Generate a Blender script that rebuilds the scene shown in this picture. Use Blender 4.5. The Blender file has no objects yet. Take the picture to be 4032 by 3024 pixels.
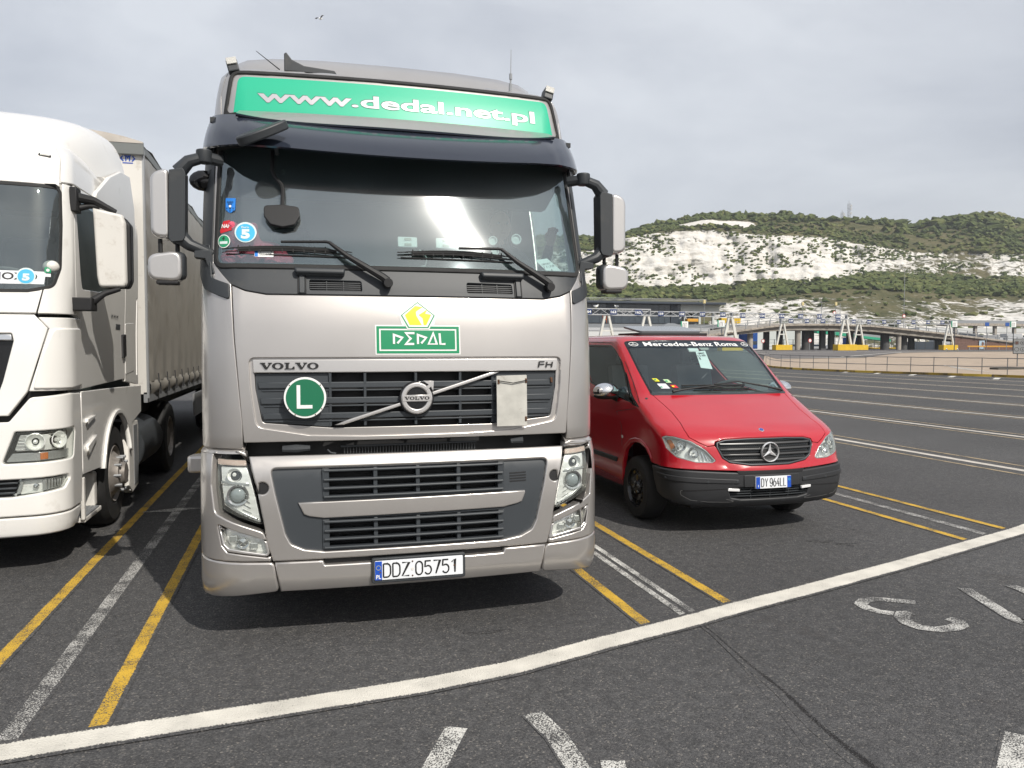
import bpy, bmesh, math, random
import numpy as np
from math import pi, sin, cos, tan, atan2, hypot, radians
from mathutils import Vector, Matrix
random.seed(4); rng = np.random.default_rng(7)
scene = bpy.context.scene
COL = scene.collection

# ---------------------------------------------------------------- camera, sky, sun, exposure
cam = bpy.data.cameras.new('camera'); cam_o = bpy.data.objects.new('camera', cam); COL.objects.link(cam_o)
cam.sensor_width = 36; cam.lens = 27.42; cam.clip_start = .05; cam.clip_end = 6000
cam_o.location = (0, 0, 1.75); cam_o.rotation_euler = (radians(90-2.666), 0, radians(-15.27))
scene.camera = cam_o
SUN_DIR = Vector((.265, -.690, .695)).normalized()
w = bpy.data.worlds.new('World'); scene.world = w; w.use_nodes = True
nt = w.node_tree; nt.nodes.clear()
def wn(t, **k):
    n = nt.nodes.new(t)
    for a, b in k.items(): setattr(n, a, b)
    return n
sky = wn('ShaderNodeTexSky', sky_type='NISHITA', sun_disc=False)
sky.sun_elevation = math.asin(SUN_DIR.z); sky.sun_rotation = atan2(SUN_DIR.x, SUN_DIR.y)
sky.air_density = 1.0; sky.dust_density = 3.5; sky.ozone_density = 1.0
tc = wn('ShaderNodeTexCoord'); mp = wn('ShaderNodeMapping'); mp.inputs['Scale'].default_value = (1, 1, 2.6)
nz = wn('ShaderNodeTexNoise'); nz.inputs['Scale'].default_value = 1.5; nz.inputs['Detail'].default_value = 6; nz.inputs['Roughness'].default_value = .55; nz.inputs['Distortion'].default_value = .3
cr_ = wn('ShaderNodeValToRGB')
e = cr_.color_ramp.elements; e[0].position = .36; e[0].color = (3.9, 4.1, 4.6, 1); e[1].position = .66; e[1].color = (6.7, 6.9, 7.2, 1)
mx = wn('ShaderNodeMixRGB'); mx.inputs[0].default_value = .80
bg = wn('ShaderNodeBackground'); bg.inputs[1].default_value = .125
out = wn('ShaderNodeOutputWorld')
L = nt.links.new
L(tc.outputs['Generated'], mp.inputs['Vector']); L(mp.outputs[0], nz.inputs['Vector']); L(nz.outputs['Fac'], cr_.inputs[0])
L(sky.outputs[0], mx.inputs[1]); L(cr_.outputs[0], mx.inputs[2]); L(mx.outputs[0], bg.inputs[0]); L(bg.outputs[0], out.inputs[0])
sun = bpy.data.lights.new('sun', 'SUN'); sun.energy = 4.2; sun.angle = radians(.55); sun.color = (1, .95, .87)
sun_o = bpy.data.objects.new('sun', sun); COL.objects.link(sun_o)
sun_o.rotation_euler = SUN_DIR.to_track_quat('Z', 'Y').to_euler()
vs = scene.view_settings; vs.view_transform = 'Standard'; vs.look = 'None'; vs.gamma = 1; vs.exposure = 0.08; vs.use_curve_mapping = False
scene.render.engine = 'CYCLES'

# ---------------------------------------------------------------- materials
MATS = {}
def mat(name, col, rough=.5, metal=0., coat=0., noise=None, bump=None, spec=.5, emit=None, dirt=None):
    """procedural principled material; noise=(scale, amount) varies the colour, bump=(scale, strength), dirt=(colour, scale, threshold)"""
    m = bpy.data.materials.new(name); m.use_nodes = True; n = m.node_tree.nodes; l = m.node_tree.links.new
    p = n['Principled BSDF']; c = (*col, 1)
    p.inputs['Roughness'].default_value = rough; p.inputs['Metallic'].default_value = metal
    p.inputs['Coat Weight'].default_value = coat; p.inputs['Coat Roughness'].default_value = .06
    p.inputs['Specular IOR Level'].default_value = spec
    p.inputs['Base Color'].default_value = c
    tcn = n.new('ShaderNodeTexCoord'); last = None
    if noise:
        t = n.new('ShaderNodeTexNoise'); t.inputs['Scale'].default_value = noise[0]; t.inputs['Detail'].default_value = 6
        l(tcn.outputs['Object'], t.inputs['Vector'])
        r = n.new('ShaderNodeMapRange'); r.inputs[1].default_value = .3; r.inputs[2].default_value = .7
        r.inputs[3].default_value = 1-noise[1]; r.inputs[4].default_value = 1+noise[1]; l(t.outputs['Fac'], r.inputs[0])
        v = n.new('ShaderNodeVectorMath'); v.operation = 'SCALE'; v.inputs[0].default_value = col; l(r.outputs[0], v.inputs['Scale'])
        last = v.outputs[0]
    if dirt:
        t = n.new('ShaderNodeTexNoise'); t.inputs['Scale'].default_value = dirt[1]; t.inputs['Detail'].default_value = 8; t.inputs['Roughness'].default_value = .65
        l(tcn.outputs['Object'], t.inputs['Vector'])
        r = n.new('ShaderNodeMapRange'); r.inputs[1].default_value = dirt[2]; r.inputs[2].default_value = dirt[2]+.15; r.inputs[4].default_value = dirt[3] if len(dirt) > 3 else .8
        l(t.outputs['Fac'], r.inputs[0])
        x = n.new('ShaderNodeMixRGB'); x.inputs[1].default_value = c; x.inputs[2].default_value = (*dirt[0], 1)
        if last: l(last, x.inputs[1])
        l(r.outputs[0], x.inputs[0]); last = x.outputs[0]
    if last: l(last, p.inputs['Base Color'])
    if bump:
        t = n.new('ShaderNodeTexNoise'); t.inputs['Scale'].default_value = bump[0]; t.inputs['Detail'].default_value = 4
        l(tcn.outputs['Object'], t.inputs['Vector'])
        b = n.new('ShaderNodeBump'); b.inputs['Strength'].default_value = bump[1]; b.inputs['Distance'].default_value = bump[2] if len(bump) > 2 else .01
        l(t.outputs['Fac'], b.inputs['Height']); l(b.outputs[0], p.inputs['Normal'])
    if emit:
        p.inputs['Emission Color'].default_value = (*emit[0], 1); p.inputs['Emission Strength'].default_value = emit[1]
    MATS[name] = m; return m
def glass(name, tint, refl=1.0, rough=.0, haze=0., hazecol=(.5, .52, .5), scratch=None):
    m = bpy.data.materials.new(name); m.use_nodes = True; n = m.node_tree.nodes; l = m.node_tree.links.new
    n.remove(n['Principled BSDF']); o = n['Material Output']
    tr = n.new('ShaderNodeBsdfTransparent'); tr.inputs[0].default_value = (*tint, 1)
    gl = n.new('ShaderNodeBsdfGlossy'); gl.inputs['Roughness'].default_value = rough; gl.inputs[0].default_value = (.80, .94, 1, 1)
    # Schlick reflectance from either side of the pane
    ge = n.new('ShaderNodeNewGeometry'); dt = n.new('ShaderNodeVectorMath'); dt.operation = 'DOT_PRODUCT'; l(ge.outputs['Incoming'], dt.inputs[0]); l(ge.outputs['Normal'], dt.inputs[1])
    def MM(op, a_, b_):
        q = n.new('ShaderNodeMath'); q.operation = op
        for i, v in enumerate((a_, b_)):
            if hasattr(v, 'links'): l(v, q.inputs[i])
            else: q.inputs[i].default_value = v
        return q
    sch = MM('ADD', MM('MULTIPLY', MM('POWER', MM('SUBTRACT', 1., MM('ABSOLUTE', dt.outputs['Value'], 0.).outputs[0]).outputs[0], 5.).outputs[0], .92).outputs[0], .045*refl)
    mu = MM('MINIMUM', sch.outputs[0], 1.)
    a = n.new('ShaderNodeMixShader'); l(mu.outputs[0], a.inputs[0]); l(tr.outputs[0], a.inputs[1]); l(gl.outputs[0], a.inputs[2])
    cur = a.outputs[0]
    if haze:
        df = n.new('ShaderNodeBsdfDiffuse'); df.inputs[0].default_value = (*hazecol, 1)
        b = n.new('ShaderNodeMixShader')
        tcn = n.new('ShaderNodeTexCoord'); t = n.new('ShaderNodeTexNoise'); t.inputs['Scale'].default_value = 3.; t.inputs['Detail'].default_value = 6
        l(tcn.outputs['Object'], t.inputs['Vector'])
        r = n.new('ShaderNodeMapRange'); r.inputs[1].default_value = .3; r.inputs[2].default_value = .7; r.inputs[3].default_value = haze*.5; r.inputs[4].default_value = haze*1.5
        l(t.outputs['Fac'], r.inputs[0]); l(r.outputs[0], b.inputs[0]); l(cur, b.inputs[1]); l(df.outputs[0], b.inputs[2]); cur = b.outputs[0]
    if scratch:
        # fine wiper scratches: concentric arcs round the wiper spindle stretch the sun's reflection
        px_, pz_, wt = scratch
        tcn = n.new('ShaderNodeTexCoord'); sx = n.new('ShaderNodeSeparateXYZ'); l(tcn.outputs['Object'], sx.inputs[0])
        def M(op, a_, b_=None):
            q = n.new('ShaderNodeMath'); q.operation = op
            for i, v in enumerate((a_, b_)):
                if v is None: continue
                if hasattr(v, 'links'): l(v, q.inputs[i])
                else: q.inputs[i].default_value = v
            return q.outputs[0]
        dx = M('SUBTRACT', sx.outputs[0], px_); dz = M('SUBTRACT', sx.outputs[2], pz_)
        cb = n.new('ShaderNodeCombineXYZ'); l(M('MULTIPLY', dz, -1.), cb.inputs[0]); l(dx, cb.inputs[2]); l(M('MULTIPLY', dx, .3), cb.inputs[1])
        nm = n.new('ShaderNodeVectorMath'); nm.operation = 'NORMALIZE'; l(cb.outputs[0], nm.inputs[0])
        an = n.new('ShaderNodeBsdfAnisotropic'); an.inputs['Roughness'].default_value = .22; an.inputs['Anisotropy'].default_value = .80
        l(nm.outputs[0], an.inputs['Tangent'])
        b = n.new('ShaderNodeMixShader'); sw = n.new('ShaderNodeMapRange'); sw.interpolation_type = 'SMOOTHSTEP'; sw.inputs[1].default_value = 2.34; sw.inputs[2].default_value = 2.46; sw.inputs[4].default_value = wt; l(sx.outputs[2], sw.inputs[0]); l(sw.outputs[0], b.inputs[0]); l(cur, b.inputs[1]); l(an.outputs[0], b.inputs[2]); cur = b.outputs[0]
    l(cur, o.inputs['Surface']); MATS[name] = m; return m

mat('silver_paint', (.505, .480, .455), .32, .72, .7, noise=(2.2, .04), bump=(900, .03, .001), dirt=((.10, .08, .06), 85, .70, .6))
mat('silver_plain', (.62, .60, .58), .3, .75, .3)
mat('satin_metal', (.55, .54, .51), .34, .8)
mat('dark_plastic', (.030, .034, .038), .50, bump=(500, .12, .002), dirt=((.07, .068, .062), 5, .58, .5))
mat('grille_plastic', (.040, .046, .052), .42, bump=(500, .1, .002))
mat('black', (.008, .008, .009), .6)
mat('black_gloss', (.008, .008, .009), .12)
mat('rubber', (.017, .017, .017), .75, noise=(9, .25), bump=(60, .3, .004))
mat('visor', (.022, .027, .040), .16, coat=.5)
mat('green_banner', (.018, .42, .245), .35)
mat('sign_green', (.005, .24, .10), .4)
mat('sign_dark_green', (.006, .14, .065), .4)
mat('sign_white', (.78, .78, .76), .45)
mat('sign_yellow', (.72, .66, .02), .45)
mat('print_black', (.012, .012, .012), .45)
mat('white_board', (.46, .45, .41), .55, noise=(14, .12), dirt=((.16, .11, .07), 13, .60, .9))
mat('rust', (.10, .045, .02), .8, noise=(60, .4))
mat('plate_white', (.72, .74, .76), .4)
mat('plate_blue', (.01, .07, .42), .4)
mat('chrome', (.82, .82, .82), .06, 1.); mat('bright_trim', (.85, .85, .85), .2, .5)
mat('reflector', (.95, .95, .93), .3, .3, bump=(26, .35, .02))
mat('lamp_trim', (.55, .56, .56), .25, .6)
mat('amber', (.55, .16, .03), .25, coat=.5)
mat('lens_glass', (.30, .34, .36), .05, 0., coat=1.)
glass('clear_cover', (.86, .88, .86), 1.6, .03, haze=.05, hazecol=(.6, .6, .52))
glass('windscreen_glass', (.62, .76, .72), 4.2, .03, haze=.05, hazecol=(.42, .54, .58), scratch=(.85, 2.14, .08))
glass('white_truck_glass', (.70, .78, .76), 3.5, .02, haze=.06)
glass('van_glass', (.76, .88, .84), 2.0, .01, haze=.03)
glass('tinted_glass', (.22, .28, .26), 2.0, .01, haze=.02)
mat('interior_grey', (.14, .145, .145), .8)
mat('interior_dark', (.035, .037, .038), .75)
mat('interior_beige', (.30, .29, .26), .85)
mat('curtain_dark', (.03, .05, .045), .9)
mat('white_paint', (.80, .785, .75), .26, coat=.55, noise=(1.4, .04), dirt=((.50, .46, .40), 4, .62, .5), bump=(700, .02, .001))
mat('white_matt', (.66, .64, .60), .5, dirt=((.36, .31, .25), 12, .58, .5))
mat('red_paint', (.43, .008, .018), .22, .0, .9, noise=(3, .03))
mat('skin', (.55, .33, .25), .5)
mat('pink_plush', (.62, .10, .16), .9, bump=(90, .7, .02), noise=(20, .3))
mat('steel_grey', (.32, .33, .34), .5, .4)
mat('galvanised', (.30, .31, .32), .55, .5, noise=(6, .15))
mat('tarpaulin', (.34, .32, .285), .42, noise=(1.3, .08), dirt=((.22, .20, .17), 2.2, .55, .6), bump=(1.8, .25, .05))
mat('trailer_grey', (.16, .17, .165), .45)
mat('rim_steel', (.30, .275, .25), .5, .5, noise=(18, .2))

# ---------------------------------------------------------------- object helpers
def link(name, me, parent=None, loc=None, label=None, cat=None, group=None, kind=None):
    o = bpy.data.objects.new(name, me); COL.objects.link(o)
    if parent is not None: o.parent = parent
    if loc is not None: o.location = loc
    if label: o['label'] = label
    if cat: o['category'] = cat
    if group: o['group'] = group
    if kind: o['kind'] = kind
    return o
def thing(name, label, cat, loc=(0, 0, 0), rz=0, group=None):
    o = link(name, None, None, loc, label, cat, group); o.rotation_euler = (0, 0, rz); o.empty_display_size = .2
    return o
def mk(name, V, Fc, m, parent=None, normals=None, smooth=False, angle=35, bevel=0, mi=None, uv=None, **kw):
    me = bpy.data.meshes.new(name); me.from_pydata([tuple(map(float, v)) for v in V], [], Fc)
    for q in (m if isinstance(m, (list, tuple)) else [m]): me.materials.append(MATS[q] if isinstance(q, str) else q)
    if mi is not None: me.polygons.foreach_set('material_index', mi)
    me.validate(); me.update()
    if uv is not None:
        ul = me.uv_layers.new(name='UVMap'); li = np.zeros(len(me.loops), int); me.loops.foreach_get('vertex_index', li)
        ul.data.foreach_set('uv', np.asarray(uv, np.float32)[li].ravel())
    if normals is not None:
        me.polygons.foreach_set('use_smooth', [True]*len(me.polygons))
        me.normals_split_custom_set_from_vertices([tuple(map(float, n)) for n in normals])
    elif smooth:
        me.polygons.foreach_set('use_smooth', [True]*len(me.polygons)); me.set_sharp_from_angle(angle=radians(angle))
    me.update()
    o = link(name, me, parent, **kw)
    if bevel:
        b = o.modifiers.new('bevel', 'BEVEL'); b.width = bevel; b.segments = 2; b.limit_method = 'ANGLE'; b.angle_limit = radians(40); b.harden_normals = False
    return o
class MB:
    """collects simple shapes into ONE mesh"""
    def __init__(s): s.V = []; s.F = []; s.MI = []; s.cur = 0
    def add(s, V, Fc):
        k = len(s.V); s.V += [tuple(v) for v in V]; s.F += [tuple(i+k for i in f) for f in Fc]; s.MI += [s.cur]*len(Fc); return s
    def box(s, x0, x1, y0, y1, z0, z1, M=None):
        V = [Vector((x, y, z)) for x in (x0, x1) for y in (y0, y1) for z in (z0, z1)]
        if M is not None: V = [M @ v for v in V]
        return s.add(V, [(0, 1, 3, 2), (4, 6, 7, 5), (0, 4, 5, 1), (2, 3, 7, 6), (0, 2, 6, 4), (1, 5, 7, 3)])
    def tube(s, pts, r, n=8, cap=True, flat=None):
        pts = [Vector(p) for p in pts]; R = r if isinstance(r, (list, tuple)) else [r]*len(pts); V = []; Fc = []
        up = None
        for i, p in enumerate(pts):
            t = (pts[min(i+1, len(pts)-1)]-pts[max(i-1, 0)]).normalized()
            if up is None: up = t.orthogonal().normalized() if flat is None else Vector(flat[0])
            a = (up-t*up.dot(t)).normalized(); b = t.cross(a); up = a
            fl = 1 if flat is None else flat[1]
            for k in range(n):
                an = 2*pi*k/n; V.append(p+a*cos(an)*R[i]*fl+b*sin(an)*R[i])
        for i in range(len(pts)-1):
            for k in range(n): Fc.append((i*n+k, i*n+(k+1) % n, (i+1)*n+(k+1) % n, (i+1)*n+k))
        if cap: Fc += [tuple(range(n))[::-1], tuple((len(pts)-1)*n+k for k in range(n))]
        return s.add(V, Fc)
    def beam(s, a, b, w, h, up=(0, 0, 1)):
        a = Vector(a); b = Vector(b); t = (b-a).normalized(); u = Vector(up); x = t.cross(u).normalized(); u = x.cross(t)
        V = [p+x*i*w/2+u*j*h/2 for p in (a, b) for i, j in ((-1, -1), (1, -1), (1, 1), (-1, 1))]
        return s.add(V, [(3, 2, 1, 0), (4, 5, 6, 7), (0, 1, 5, 4), (1, 2, 6, 5), (2, 3, 7, 6), (3, 0, 4, 7)])
    def lathe(s, prof, c, axis='X', n=28):
        """prof: (radius, position along axis)"""
        V = []; Fc = []
        for r, a in prof:
            for k in range(n):
                x, y = r*cos(2*pi*k/n), r*sin(2*pi*k/n)
                V.append(Vector(c)+(Vector((a, x, y)) if axis == 'X' else Vector((x, a, y)) if axis == 'Y' else Vector((x, y, a))))
        for i in range(len(prof)-1):
            for k in range(n): Fc.append((i*n+k, (i+1)*n+k, (i+1)*n+(k+1) % n, i*n+(k+1) % n))
        return s.add(V, Fc)
    def prism(s, poly, y0, y1, M=None, plane='XZ'):
        n = len(poly)
        f = (lambda p, q: (p[0], q, p[1])) if plane == 'XZ' else (lambda p, q: (q, p[0], p[1])) if plane == 'YZ' else (lambda p, q: (p[0], p[1], q))
        V = [Vector(f(p, q)) for q in (y0, y1) for p in poly]
        if M is not None: V = [M @ v for v in V]
        return s.add(V, [tuple(range(n)), tuple(range(2*n-1, n-1, -1))]+[(i, i+n, (i+1) % n+n, (i+1) % n) for i in range(n)])
    def grid(s, P, closed=False, flip=False):
        P = np.asarray(P); a, b = P.shape[:2]; Fc = []
        for i in range(a-1):
            for j in range(b if closed else b-1):
                f = (i*b+j, i*b+(j+1) % b, (i+1)*b+(j+1) % b, (i+1)*b+j); Fc.append(f[::-1] if flip else f)
        return s.add(P.reshape(-1, 3), Fc)
    def ball(s, c, r, n=12, m=8):
        r = (r, r, r) if not isinstance(r, (list, tuple)) else r
        P = [[(c[0]+r[0]*sin(pi*i/m)*cos(2*pi*j/n), c[1]+r[1]*sin(pi*i/m)*sin(2*pi*j/n), c[2]+r[2]*cos(pi*i/m)) for j in range(n)] for i in range(m+1)]
        return s.grid(P, closed=True)
    def build(s, name, m, parent=None, smooth=False, bevel=0, angle=35, **kw):
        return mk(name, s.V, s.F, m, parent, smooth=smooth, bevel=bevel, angle=angle, mi=s.MI if isinstance(m, (list, tuple)) else None, **kw)
def rounded(poly, rad, n=5):
    """fillet polygon corners; rad number or list"""
    out = []; N = len(poly)
    for i, p in enumerate(poly):
        r = rad[i] if isinstance(rad, (list, tuple)) else rad
        p = Vector(p[:2]); a = (Vector(poly[i-1])-p); b = (Vector(poly[(i+1) % N])-p); la, lb = a.length, b.length; a.normalize(); b.normalize()
        ang = a.angle(b, pi)
        if r <= 0 or ang > pi*.97: out.append(tuple(p)); continue
        d = min(r/tan(ang/2), la*.49, lb*.49)
        A = p+a*d; B = p+b*d
        for k in range(n+1):
            t = k/n; out.append(tuple(A*(1-t)**2+p*2*t*(1-t)+B*t*t))
    return out
def mirror(poly): return [(-x, y) for x, y in poly][::-1]
def circle(c, r, n=28, ry=None): return [(c[0]+r*cos(2*pi*k/n), c[1]+(ry or r)*sin(2*pi*k/n)) for k in range(n)]
def plain(y):  # flat vertical plane facing -Y
    class Pl:
        def P(s, a, b): a = np.asarray(a, float); return np.stack([a, y+0*a, np.asarray(b, float)+0*a], -1)
        def N(s, a, b): a = np.asarray(a, float); return np.stack([0*a, -1+0*a, 0*a], -1)
    return Pl()
class Plane3:
    def __init__(s, o, ex, ey): s.o = np.array(o, float); s.ex = np.array(ex, float); s.ey = np.array(ey, float); n = np.cross(s.ex, s.ey); s.n = n/np.linalg.norm(n)
    def P(s, a, b): return s.o+np.asarray(a, float)[..., None]*s.ex+np.asarray(b, float)[..., None]*s.ey
    def N(s, a, b): return np.zeros(np.shape(a)+(3,))+s.n
def offset_loop(loop, d):
    """move loop inwards by d (loop either orientation)"""
    P = np.array(loop); n = len(P); ar = sum(P[i-1][0]*P[i][1]-P[i][0]*P[i-1][1] for i in range(n)); sg = 1 if ar > 0 else -1
    o = []
    for i in range(n):
        a = P[i]-P[i-1]; b = P[(i+1) % n]-P[i]; a = a/max(np.hypot(*a), 1e-9); b = b/max(np.hypot(*b), 1e-9)
        m = np.array([-(a[1]+b[1]), a[0]+b[0]])*sg; l = np.hypot(*m)
        if l < 1e-6: m = np.array([-a[1], a[0]])*sg; l = 1
        m = m/l; k = max(.45, abs(m @ (np.array([-a[1], a[0]])*sg))); o.append(tuple(P[i]+m*d/k))
    return o
def clean_offset(loop, d):
    """offset a loop inwards and drop the arcs that turn inside out"""
    o = offset_loop(loop, d); n = len(o); P = np.array(loop); Q = np.array(o)
    good = [i for i in range(n) if (P[(i+1) % n]-P[i]) @ (Q[(i+1) % n]-Q[i]) > 1e-12]
    if len(good) == n or len(good) < 3: return o
    out = []
    for a, i in enumerate(good):
        j = good[(a+1) % len(good)]
        if j == (i+1) % n: out.append(tuple(Q[j])); continue
        p, r = Q[i], Q[(i+1) % n]-Q[i]; q, s_ = Q[j], Q[(j+1) % n]-Q[j]; c = r[0]*s_[1]-r[1]*s_[0]
        if abs(c) < 1e-12: out.append(tuple((Q[(i+1) % n]+Q[j])/2)); continue
        t = ((q-p)[0]*s_[1]-(q-p)[1]*s_[0])/c; out.append(tuple(p+r*t))
    return out
def inside(x, y, poly):
    c = False; n = len(poly)
    for i in range(n):
        (x1, y1), (x2, y2) = poly[i-1], poly[i]
        if (y1 > y) != (y2 > y) and x < (x2-x1)*(y-y1)/(y2-y1)+x1: c = not c
    return c
def panel(name, outer, surf, m, parent=None, holes=(), off=0., r=.004, thick=.02, res=.08, bulge=None, cuts=True, rim=3, **kw):
    """a sheet cut to a 2D outline, laid on a surface, with rolled edges and depth"""
    loops = [clean_offset(outer, r)]+[offset_loop(h, -r) for h in holes]
    bm = bmesh.new()
    for lp in loops:
        vs_ = [bm.verts.new((x, y, 0)) for x, y in lp]
        for i in range(len(vs_)): bm.edges.new((vs_[i-1], vs_[i]))
    bmesh.ops.triangle_fill(bm, use_beauty=True, use_dissolve=False, edges=bm.edges[:], normal=(0, 0, 1))
    bad = []
    for f in bm.faces:
        c = f.calc_center_median()
        if any(inside(c.x, c.y, h) for h in loops[1:]) or not inside(c.x, c.y, loops[0]): bad.append(f)
    if bad and len(bad) < len(bm.faces): bmesh.ops.delete(bm, geom=bad, context='FACES')
    if cuts:
        xs = [v.co.x for v in bm.verts]; ys = [v.co.y for v in bm.verts]
        rx, ry = res if isinstance(res, tuple) else (res, res)
        for lo, hi, st, ax in ((min(xs), max(xs), rx, 0), (min(ys), max(ys), ry, 1)):
            k = int((hi-lo)/st)
            for i in range(1, k+1):
                c = lo+(hi-lo)*i/(k+1); co = [0, 0, 0]; no = [0, 0, 0]; co[ax] = c; no[ax] = 1
                bmesh.ops.bisect_plane(bm, geom=bm.verts[:]+bm.edges[:]+bm.faces[:], plane_co=co, plane_no=no, dist=1e-5)
    bmesh.ops.remove_doubles(bm, verts=bm.verts[:], dist=2e-5)
    bm.verts.ensure_lookup_table(); bm.verts.index_update()
    for f in bm.faces:
        if f.normal.z < 0: f.normal_flip()
    XY = [(v.co.x, v.co.y) for v in bm.verts]; DP = [0.]*len(XY); NO = [(0., 0., 1.)]*len(XY); ON = [0]*len(XY)
    Fc = [tuple(v.index for v in f.verts) for f in bm.faces]
    nxt = {}
    for f in bm.faces:
        for lp in f.loops:
            if len(lp.edge.link_faces) == 1: nxt[lp.vert.index] = lp.link_loop_next.vert.index
    bm.free()
    seen = set()
    for st in list(nxt):
        if st in seen: continue
        ch = [st]; seen.add(st); c = nxt[st]
        while c != st and c not in seen and c in nxt: ch.append(c); seen.add(c); c = nxt[c]
        n = len(ch); base = []
        nr = []
        for i in range(n):
            p, q, t = np.array(XY[ch[i-1]]), np.array(XY[ch[i]]), np.array(XY[ch[(i+1) % n]])
            a = q-p; b = t-q; a = a/max(np.hypot(*a), 1e-9); b = b/max(np.hypot(*b), 1e-9)
            mm = np.array([a[1]+b[1], -a[0]-b[0]]); l = np.hypot(*mm); mm = mm/l if l > 1e-6 else np.array([a[1], -a[0]])
            nr.append((mm, 1/max(.45, abs(mm @ np.array([a[1], -a[0]])))))
        prev = ch
        steps = [(sin(a_), 1-cos(a_)) for a_ in [pi/2*k/rim for k in range(1, rim+1)]] if r > 0 else [(0, 0)]
        rings = [(r*a_, r*b_, a_, 1-b_) for a_, b_ in steps]
        if thick > r: rings += [(r, r, 1., 0.), (r, thick, 1., 0.)] if r > 0 else [(0, 0, 1., 0.), (0, thick, 1., 0.)]
        if r <= 0: rings = rings[1:]; 
        for gi, (dx, dd, nx, nn) in enumerate(rings):
            cur = []
            for i in range(n):
                q = np.array(XY[ch[i]]); mm, kk = nr[i]; XY.append(tuple(q+mm*dx*kk)); DP.append(dd); NO.append((mm[0]*nx, mm[1]*nx, nn)); cur.append(len(XY)-1)
            if not (r <= 0 and gi == 0):
                for i in range(n):
                    j = (i+1) % n; Fc.append((prev[i], cur[i], cur[j], prev[j]))
            prev = cur
    A = np.array(XY); dp = np.array(DP); nn = np.array(NO)
    Pm = surf.P(A[:, 0], A[:, 1]); Nm = surf.N(A[:, 0], A[:, 1])
    e = .004; T1 = surf.P(A[:, 0]+e, A[:, 1])-surf.P(A[:, 0]-e, A[:, 1]); T1 /= np.maximum(np.linalg.norm(T1, axis=1, keepdims=True), 1e-9); T2 = np.cross(Nm, T1)
    if bulge is not None: dp = dp-np.array([bulge(x, y) for x, y in XY])
    V = Pm+Nm*(off-dp)[:, None]
    NV = T1*nn[:, :1]+T2*nn[:, 1:2]+Nm*nn[:, 2:3]; NV /= np.maximum(np.linalg.norm(NV, axis=1, keepdims=True), 1e-9)
    if bulge is not None: return mk(name, V, Fc, m, parent, smooth=True, angle=50, **kw)
    return mk(name, V, Fc, m, parent, normals=NV, uv=A, **kw)
def text_polys(txt, size=1., bold=0., spacing=1., shear=0., res=3):
    cu = bpy.data.curves.new('t', 'FONT'); cu.body = txt; cu.size = size; cu.offset = bold; cu.space_character = spacing; cu.resolution_u = res; cu.shear = shear
    o = bpy.data.objects.new('t', cu); COL.objects.link(o)
    me = bpy.data.meshes.new_from_object(o, depsgraph=bpy.context.evaluated_depsgraph_get())
    V = np.array([v.co[:] for v in me.vertices]); Fc = [tuple(p.vertices) for p in me.polygons]
    bpy.data.objects.remove(o); bpy.data.curves.remove(cu); bpy.data.meshes.remove(me)
    return V, Fc
def lettering(name, txt, surf, m, parent, x0, x1, y0, y1, off=.004, bold=.0, shear=0., rot=0., flipx=False, spacing=1., base_asc=False, **kw):
    """text fitted to the rectangle x0..x1, y0..y1 of a surface"""
    V, Fc = text_polys(txt, 1, bold, spacing, shear)
    V = V[:, :2]; lo, hi = V.min(0), V.max(0); U = (V-lo)/(hi-lo)
    if flipx: U[:, 0] = 1-U[:, 0]
    c = np.array([(x0+x1)/2, (y0+y1)/2]); U = (U-.5)*np.array([x1-x0, y1-y0])
    R = np.array([[cos(rot), sin(rot)], [-sin(rot), cos(rot)]]); U = U@R+c
    P = surf.P(U[:, 0], U[:, 1])+surf.N(U[:, 0], U[:, 1])*off
    if flipx: Fc = [f[::-1] for f in Fc]
    return mk(name, P, Fc, m, parent, **kw)
def strokes(name, lines, surf, m, parent, w, off=.004, **kw):
    """flat strokes with round joins (polylines in surface coordinates)"""
    b = MB()
    def f2(p): return surf.P(np.array([p[0]]), np.array([p[1]]))[0]+surf.N(np.array([p[0]]), np.array([p[1]]))[0]*off
    for ln in lines:
        ln = [np.array(p, float) for p in ln]; n = len(ln)
        L_, R_ = [], []
        for i in range(n):
            t = ln[min(i+1, n-1)]-ln[max(i-1, 0)]
            if np.hypot(*(ln[0]-ln[-1])) < 1e-9 and i in (0, n-1): t = ln[1]-ln[-2]
            t = t/max(np.hypot(*t), 1e-9); a = ln[i]-ln[i-1] if i else t; a = a/max(np.hypot(*a), 1e-9)
            nn = np.array([-t[1], t[0]]); k = 1/max(.5, abs(nn@np.array([-a[1], a[0]])))
            L_.append(f2(ln[i]+nn*w/2*k)); R_.append(f2(ln[i]-nn*w/2*k))
        b.grid([[R_[i], L_[i]] for i in range(n)])
    return b.build(name, m, parent, **kw)
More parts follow.
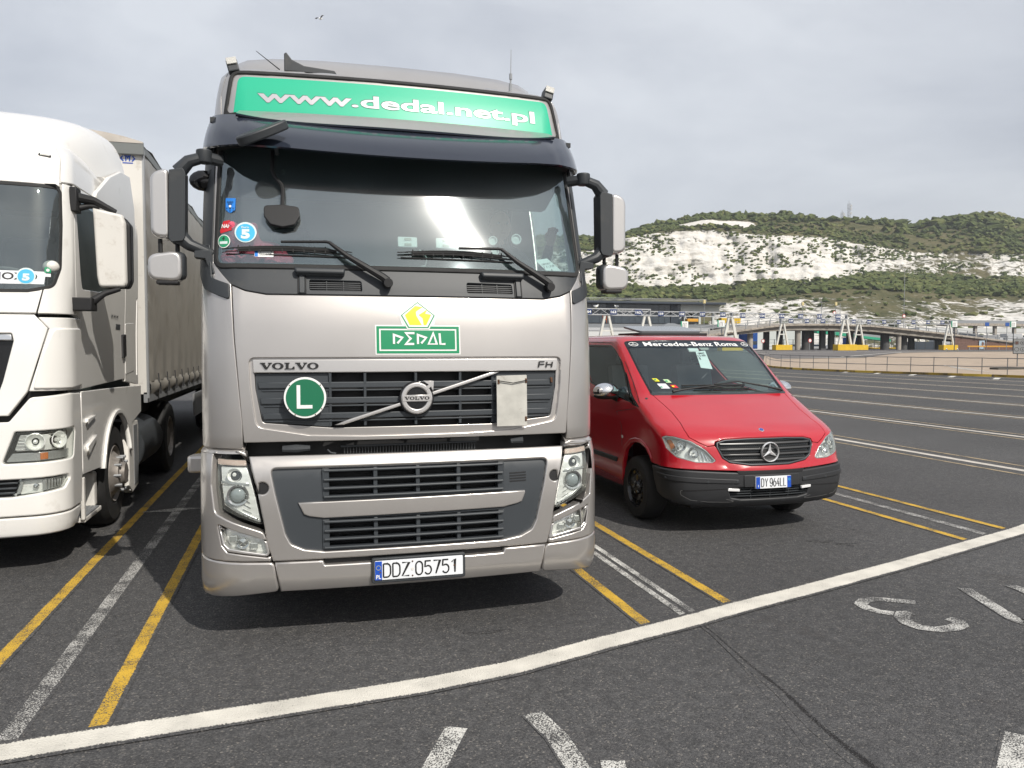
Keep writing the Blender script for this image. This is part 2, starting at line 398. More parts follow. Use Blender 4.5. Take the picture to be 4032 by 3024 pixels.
class Skin:
    """body surface: horizontal contours (straight-ish nose, round corner, straight side) stacked along q"""
    def __init__(self, rows, back=9.):
        r = np.array(rows, float)            # q z vf W a b
        q = r[:, 0]; self.q0, self.q1 = q[0], q[-1]
        self.Q = np.linspace(q[0], q[-1], 1200)
        self.T = [self.pchip(q, r[:, i], self.Q) for i in range(1, 6)]
    @staticmethod
    def pchip(x, y, X):
        h = np.diff(x); d = np.diff(y)/h; m = np.zeros(len(x))
        for i in range(1, len(x)-1):
            if d[i-1]*d[i] > 0:
                w1 = 2*h[i]+h[i-1]; w2 = h[i]+2*h[i-1]
                m[i] = (w1+w2)/(w1/d[i-1]+w2/d[i])
        m[0] = d[0]; m[-1] = d[-1]
        k = np.clip(np.searchsorted(x, X)-1, 0, len(h)-1); t = (X-x[k])/h[k]; H = h[k]
        return ((2*t**3-3*t*t+1)*y[k]+(t**3-2*t*t+t)*H*m[k]+(-2*t**3+3*t*t)*y[k+1]+(t**3-t*t)*H*m[k+1])
    def P(self, s, q):
        s = np.asarray(s, float); q = np.asarray(q, float)
        z, vf, W, a, b = [np.interp(q, self.Q, t) for t in self.T]
        z = z+np.minimum(q-self.q0, 0)+np.maximum(q-self.q1, 0)
        sg = np.where(s < 0, -1., 1.); A = np.abs(s)
        th = np.arctan(2*b/a); R = (W-a)/(1-np.sin(th)); L = R*(np.pi/2-th)
        t = np.clip((A-a)/R, 0, np.pi/2-th)+th
        u = np.where(A < a, A, a+R*(np.sin(t)-np.sin(th)))
        v = np.where(A < a, vf+b*(A/a)**2, vf+b+R*(np.cos(th)-np.cos(t))+np.maximum(A-a-L, 0))
        return np.stack([sg*u, v, z+0*s], -1)
    def N(self, s, q, e=.004):
        s = np.asarray(s, float); q = np.asarray(q, float)
        n = np.cross(self.P(s+e, q)-self.P(s-e, q), self.P(s, q+e)-self.P(s, q-e))
        return n/np.maximum(np.linalg.norm(n, axis=-1, keepdims=True), 1e-9)
VOLVO = Skin([(.26,.26,.10,1.235,1.,.05),(.30,.30,.035,1.25,1.,.05),(.40,.40,.0,1.25,1.,.05),(.75,.75,.0,1.25,1.,.05),(1.0,1.0,.015,1.25,1.,.05),(1.08,1.08,.04,1.25,1.,.05),
  (1.13,1.13,.07,1.25,1.,.05),(1.2,1.2,.06,1.25,1.,.05),(1.6,1.6,.075,1.25,1.,.05),(1.9,1.9,.105,1.25,1.,.05),(2.1,2.1,.15,1.25,1.,.05),(2.27,2.27,.205,1.25,1.,.06),
  (2.6,2.6,.31,1.25,1.,.07),(3.0,3.0,.44,1.24,1.,.08),(3.2,3.2,.51,1.20,1.0,.07),(3.45,3.45,.60,1.165,1.0,.06),(3.53,3.53,.64,1.15,.97,.06),(3.58,3.575,.72,1.12,.92,.07),(3.62,3.61,.92,1.02,.78,.09),(3.9,3.62,1.4,.5,.3,.1)])
MAN = Skin([(.26,.26,.06,1.2,.98,.06),(.33,.33,.02,1.235,1.,.06),(.5,.5,.0,1.245,1.02,.06),(1.1,1.1,.01,1.25,1.02,.06),(1.4,1.4,.03,1.25,1.02,.06),(1.9,1.9,.06,1.25,1.02,.06),(2.15,2.15,.10,1.25,1.02,.07),
  (3.0,3.0,.28,1.23,1.0,.08),(3.2,3.2,.36,1.2,.95,.08),(3.4,3.4,.5,1.14,.85,.1),(3.55,3.52,.72,1.05,.7,.1),(3.75,3.6,1.05,.9,.5,.1),(4.0,3.62,1.5,.5,.3,.1)])
VAN = Skin([(.22,.24,.20,.86,.66,.10),(.28,.29,.06,.90,.70,.10),(.36,.36,.015,.93,.73,.11),(.5,.5,.0,.945,.76,.12),(.62,.62,.005,.95,.76,.12),(.68,.68,.03,.945,.76,.12),(.84,.82,.06,.945,.76,.12),(.97,.92,.11,.945,.75,.12),
  (1.08,.98,.20,.945,.74,.11),(1.3,1.07,.40,.94,.73,.10),(1.55,1.17,.63,.935,.74,.09),(1.80,1.28,.87,.925,.75,.08),(1.86,1.31,.91,.92,.75,.08),(2.1,1.46,1.10,.89,.73,.08),(2.4,1.65,1.34,.855,.71,.08),(2.62,1.79,1.53,.815,.69,.08),(2.70,1.84,1.61,.79,.66,.08),(2.8,1.875,1.72,.75,.60,.08),(3.0,1.895,1.95,.62,.45,.09),(3.6,1.91,2.6,.2,.1,.05)])
# ---------------------------------------------------------------- ground
def gz(x, y):
    d = hypot(x, y); t = min(max((d-70)/55, 0), 1)
    return 1.18*t*t*(3-2*t)
def asphalt_group():
    g = bpy.data.node_groups.new('asphalt', 'ShaderNodeTree')
    g.interface.new_socket('Color', in_out='OUTPUT', socket_type='NodeSocketColor'); g.interface.new_socket('Height', in_out='OUTPUT', socket_type='NodeSocketFloat')
    g.interface.new_socket('Big', in_out='OUTPUT', socket_type='NodeSocketFloat')
    n = g.nodes; l = g.links.new
    o = n.new('NodeGroupOutput'); tcn = n.new('ShaderNodeTexCoord')
    v = n.new('ShaderNodeTexVoronoi'); v.inputs['Scale'].default_value = 125; l(tcn.outputs['Object'], v.inputs['Vector'])
    v2 = n.new('ShaderNodeTexVoronoi'); v2.inputs['Scale'].default_value = 160; l(tcn.outputs['Object'], v2.inputs['Vector'])
    sp = n.new('ShaderNodeSeparateColor'); l(v.outputs['Color'], sp.inputs[0])
    r = n.new('ShaderNodeValToRGB'); e = r.color_ramp.elements
    e[0].position = 0; e[0].color = (.044, .044, .0455, 1); e[1].position = 1; e[1].color = (.20, .185, .165, 1)
    q = r.color_ramp.elements.new(.5); q.color = (.070, .0695, .0705, 1); q = r.color_ramp.elements.new(.93); q.color = (.103, .100, .098, 1)
    l(sp.outputs[0], r.inputs[0])
    big = n.new('ShaderNodeTexNoise'); big.inputs['Scale'].default_value = .33; big.inputs['Detail'].default_value = 5; l(tcn.outputs['Object'], big.inputs['Vector'])
    mr = n.new('ShaderNodeMapRange'); mr.inputs[1].default_value = .3; mr.inputs[2].default_value = .7; mr.inputs[3].default_value = .80; mr.inputs[4].default_value = 1.12; l(big.outputs['Fac'], mr.inputs[0])
    mid = n.new('ShaderNodeTexNoise'); mid.inputs['Scale'].default_value = 14; mid.inputs['Detail'].default_value = 4; l(tcn.outputs['Object'], mid.inputs['Vector'])
    mr2 = n.new('ShaderNodeMapRange'); mr2.inputs[1].default_value = .3; mr2.inputs[2].default_value = .7; mr2.inputs[3].default_value = .82; mr2.inputs[4].default_value = 1.16; l(mid.outputs['Fac'], mr2.inputs[0])
    mm = n.new('ShaderNodeMath'); mm.operation = 'MULTIPLY'; l(mr.outputs[0], mm.inputs[0]); l(mr2.outputs[0], mm.inputs[1])
    sc = n.new('ShaderNodeVectorMath'); sc.operation = 'SCALE'; l(r.outputs[0], sc.inputs[0]); l(mm.outputs[0], sc.inputs['Scale'])
    # oily stains
    st = n.new('ShaderNodeTexNoise'); st.inputs['Scale'].default_value = 1.1; st.inputs['Detail'].default_value = 6; st.inputs['Roughness'].default_value = .6; l(tcn.outputs['Object'], st.inputs['Vector'])
    ms = n.new('ShaderNodeMapRange'); ms.inputs[1].default_value = .60; ms.inputs[2].default_value = .72; ms.inputs[4].default_value = .30; l(st.outputs['Fac'], ms.inputs[0])
    mx_ = n.new('ShaderNodeMixRGB'); mx_.inputs[2].default_value = (.030, .024, .021, 1); l(ms.outputs[0], mx_.inputs[0]); l(sc.outputs[0], mx_.inputs[1])
    l(mx_.outputs[0], o.inputs['Color'])
    h = n.new('ShaderNodeMath'); h.operation = 'ADD'; l(v.outputs['Distance'], h.inputs[0]); l(v2.outputs['Distance'], h.inputs[1]); l(h.outputs[0], o.inputs['Height'])
    l(big.outputs['Fac'], o.inputs['Big'])
    return g
ASPH = asphalt_group()
def ground_mat(name, paint=None, cover=.8, edge=.25, tint=(1, 1, 1), lift=1.0):
    m = bpy.data.materials.new(name); m.use_nodes = True; n = m.node_tree.nodes; l = m.node_tree.links.new
    p = n['Principled BSDF']; g = n.new('ShaderNodeGroup'); g.node_tree = ASPH
    p.inputs['Roughness'].default_value = .82; p.inputs['Specular IOR Level'].default_value = .35
    b = n.new('ShaderNodeBump'); b.inputs['Strength'].default_value = .55; b.inputs['Distance'].default_value = .006
    l(g.outputs['Height'], b.inputs['Height']); b.invert = True; l(b.outputs[0], p.inputs['Normal'])
    tn = n.new('ShaderNodeVectorMath'); tn.operation = 'MULTIPLY'; tn.inputs[1].default_value = tuple(a*lift for a in tint); l(g.outputs['Color'], tn.inputs[0]); col = tn.outputs[0]
    if paint:
        tcn = n.new('ShaderNodeTexCoord'); sx = n.new('ShaderNodeSeparateXYZ'); l(tcn.outputs['UV'], sx.inputs[0])
        def M(op, *a):
            q = n.new('ShaderNodeMath'); q.operation = op
            for i, v in enumerate(a):
                if hasattr(v, 'links'): l(v, q.inputs[i])
                else: q.inputs[i].default_value = v
            return q.outputs[0]
        nn = n.new('ShaderNodeTexNoise'); nn.inputs['Scale'].default_value = 130; nn.inputs['Detail'].default_value = 3; l(tcn.outputs['Object'], nn.inputs['Vector'])
        n2 = n.new('ShaderNodeTexNoise'); n2.inputs['Scale'].default_value = 5; n2.inputs['Detail'].default_value = 5; l(tcn.outputs['Object'], n2.inputs['Vector'])
        ab = M('ABSOLUTE', sx.outputs[1])                                # 0 centre .. 1 edge
        fall = M('MULTIPLY', M('MAXIMUM', M('SUBTRACT', ab, 1-edge), 0.), 1.1/edge)
        val = M('ADD', M('SUBTRACT', cover, fall), M('MULTIPLY', M('SUBTRACT', n2.outputs['Fac'], .5), .55))
        # aggregate tops wear through first: use stone height and fine noise
        thr = M('ADD', M('MULTIPLY', nn.outputs['Fac'], .9), M('MULTIPLY', g.outputs['Height'], .25))
        mk_ = n.new('ShaderNodeMapRange'); mk_.inputs[1].default_value = -.05; mk_.inputs[2].default_value = .06; l(M('SUBTRACT', val, thr), mk_.inputs[0])
        pc = n.new('ShaderNodeVectorMath'); pc.operation = 'SCALE'; pc.inputs[0].default_value = paint
        mr = n.new('ShaderNodeMapRange'); mr.inputs[1].default_value = .3; mr.inputs[2].default_value = .7; mr.inputs[3].default_value = .80; mr.inputs[4].default_value = 1.08; l(n2.outputs['Fac'], mr.inputs[0]); l(mr.outputs[0], pc.inputs['Scale'])
        x = n.new('ShaderNodeMixRGB'); l(mk_.outputs[0], x.inputs[0]); l(col, x.inputs[1]); l(pc.outputs[0], x.inputs[2]); col = x.outputs[0]
    l(col, p.inputs['Base Color']); MATS[name] = m
    return m
ground_mat('asphalt')
ground_mat('line_white_fresh', (.66, .63, .56), 1.0, .38)
ground_mat('line_white_worn', (.50, .49, .46), .66, .30)
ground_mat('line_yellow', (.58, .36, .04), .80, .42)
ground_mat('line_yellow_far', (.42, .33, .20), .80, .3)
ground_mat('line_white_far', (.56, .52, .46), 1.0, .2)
ground_mat('digit_white', (.60, .59, .55), .72, .2)
ground_mat('digit_worn', (.54, .53, .50), .69, .18)
ground_mat('tar', (.014, .013, .013), .78, .9)
mat('concrete_tan', (.36, .285, .215), .85, noise=(.6, .12), dirt=((.24, .20, .165), .5, .55, .6))
mat('yard_grey', (.125, .115, .11), .85, noise=(.25, .2))
mat('yard_dark', (.085, .078, .078), .85, noise=(.25, .2))
mat('kerb_yellow', (.42, .27, .03), .7, dirt=((.09, .07, .04), 1.3, .45, .9))
mat('kerb_yellow_clean', (.62, .42, .05), .6)
mat('white_line_far', (.60, .58, .53), .7, noise=(2, .2))

rad = [0, 2, 4, 8, 16, 32, 60, 70, 76, 82, 88, 94, 100, 106, 112, 118, 125, 135, 160, 220, 400, 900, 2600]
V = [(0, 0, 0)]; Fc = []; K = 96
for r in rad[1:]:
    for k in range(K):
        x, y = r*cos(2*pi*k/K), r*sin(2*pi*k/K); V.append((x, y, gz(x, y)))
for k in range(K): Fc.append((0, 1+k, 1+(k+1) % K))
for i in range(len(rad)-2):
    for k in range(K): a = 1+i*K+k; b = 1+i*K+(k+1) % K; Fc.append((a, a+K, b+K, b))
mk('ground', V, Fc, 'asphalt', smooth=True, kind='structure')

def strip(name, pts, w, m, z=.004, closed=False, step=.4, kind='structure', parent=None, ragged=0.0):
    """flat painted strip along a polyline on the ground; uv.y is -1..1 across"""
    P = [Vector((p[0], p[1], 0)) for p in pts]; Q = []
    for i in range(len(P)-1):
        k = max(1, int((P[i+1]-P[i]).length/step))
        for j in range(k): Q.append(P[i].lerp(P[i+1], j/k))
    Q.append(P[-1]); V = []; UV = []; n = len(Q); acc = 0
    for i, p in enumerate(Q):
        t = (Q[min(i+1, n-1)]-Q[max(i-1, 0)]).normalized(); a = Vector((-t.y, t.x, 0)); ww = w if not callable(w) else w(i/(n-1))
        if i: acc += (p-Q[i-1]).length
        for s_, u in ((-1, -1), (1, 1)):
            q = p+a*s_*ww/2; V.append((q.x, q.y, gz(q.x, q.y)+z)); UV.append((acc, u))
    return mk(name, V, [(2*i, 2*i+2, 2*i+3, 2*i+1) for i in range(n-1)], m, parent, uv=UV, kind=kind)
def poly_ground(name, pts, m, z=.003, kind='structure', th=0):
    bm = bmesh.new(); vs_ = [bm.verts.new((x, y, 0)) for x, y in pts]; bm.faces.new(vs_)
    bmesh.ops.triangulate(bm, faces=bm.faces[:])
    for ax in (0, 1):
        c = [p[ax] for p in pts]; st = 4
        for i in range(1, int((max(c)-min(c))/st)):
            co = [0, 0, 0]; no = [0, 0, 0]; co[ax] = min(c)+i*st; no[ax] = 1
            bmesh.ops.bisect_plane(bm, geom=bm.verts[:]+bm.edges[:]+bm.faces[:], plane_co=co, plane_no=no)
    for f in bm.faces:
        if f.normal.z < 0: f.normal_flip()
    bm.verts.index_update()
    V = [(v.co.x, v.co.y, gz(v.co.x, v.co.y)+z) for v in bm.verts]; F_ = [tuple(v.index for v in f.verts) for f in bm.faces]; bm.free()
    return mk(name, V, F_, m, kind=kind)

# the thick white stop line (two measured edges) and the bay lines running away from it
SL_F = [(-3.6, 3.78), (-1.30, 3.855), (-.70, 3.92), (0, 3.99), (.6, 4.05), (1.1, 4.14), (1.75, 4.355), (2.40, 4.55), (2.83, 4.70), (3.43, 4.88), (4.55, 5.24), (6.5, 5.91), (9, 6.85), (14, 8.6), (24, 12.1), (40, 17.7)]
def stop_y(x): return float(np.interp(x, [p[0] for p in SL_F], [p[1] for p in SL_F]))
strip('stop_line', [(x, y-.105) for x, y in SL_F], .225, 'line_white_fresh', z=.006, step=.15)
BAYS = [-1.28+3.74*k for k in range(-3, 12)]
for k, X in enumerate(BAYS):
    y0 = stop_y(X); y1 = 46 if X > 34 else 62
    if X > 28: y0 = max(y0, 14)
    near = X < 8
    for dx in (-.36, .36):
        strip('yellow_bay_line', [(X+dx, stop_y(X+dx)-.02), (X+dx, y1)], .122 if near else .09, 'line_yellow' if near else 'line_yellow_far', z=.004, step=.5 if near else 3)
    if abs(X-2.46) < .1:
        for dx in (-.048, .040): strip('white_bay_line', [(X+dx, y0-.02), (X+dx, y1)], .062, 'digit_white', z=.002, step=.5)
        continue
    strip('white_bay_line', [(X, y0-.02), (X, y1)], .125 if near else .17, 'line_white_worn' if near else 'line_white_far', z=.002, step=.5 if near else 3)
# worn lettering beyond the stop line, painted to be read from the other side
PZ = [0]
def painted(name, pts, w, m): PZ[0] += 1; strip(name, pts, w, m, z=.002+.0006*(PZ[0] % 4), step=.03)
painted('painted_digit', [(.36, 2.90), (.52, 3.14), (.68, 3.46)], .125, 'digit_white')
painted('painted_digit', [(1.06, 3.50), (1.10, 3.25), (1.10, 3.02), (1.11, 2.8)], .125, 'digit_white')
painted('painted_digit', [(1.20, 2.98), (1.30, 2.95)], .09, 'digit_white')
painted('painted_digit', [(4.07, 4.37), (3.98, 4.43), (3.86, 4.50), (3.76, 4.50), (3.68, 4.44), (3.665, 4.36), (3.69, 4.28), (3.77, 4.21), (3.88, 4.20)], .10, 'digit_worn')
painted('painted_digit', [(3.84, 4.22), (3.76, 4.15), (3.715, 4.05), (3.73, 3.96), (3.81, 3.905), (3.92, 3.90), (4.01, 3.93), (4.05, 3.99), (4.03, 4.05)], .11, 'digit_worn')
painted('painted_digit', [(4.65, 4.53), (4.43, 3.93), (4.43, 3.86), (4.9, 3.86)], .11, 'digit_worn')
painted('painted_digit', [(5.03, 4.50), (5.03, 4.42), (4.98, 4.2), (4.9, 3.86)], .11, 'digit_worn')
painted('painted_digit', [(3.13, 2.72), (2.93, 2.56), (2.72, 2.40)], .16, 'digit_white')
strip('tar_seam', [(2.46, 4.66), (2.44, 4.5), (2.43, 4.2), (2.38, 3.75), (2.36, 3.4), (2.30, 3.0), (2.28, 2.5)], lambda t: .03+.14*t, 'tar', z=.0032, step=.08)
strip('paint_splash', [(-1.62, 8.95), (-1.40, 8.98), (-1.15, 9.02), (-.80, 8.95)], lambda t: .05+.16*max(0, 1-abs(t-.35)*3), 'digit_white', z=.006, step=.05)

strip('oil_stain', [(4.42, 6.05), (4.55, 5.98), (4.66, 5.99)], lambda t: .03+.05*sin(pi*t), 'tar', z=.0032, step=.04)
strip('oil_stain', [(4.60, 5.88), (4.72, 5.84), (4.84, 5.86)], lambda t: .03+.07*sin(pi*t), 'tar', z=.0032, step=.04)
strip('oil_stain', [(.95, 4.62), (1.10, 4.60), (1.2, 4.61)], lambda t: .02+.04*sin(pi*t), 'tar', z=.0032, step=.04)

ground_mat('stain', (.026, .024, .023), .56, .95); ground_mat('stain_faint', (.040, .039, .039), .42, .95)
strip('tar_stain', [(2.42, 4.0), (2.38, 3.6), (2.33, 3.2), (2.27, 2.8), (2.22, 2.4)], lambda t: .08+.34*t, 'stain', z=.0015, step=.08)
strip('tyre_mark', [(-.3, 2.6), (1.2, 3.1), (3.2, 3.55), (6.5, 4.2), (12, 5.2)], .32, 'stain_faint', z=.0006, step=.2)
strip('tyre_mark', [(.6, 2.3), (2.2, 2.75), (4.4, 3.2), (8, 3.8)], .30, 'stain_faint', z=.001, step=.2)
mat('hair_grey', (.14, .12, .10), .9); mat('lip', (.35, .13, .11), .5); mat('shirt_dark', (.05, .055, .07), .9)
mat('indicator_clear', (.55, .54, .50), .2, coat=.6, bump=(200, .6, .01))
mat('indicator_lens', (.55, .40, .33), .2, coat=.8, bump=(120, .5, .01), dirt=((.62, .60, .56), 7, .5, 1.))
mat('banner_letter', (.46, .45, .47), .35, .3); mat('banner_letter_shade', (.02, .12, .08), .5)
# ---------------------------------------------------------------- silver lorry (nose to the camera)
def lorry_wheel(name, parent, c, r, w, side=1, front=True, tyre='rubber', nuts=True):
    """wheel with tyre, rim, hub, nuts; axle along X, outer face towards side"""
    root = MB(); x, y, z = c
    prof = [(r*.56, -w/2), (r*.90, -w/2), (r*.97, -w/2+.03), (r, -w/2+.06), (r, w/2-.06), (r*.97, w/2-.03), (r*.90, w/2), (r*.60, w/2), (r*.56, w/2-.02)]
    root.lathe([(a, b*side) for a, b in prof], c, 'X', 40)
    for k in range(4):
        a = x-w/2+.07+k*(w-.14)/3
        root.lathe([(r+.002, (a-.012)-x), (r+.002, (a+.012)-x)], c, 'X', 40)
    t = root.build(name, tyre, parent, smooth=True)
    m = MB(); o = w/2*side; s = side
    if front:
        pr = [(r*.565, o-.015*s), (r*.55, o-.0*s), (r*.52, o-.02*s), (r*.50, o-.05*s), (r*.36, o+.02*s), (r*.33, o+.055*s), (r*.30, o+.06*s), (r*.24, o+.06*s), (r*.20, o+.10*s), (0.001, o+.105*s)]
    else:
        pr = [(r*.565, o-.01*s), (r*.54, o-.0*s), (r*.52, o-.03*s), (r*.50, o-.12*s), (r*.30, o-.13*s), (r*.28, o-.03*s), (.001, o-.02*s)]
    m.lathe(pr, c, 'X', 32)
    rm = m.build('rim', 'rim_steel', t, smooth=True)
    if nuts:
        for k in range(10):
            a = 2*pi*k/10; b = MB(); b.lathe([(.016, o+(.02 if front else -.13)*s), (.016, o+(.085 if front else -.09)*s), (.001, o+(.09 if front else -.085)*s)], (x, y+r*.335*cos(a), z+r*.335*sin(a)), 'X', 6)
            b.build('wheel_nut', 'galvanised', rm)
    return t
T = thing('lorry', 'silver lorry cab facing the camera with green web address banner above its windscreen', 'lorry', (.678, 4.68, 0))
S = VOLVO
def both(fn):
    fn(1); fn(-1)
def sx(poly, sg): return poly if sg > 0 else mirror(poly)
# lower bumper lip
p = panel('bumper_lip', rounded([(-.827, .497), (-.555, .495), (-.545, .468), (.545, .468), (.555, .495), (.827, .497), (.80, .318), (-.80, .318)], .01), S, 'silver_paint', T, r=.012, thick=.05, off=.012, bulge=None)
both(lambda g: panel('bumper_corner', rounded(sx([(.833, .497), (1.25, .515), (1.62, .535), (1.62, .33), (1.45, .275), (1.2, .285), (.805, .318)], g), .03), S, 'silver_paint', T, r=.014, thick=.05, off=.012))
panel('bumper_slot', [(-.56, .50), (.56, .50), (.56, .455), (-.56, .455)], S, 'black', T, off=-.03, r=0, thick=.01)
# number plate
NP = Plane3((.010, -.028, .417), (1, 0, 0), (0, .03, 1))
ph = panel('number_plate_holder', rounded([(-.285, .075), (.285, .075), (.285, -.075), (-.285, -.075)], .015), NP, 'dark_plastic', T, r=.006, thick=.03, cuts=False)
npl = panel('number_plate', rounded([(-.268, .060), (.268, .060), (.268, -.055), (-.268, -.055)], .008), NP, 'plate_white', ph, off=.006, r=.002, thick=.005, cuts=False)
panel('country_strip', [(-.266, .058), (-.225, .058), (-.225, -.053), (-.266, -.053)], NP, 'plate_blue', npl, off=.0085, r=0, thick=.002, cuts=False)
lettering('country_code', 'PL', NP, 'sign_white', npl, -.260, -.231, -.046, -.022, off=.0102, bold=.02)
b = MB()
for k in range(12):
    a = 2*pi*k/12; c = NP.P(np.array([-.2455+.013*cos(a)]), np.array([.020+.013*sin(a)]))[0]+NP.n*.0095; b.box(c[0]-.0016, c[0]+.0016, c[1]-.0008, c[1], c[2]-.0016, c[2]+.0016)
b.build('star_ring', 'sign_yellow', npl)
# plate characters as even strokes
def chars(name, txt, surf, m, parent, x0, pitch, z0, h, wd, w, off, gaps={}):
    """narrow plate lettering from strokes"""
    R = lambda cx, cy, rx, ry, a0, a1, n=10: [(cx+rx*cos(radians(a0+(a1-a0)*i/n)), cy+ry*sin(radians(a0+(a1-a0)*i/n))) for i in range(n+1)]
    G = {'D': [[(0, 0), (0, 1)], [(0, 1), (.5, 1)]+R(.5, .66, .5, .34, 90, 0)+R(.5, .34, .5, .34, 0, -90)+[(0, 0)]],
         'Z': [[(0, 1), (1, 1), (0, 0), (1, 0)]], '0': [R(.5, .7, .5, .3, 0, 180)+R(.5, .3, .5, .3, 180, 360)+[(1, .7)]],
         '5': [[(.92, 1), (.1, 1), (.04, .55)]+R(.5, .32, .5, .32, 120, -150, 14)], '7': [[(0, 1), (1, 1), (.35, 0)]],
         '1': [[(.1, .78), (.6, 1), (.6, 0)]], 'Y': [[(0, 1), (.5, .48), (1, 1)], [(.5, .48), (.5, 0)]],
         '9': [R(.5, .68, .5, .32, 0, 360, 16), [(1, .68)]+R(.5, .32, .5, .32, 0, -150)], '6': [R(.5, .32, .5, .32, 0, 360, 16), [(0, .32), (.1, .62), (.62, 1)]],
         '4': [[(.7, 1), (0, .3), (1, .3)], [(.72, .6), (.72, 0)]], 'L': [[(0, 1), (0, 0), (.9, 0)]], '3': [R(.45, .74, .45, .26, 150, -90)+R(.45, .25, .5, .25, 90, -150)],
         '2': [R(.5, .7, .5, .3, 160, -20)+[(0, 0), (1, 0)]], '8': [R(.5, .75, .42, .25, 0, 360, 14), R(.5, .26, .5, .26, 0, 360, 14)], '-': [[(.2, .5), (.8, .5)]]}
    out = []; x = x0
    for c in txt:
        if c == ' ': x += pitch*.55; continue
        out.append((c, strokes(name, [[(x+px*wd, z0+pz*h) for px, pz in ln] for ln in G[c]], surf, m, parent, w, off))); x += pitch
    return out
chars('plate_character', 'DDZ', NP, 'print_black', npl, -.216, .056, -.038, .080, .042, .0085, .0085)
chars('plate_character', '05751', NP, 'print_black', npl, -.022, .054, -.038, .080, .040, .0085, .0085)
panel('plate_seal', circle((-.042, .0), .009, 12), NP, 'white_matt', npl, off=.0085, r=0, thick=.002, cuts=False)
for c in ((-.042, .046), (-.042, -.040), (.214, .004), (-.236, -.008)):
    panel('plate_screw', circle(c, .005, 10), NP, 'rust', npl, off=.0095, r=.001, thick=.003, cuts=False)
# bumper main panel with the dark lower grille in its opening
low_hole = rounded([(-.846, 1.042), (.846, 1.042), (.820, .90), (.765, .660), (.735, .60), (.66, .565), (.545, .548), (-.545, .548), (-.66, .565), (-.735, .60), (-.765, .660), (-.820, .90)], [.03, .03, .1, .06, .05, .05, .02, .02, .05, .05, .06, .1])
panel('bumper_panel', rounded([(-.968, 1.112), (.968, 1.112), (.925, .93), (.882, .70), (.872, .62), (.838, .503), (-.838, .503), (-.872, .62), (-.882, .70), (-.925, .93)], .012), S, 'silver_paint', T, holes=[low_hole, circle((-.892, .932), .034, 20), circle((.892, .932), .034, 20)], r=.010, thick=.06, off=.012, res=.07)
both(lambda g: panel('towing_eye_hole', circle((.892*g, .932), .037, 20), S, 'black', T, off=.001, r=0, thick=.01, cuts=False))
gb = panel('lower_grille_surround', offset_loop(low_hole, -.008), S, 'grille_plastic', T, off=-.012, r=.004, thick=.03, holes=[[(-.548, 1.036), (.548, 1.036), (.548, .862), (-.548, .862)], [(-.548, .734), (.548, .734), (.548, .560), (-.548, .560)]])
panel('radiator', [(-.6, 1.12), (.6, 1.12), (.6, .53), (-.6, .53)], S, 'black', T, off=-.11, r=0, thick=.02)
for (za, zb) in ((.862, 1.036), (.560, .734)):
    for k, z in enumerate((za+.008, za+.058, za+.108, zb-.012)):
        def rf(a): return S.P(np.array([a]), np.array([z]))[0]
        b = MB(); xs = np.linspace(-.545, .545, 13)
        P = [[rf(a)+np.array([0, d-.0, h]) for d, h in ((.0, .007), (-.012, .006), (-.014, 0.), (-.012, -.006), (.03, -.014), (.07, -.016), (.07, .004))] for a in xs]
        b.grid(P, closed=True, flip=True); b.build('grille_slat', 'grille_plastic', T, smooth=True)
    for a in (-.535, -.245, .01, .262, .535):
        b = MB(); c = S.P(np.array([a]), np.array([(za+zb)/2]))[0]; hw = .012 if abs(a) < .5 else .02
        b.box(a-hw, a+hw, c[1]+.002, c[1]+.08, za, zb); b.build('grille_rib', 'grille_plastic', T, bevel=.003)
blade = rounded([(-.690, .842), (.690, .850), (.694, .835), (.672, .782), (.640, .770), (.545, .752), (-.545, .744), (-.630, .758), (-.662, .772)], .006)
panel('bumper_blade', blade, S, 'silver_paint', T, off=.004, r=.008, thick=.03)
for k in range(4): panel('vent_slit', [(.595, .965-.017*k), (.705, .967-.017*k), (.703, .959-.017*k), (.595, .957-.017*k)], S, 'black', T, off=-.009, r=0, thick=.004, cuts=False)
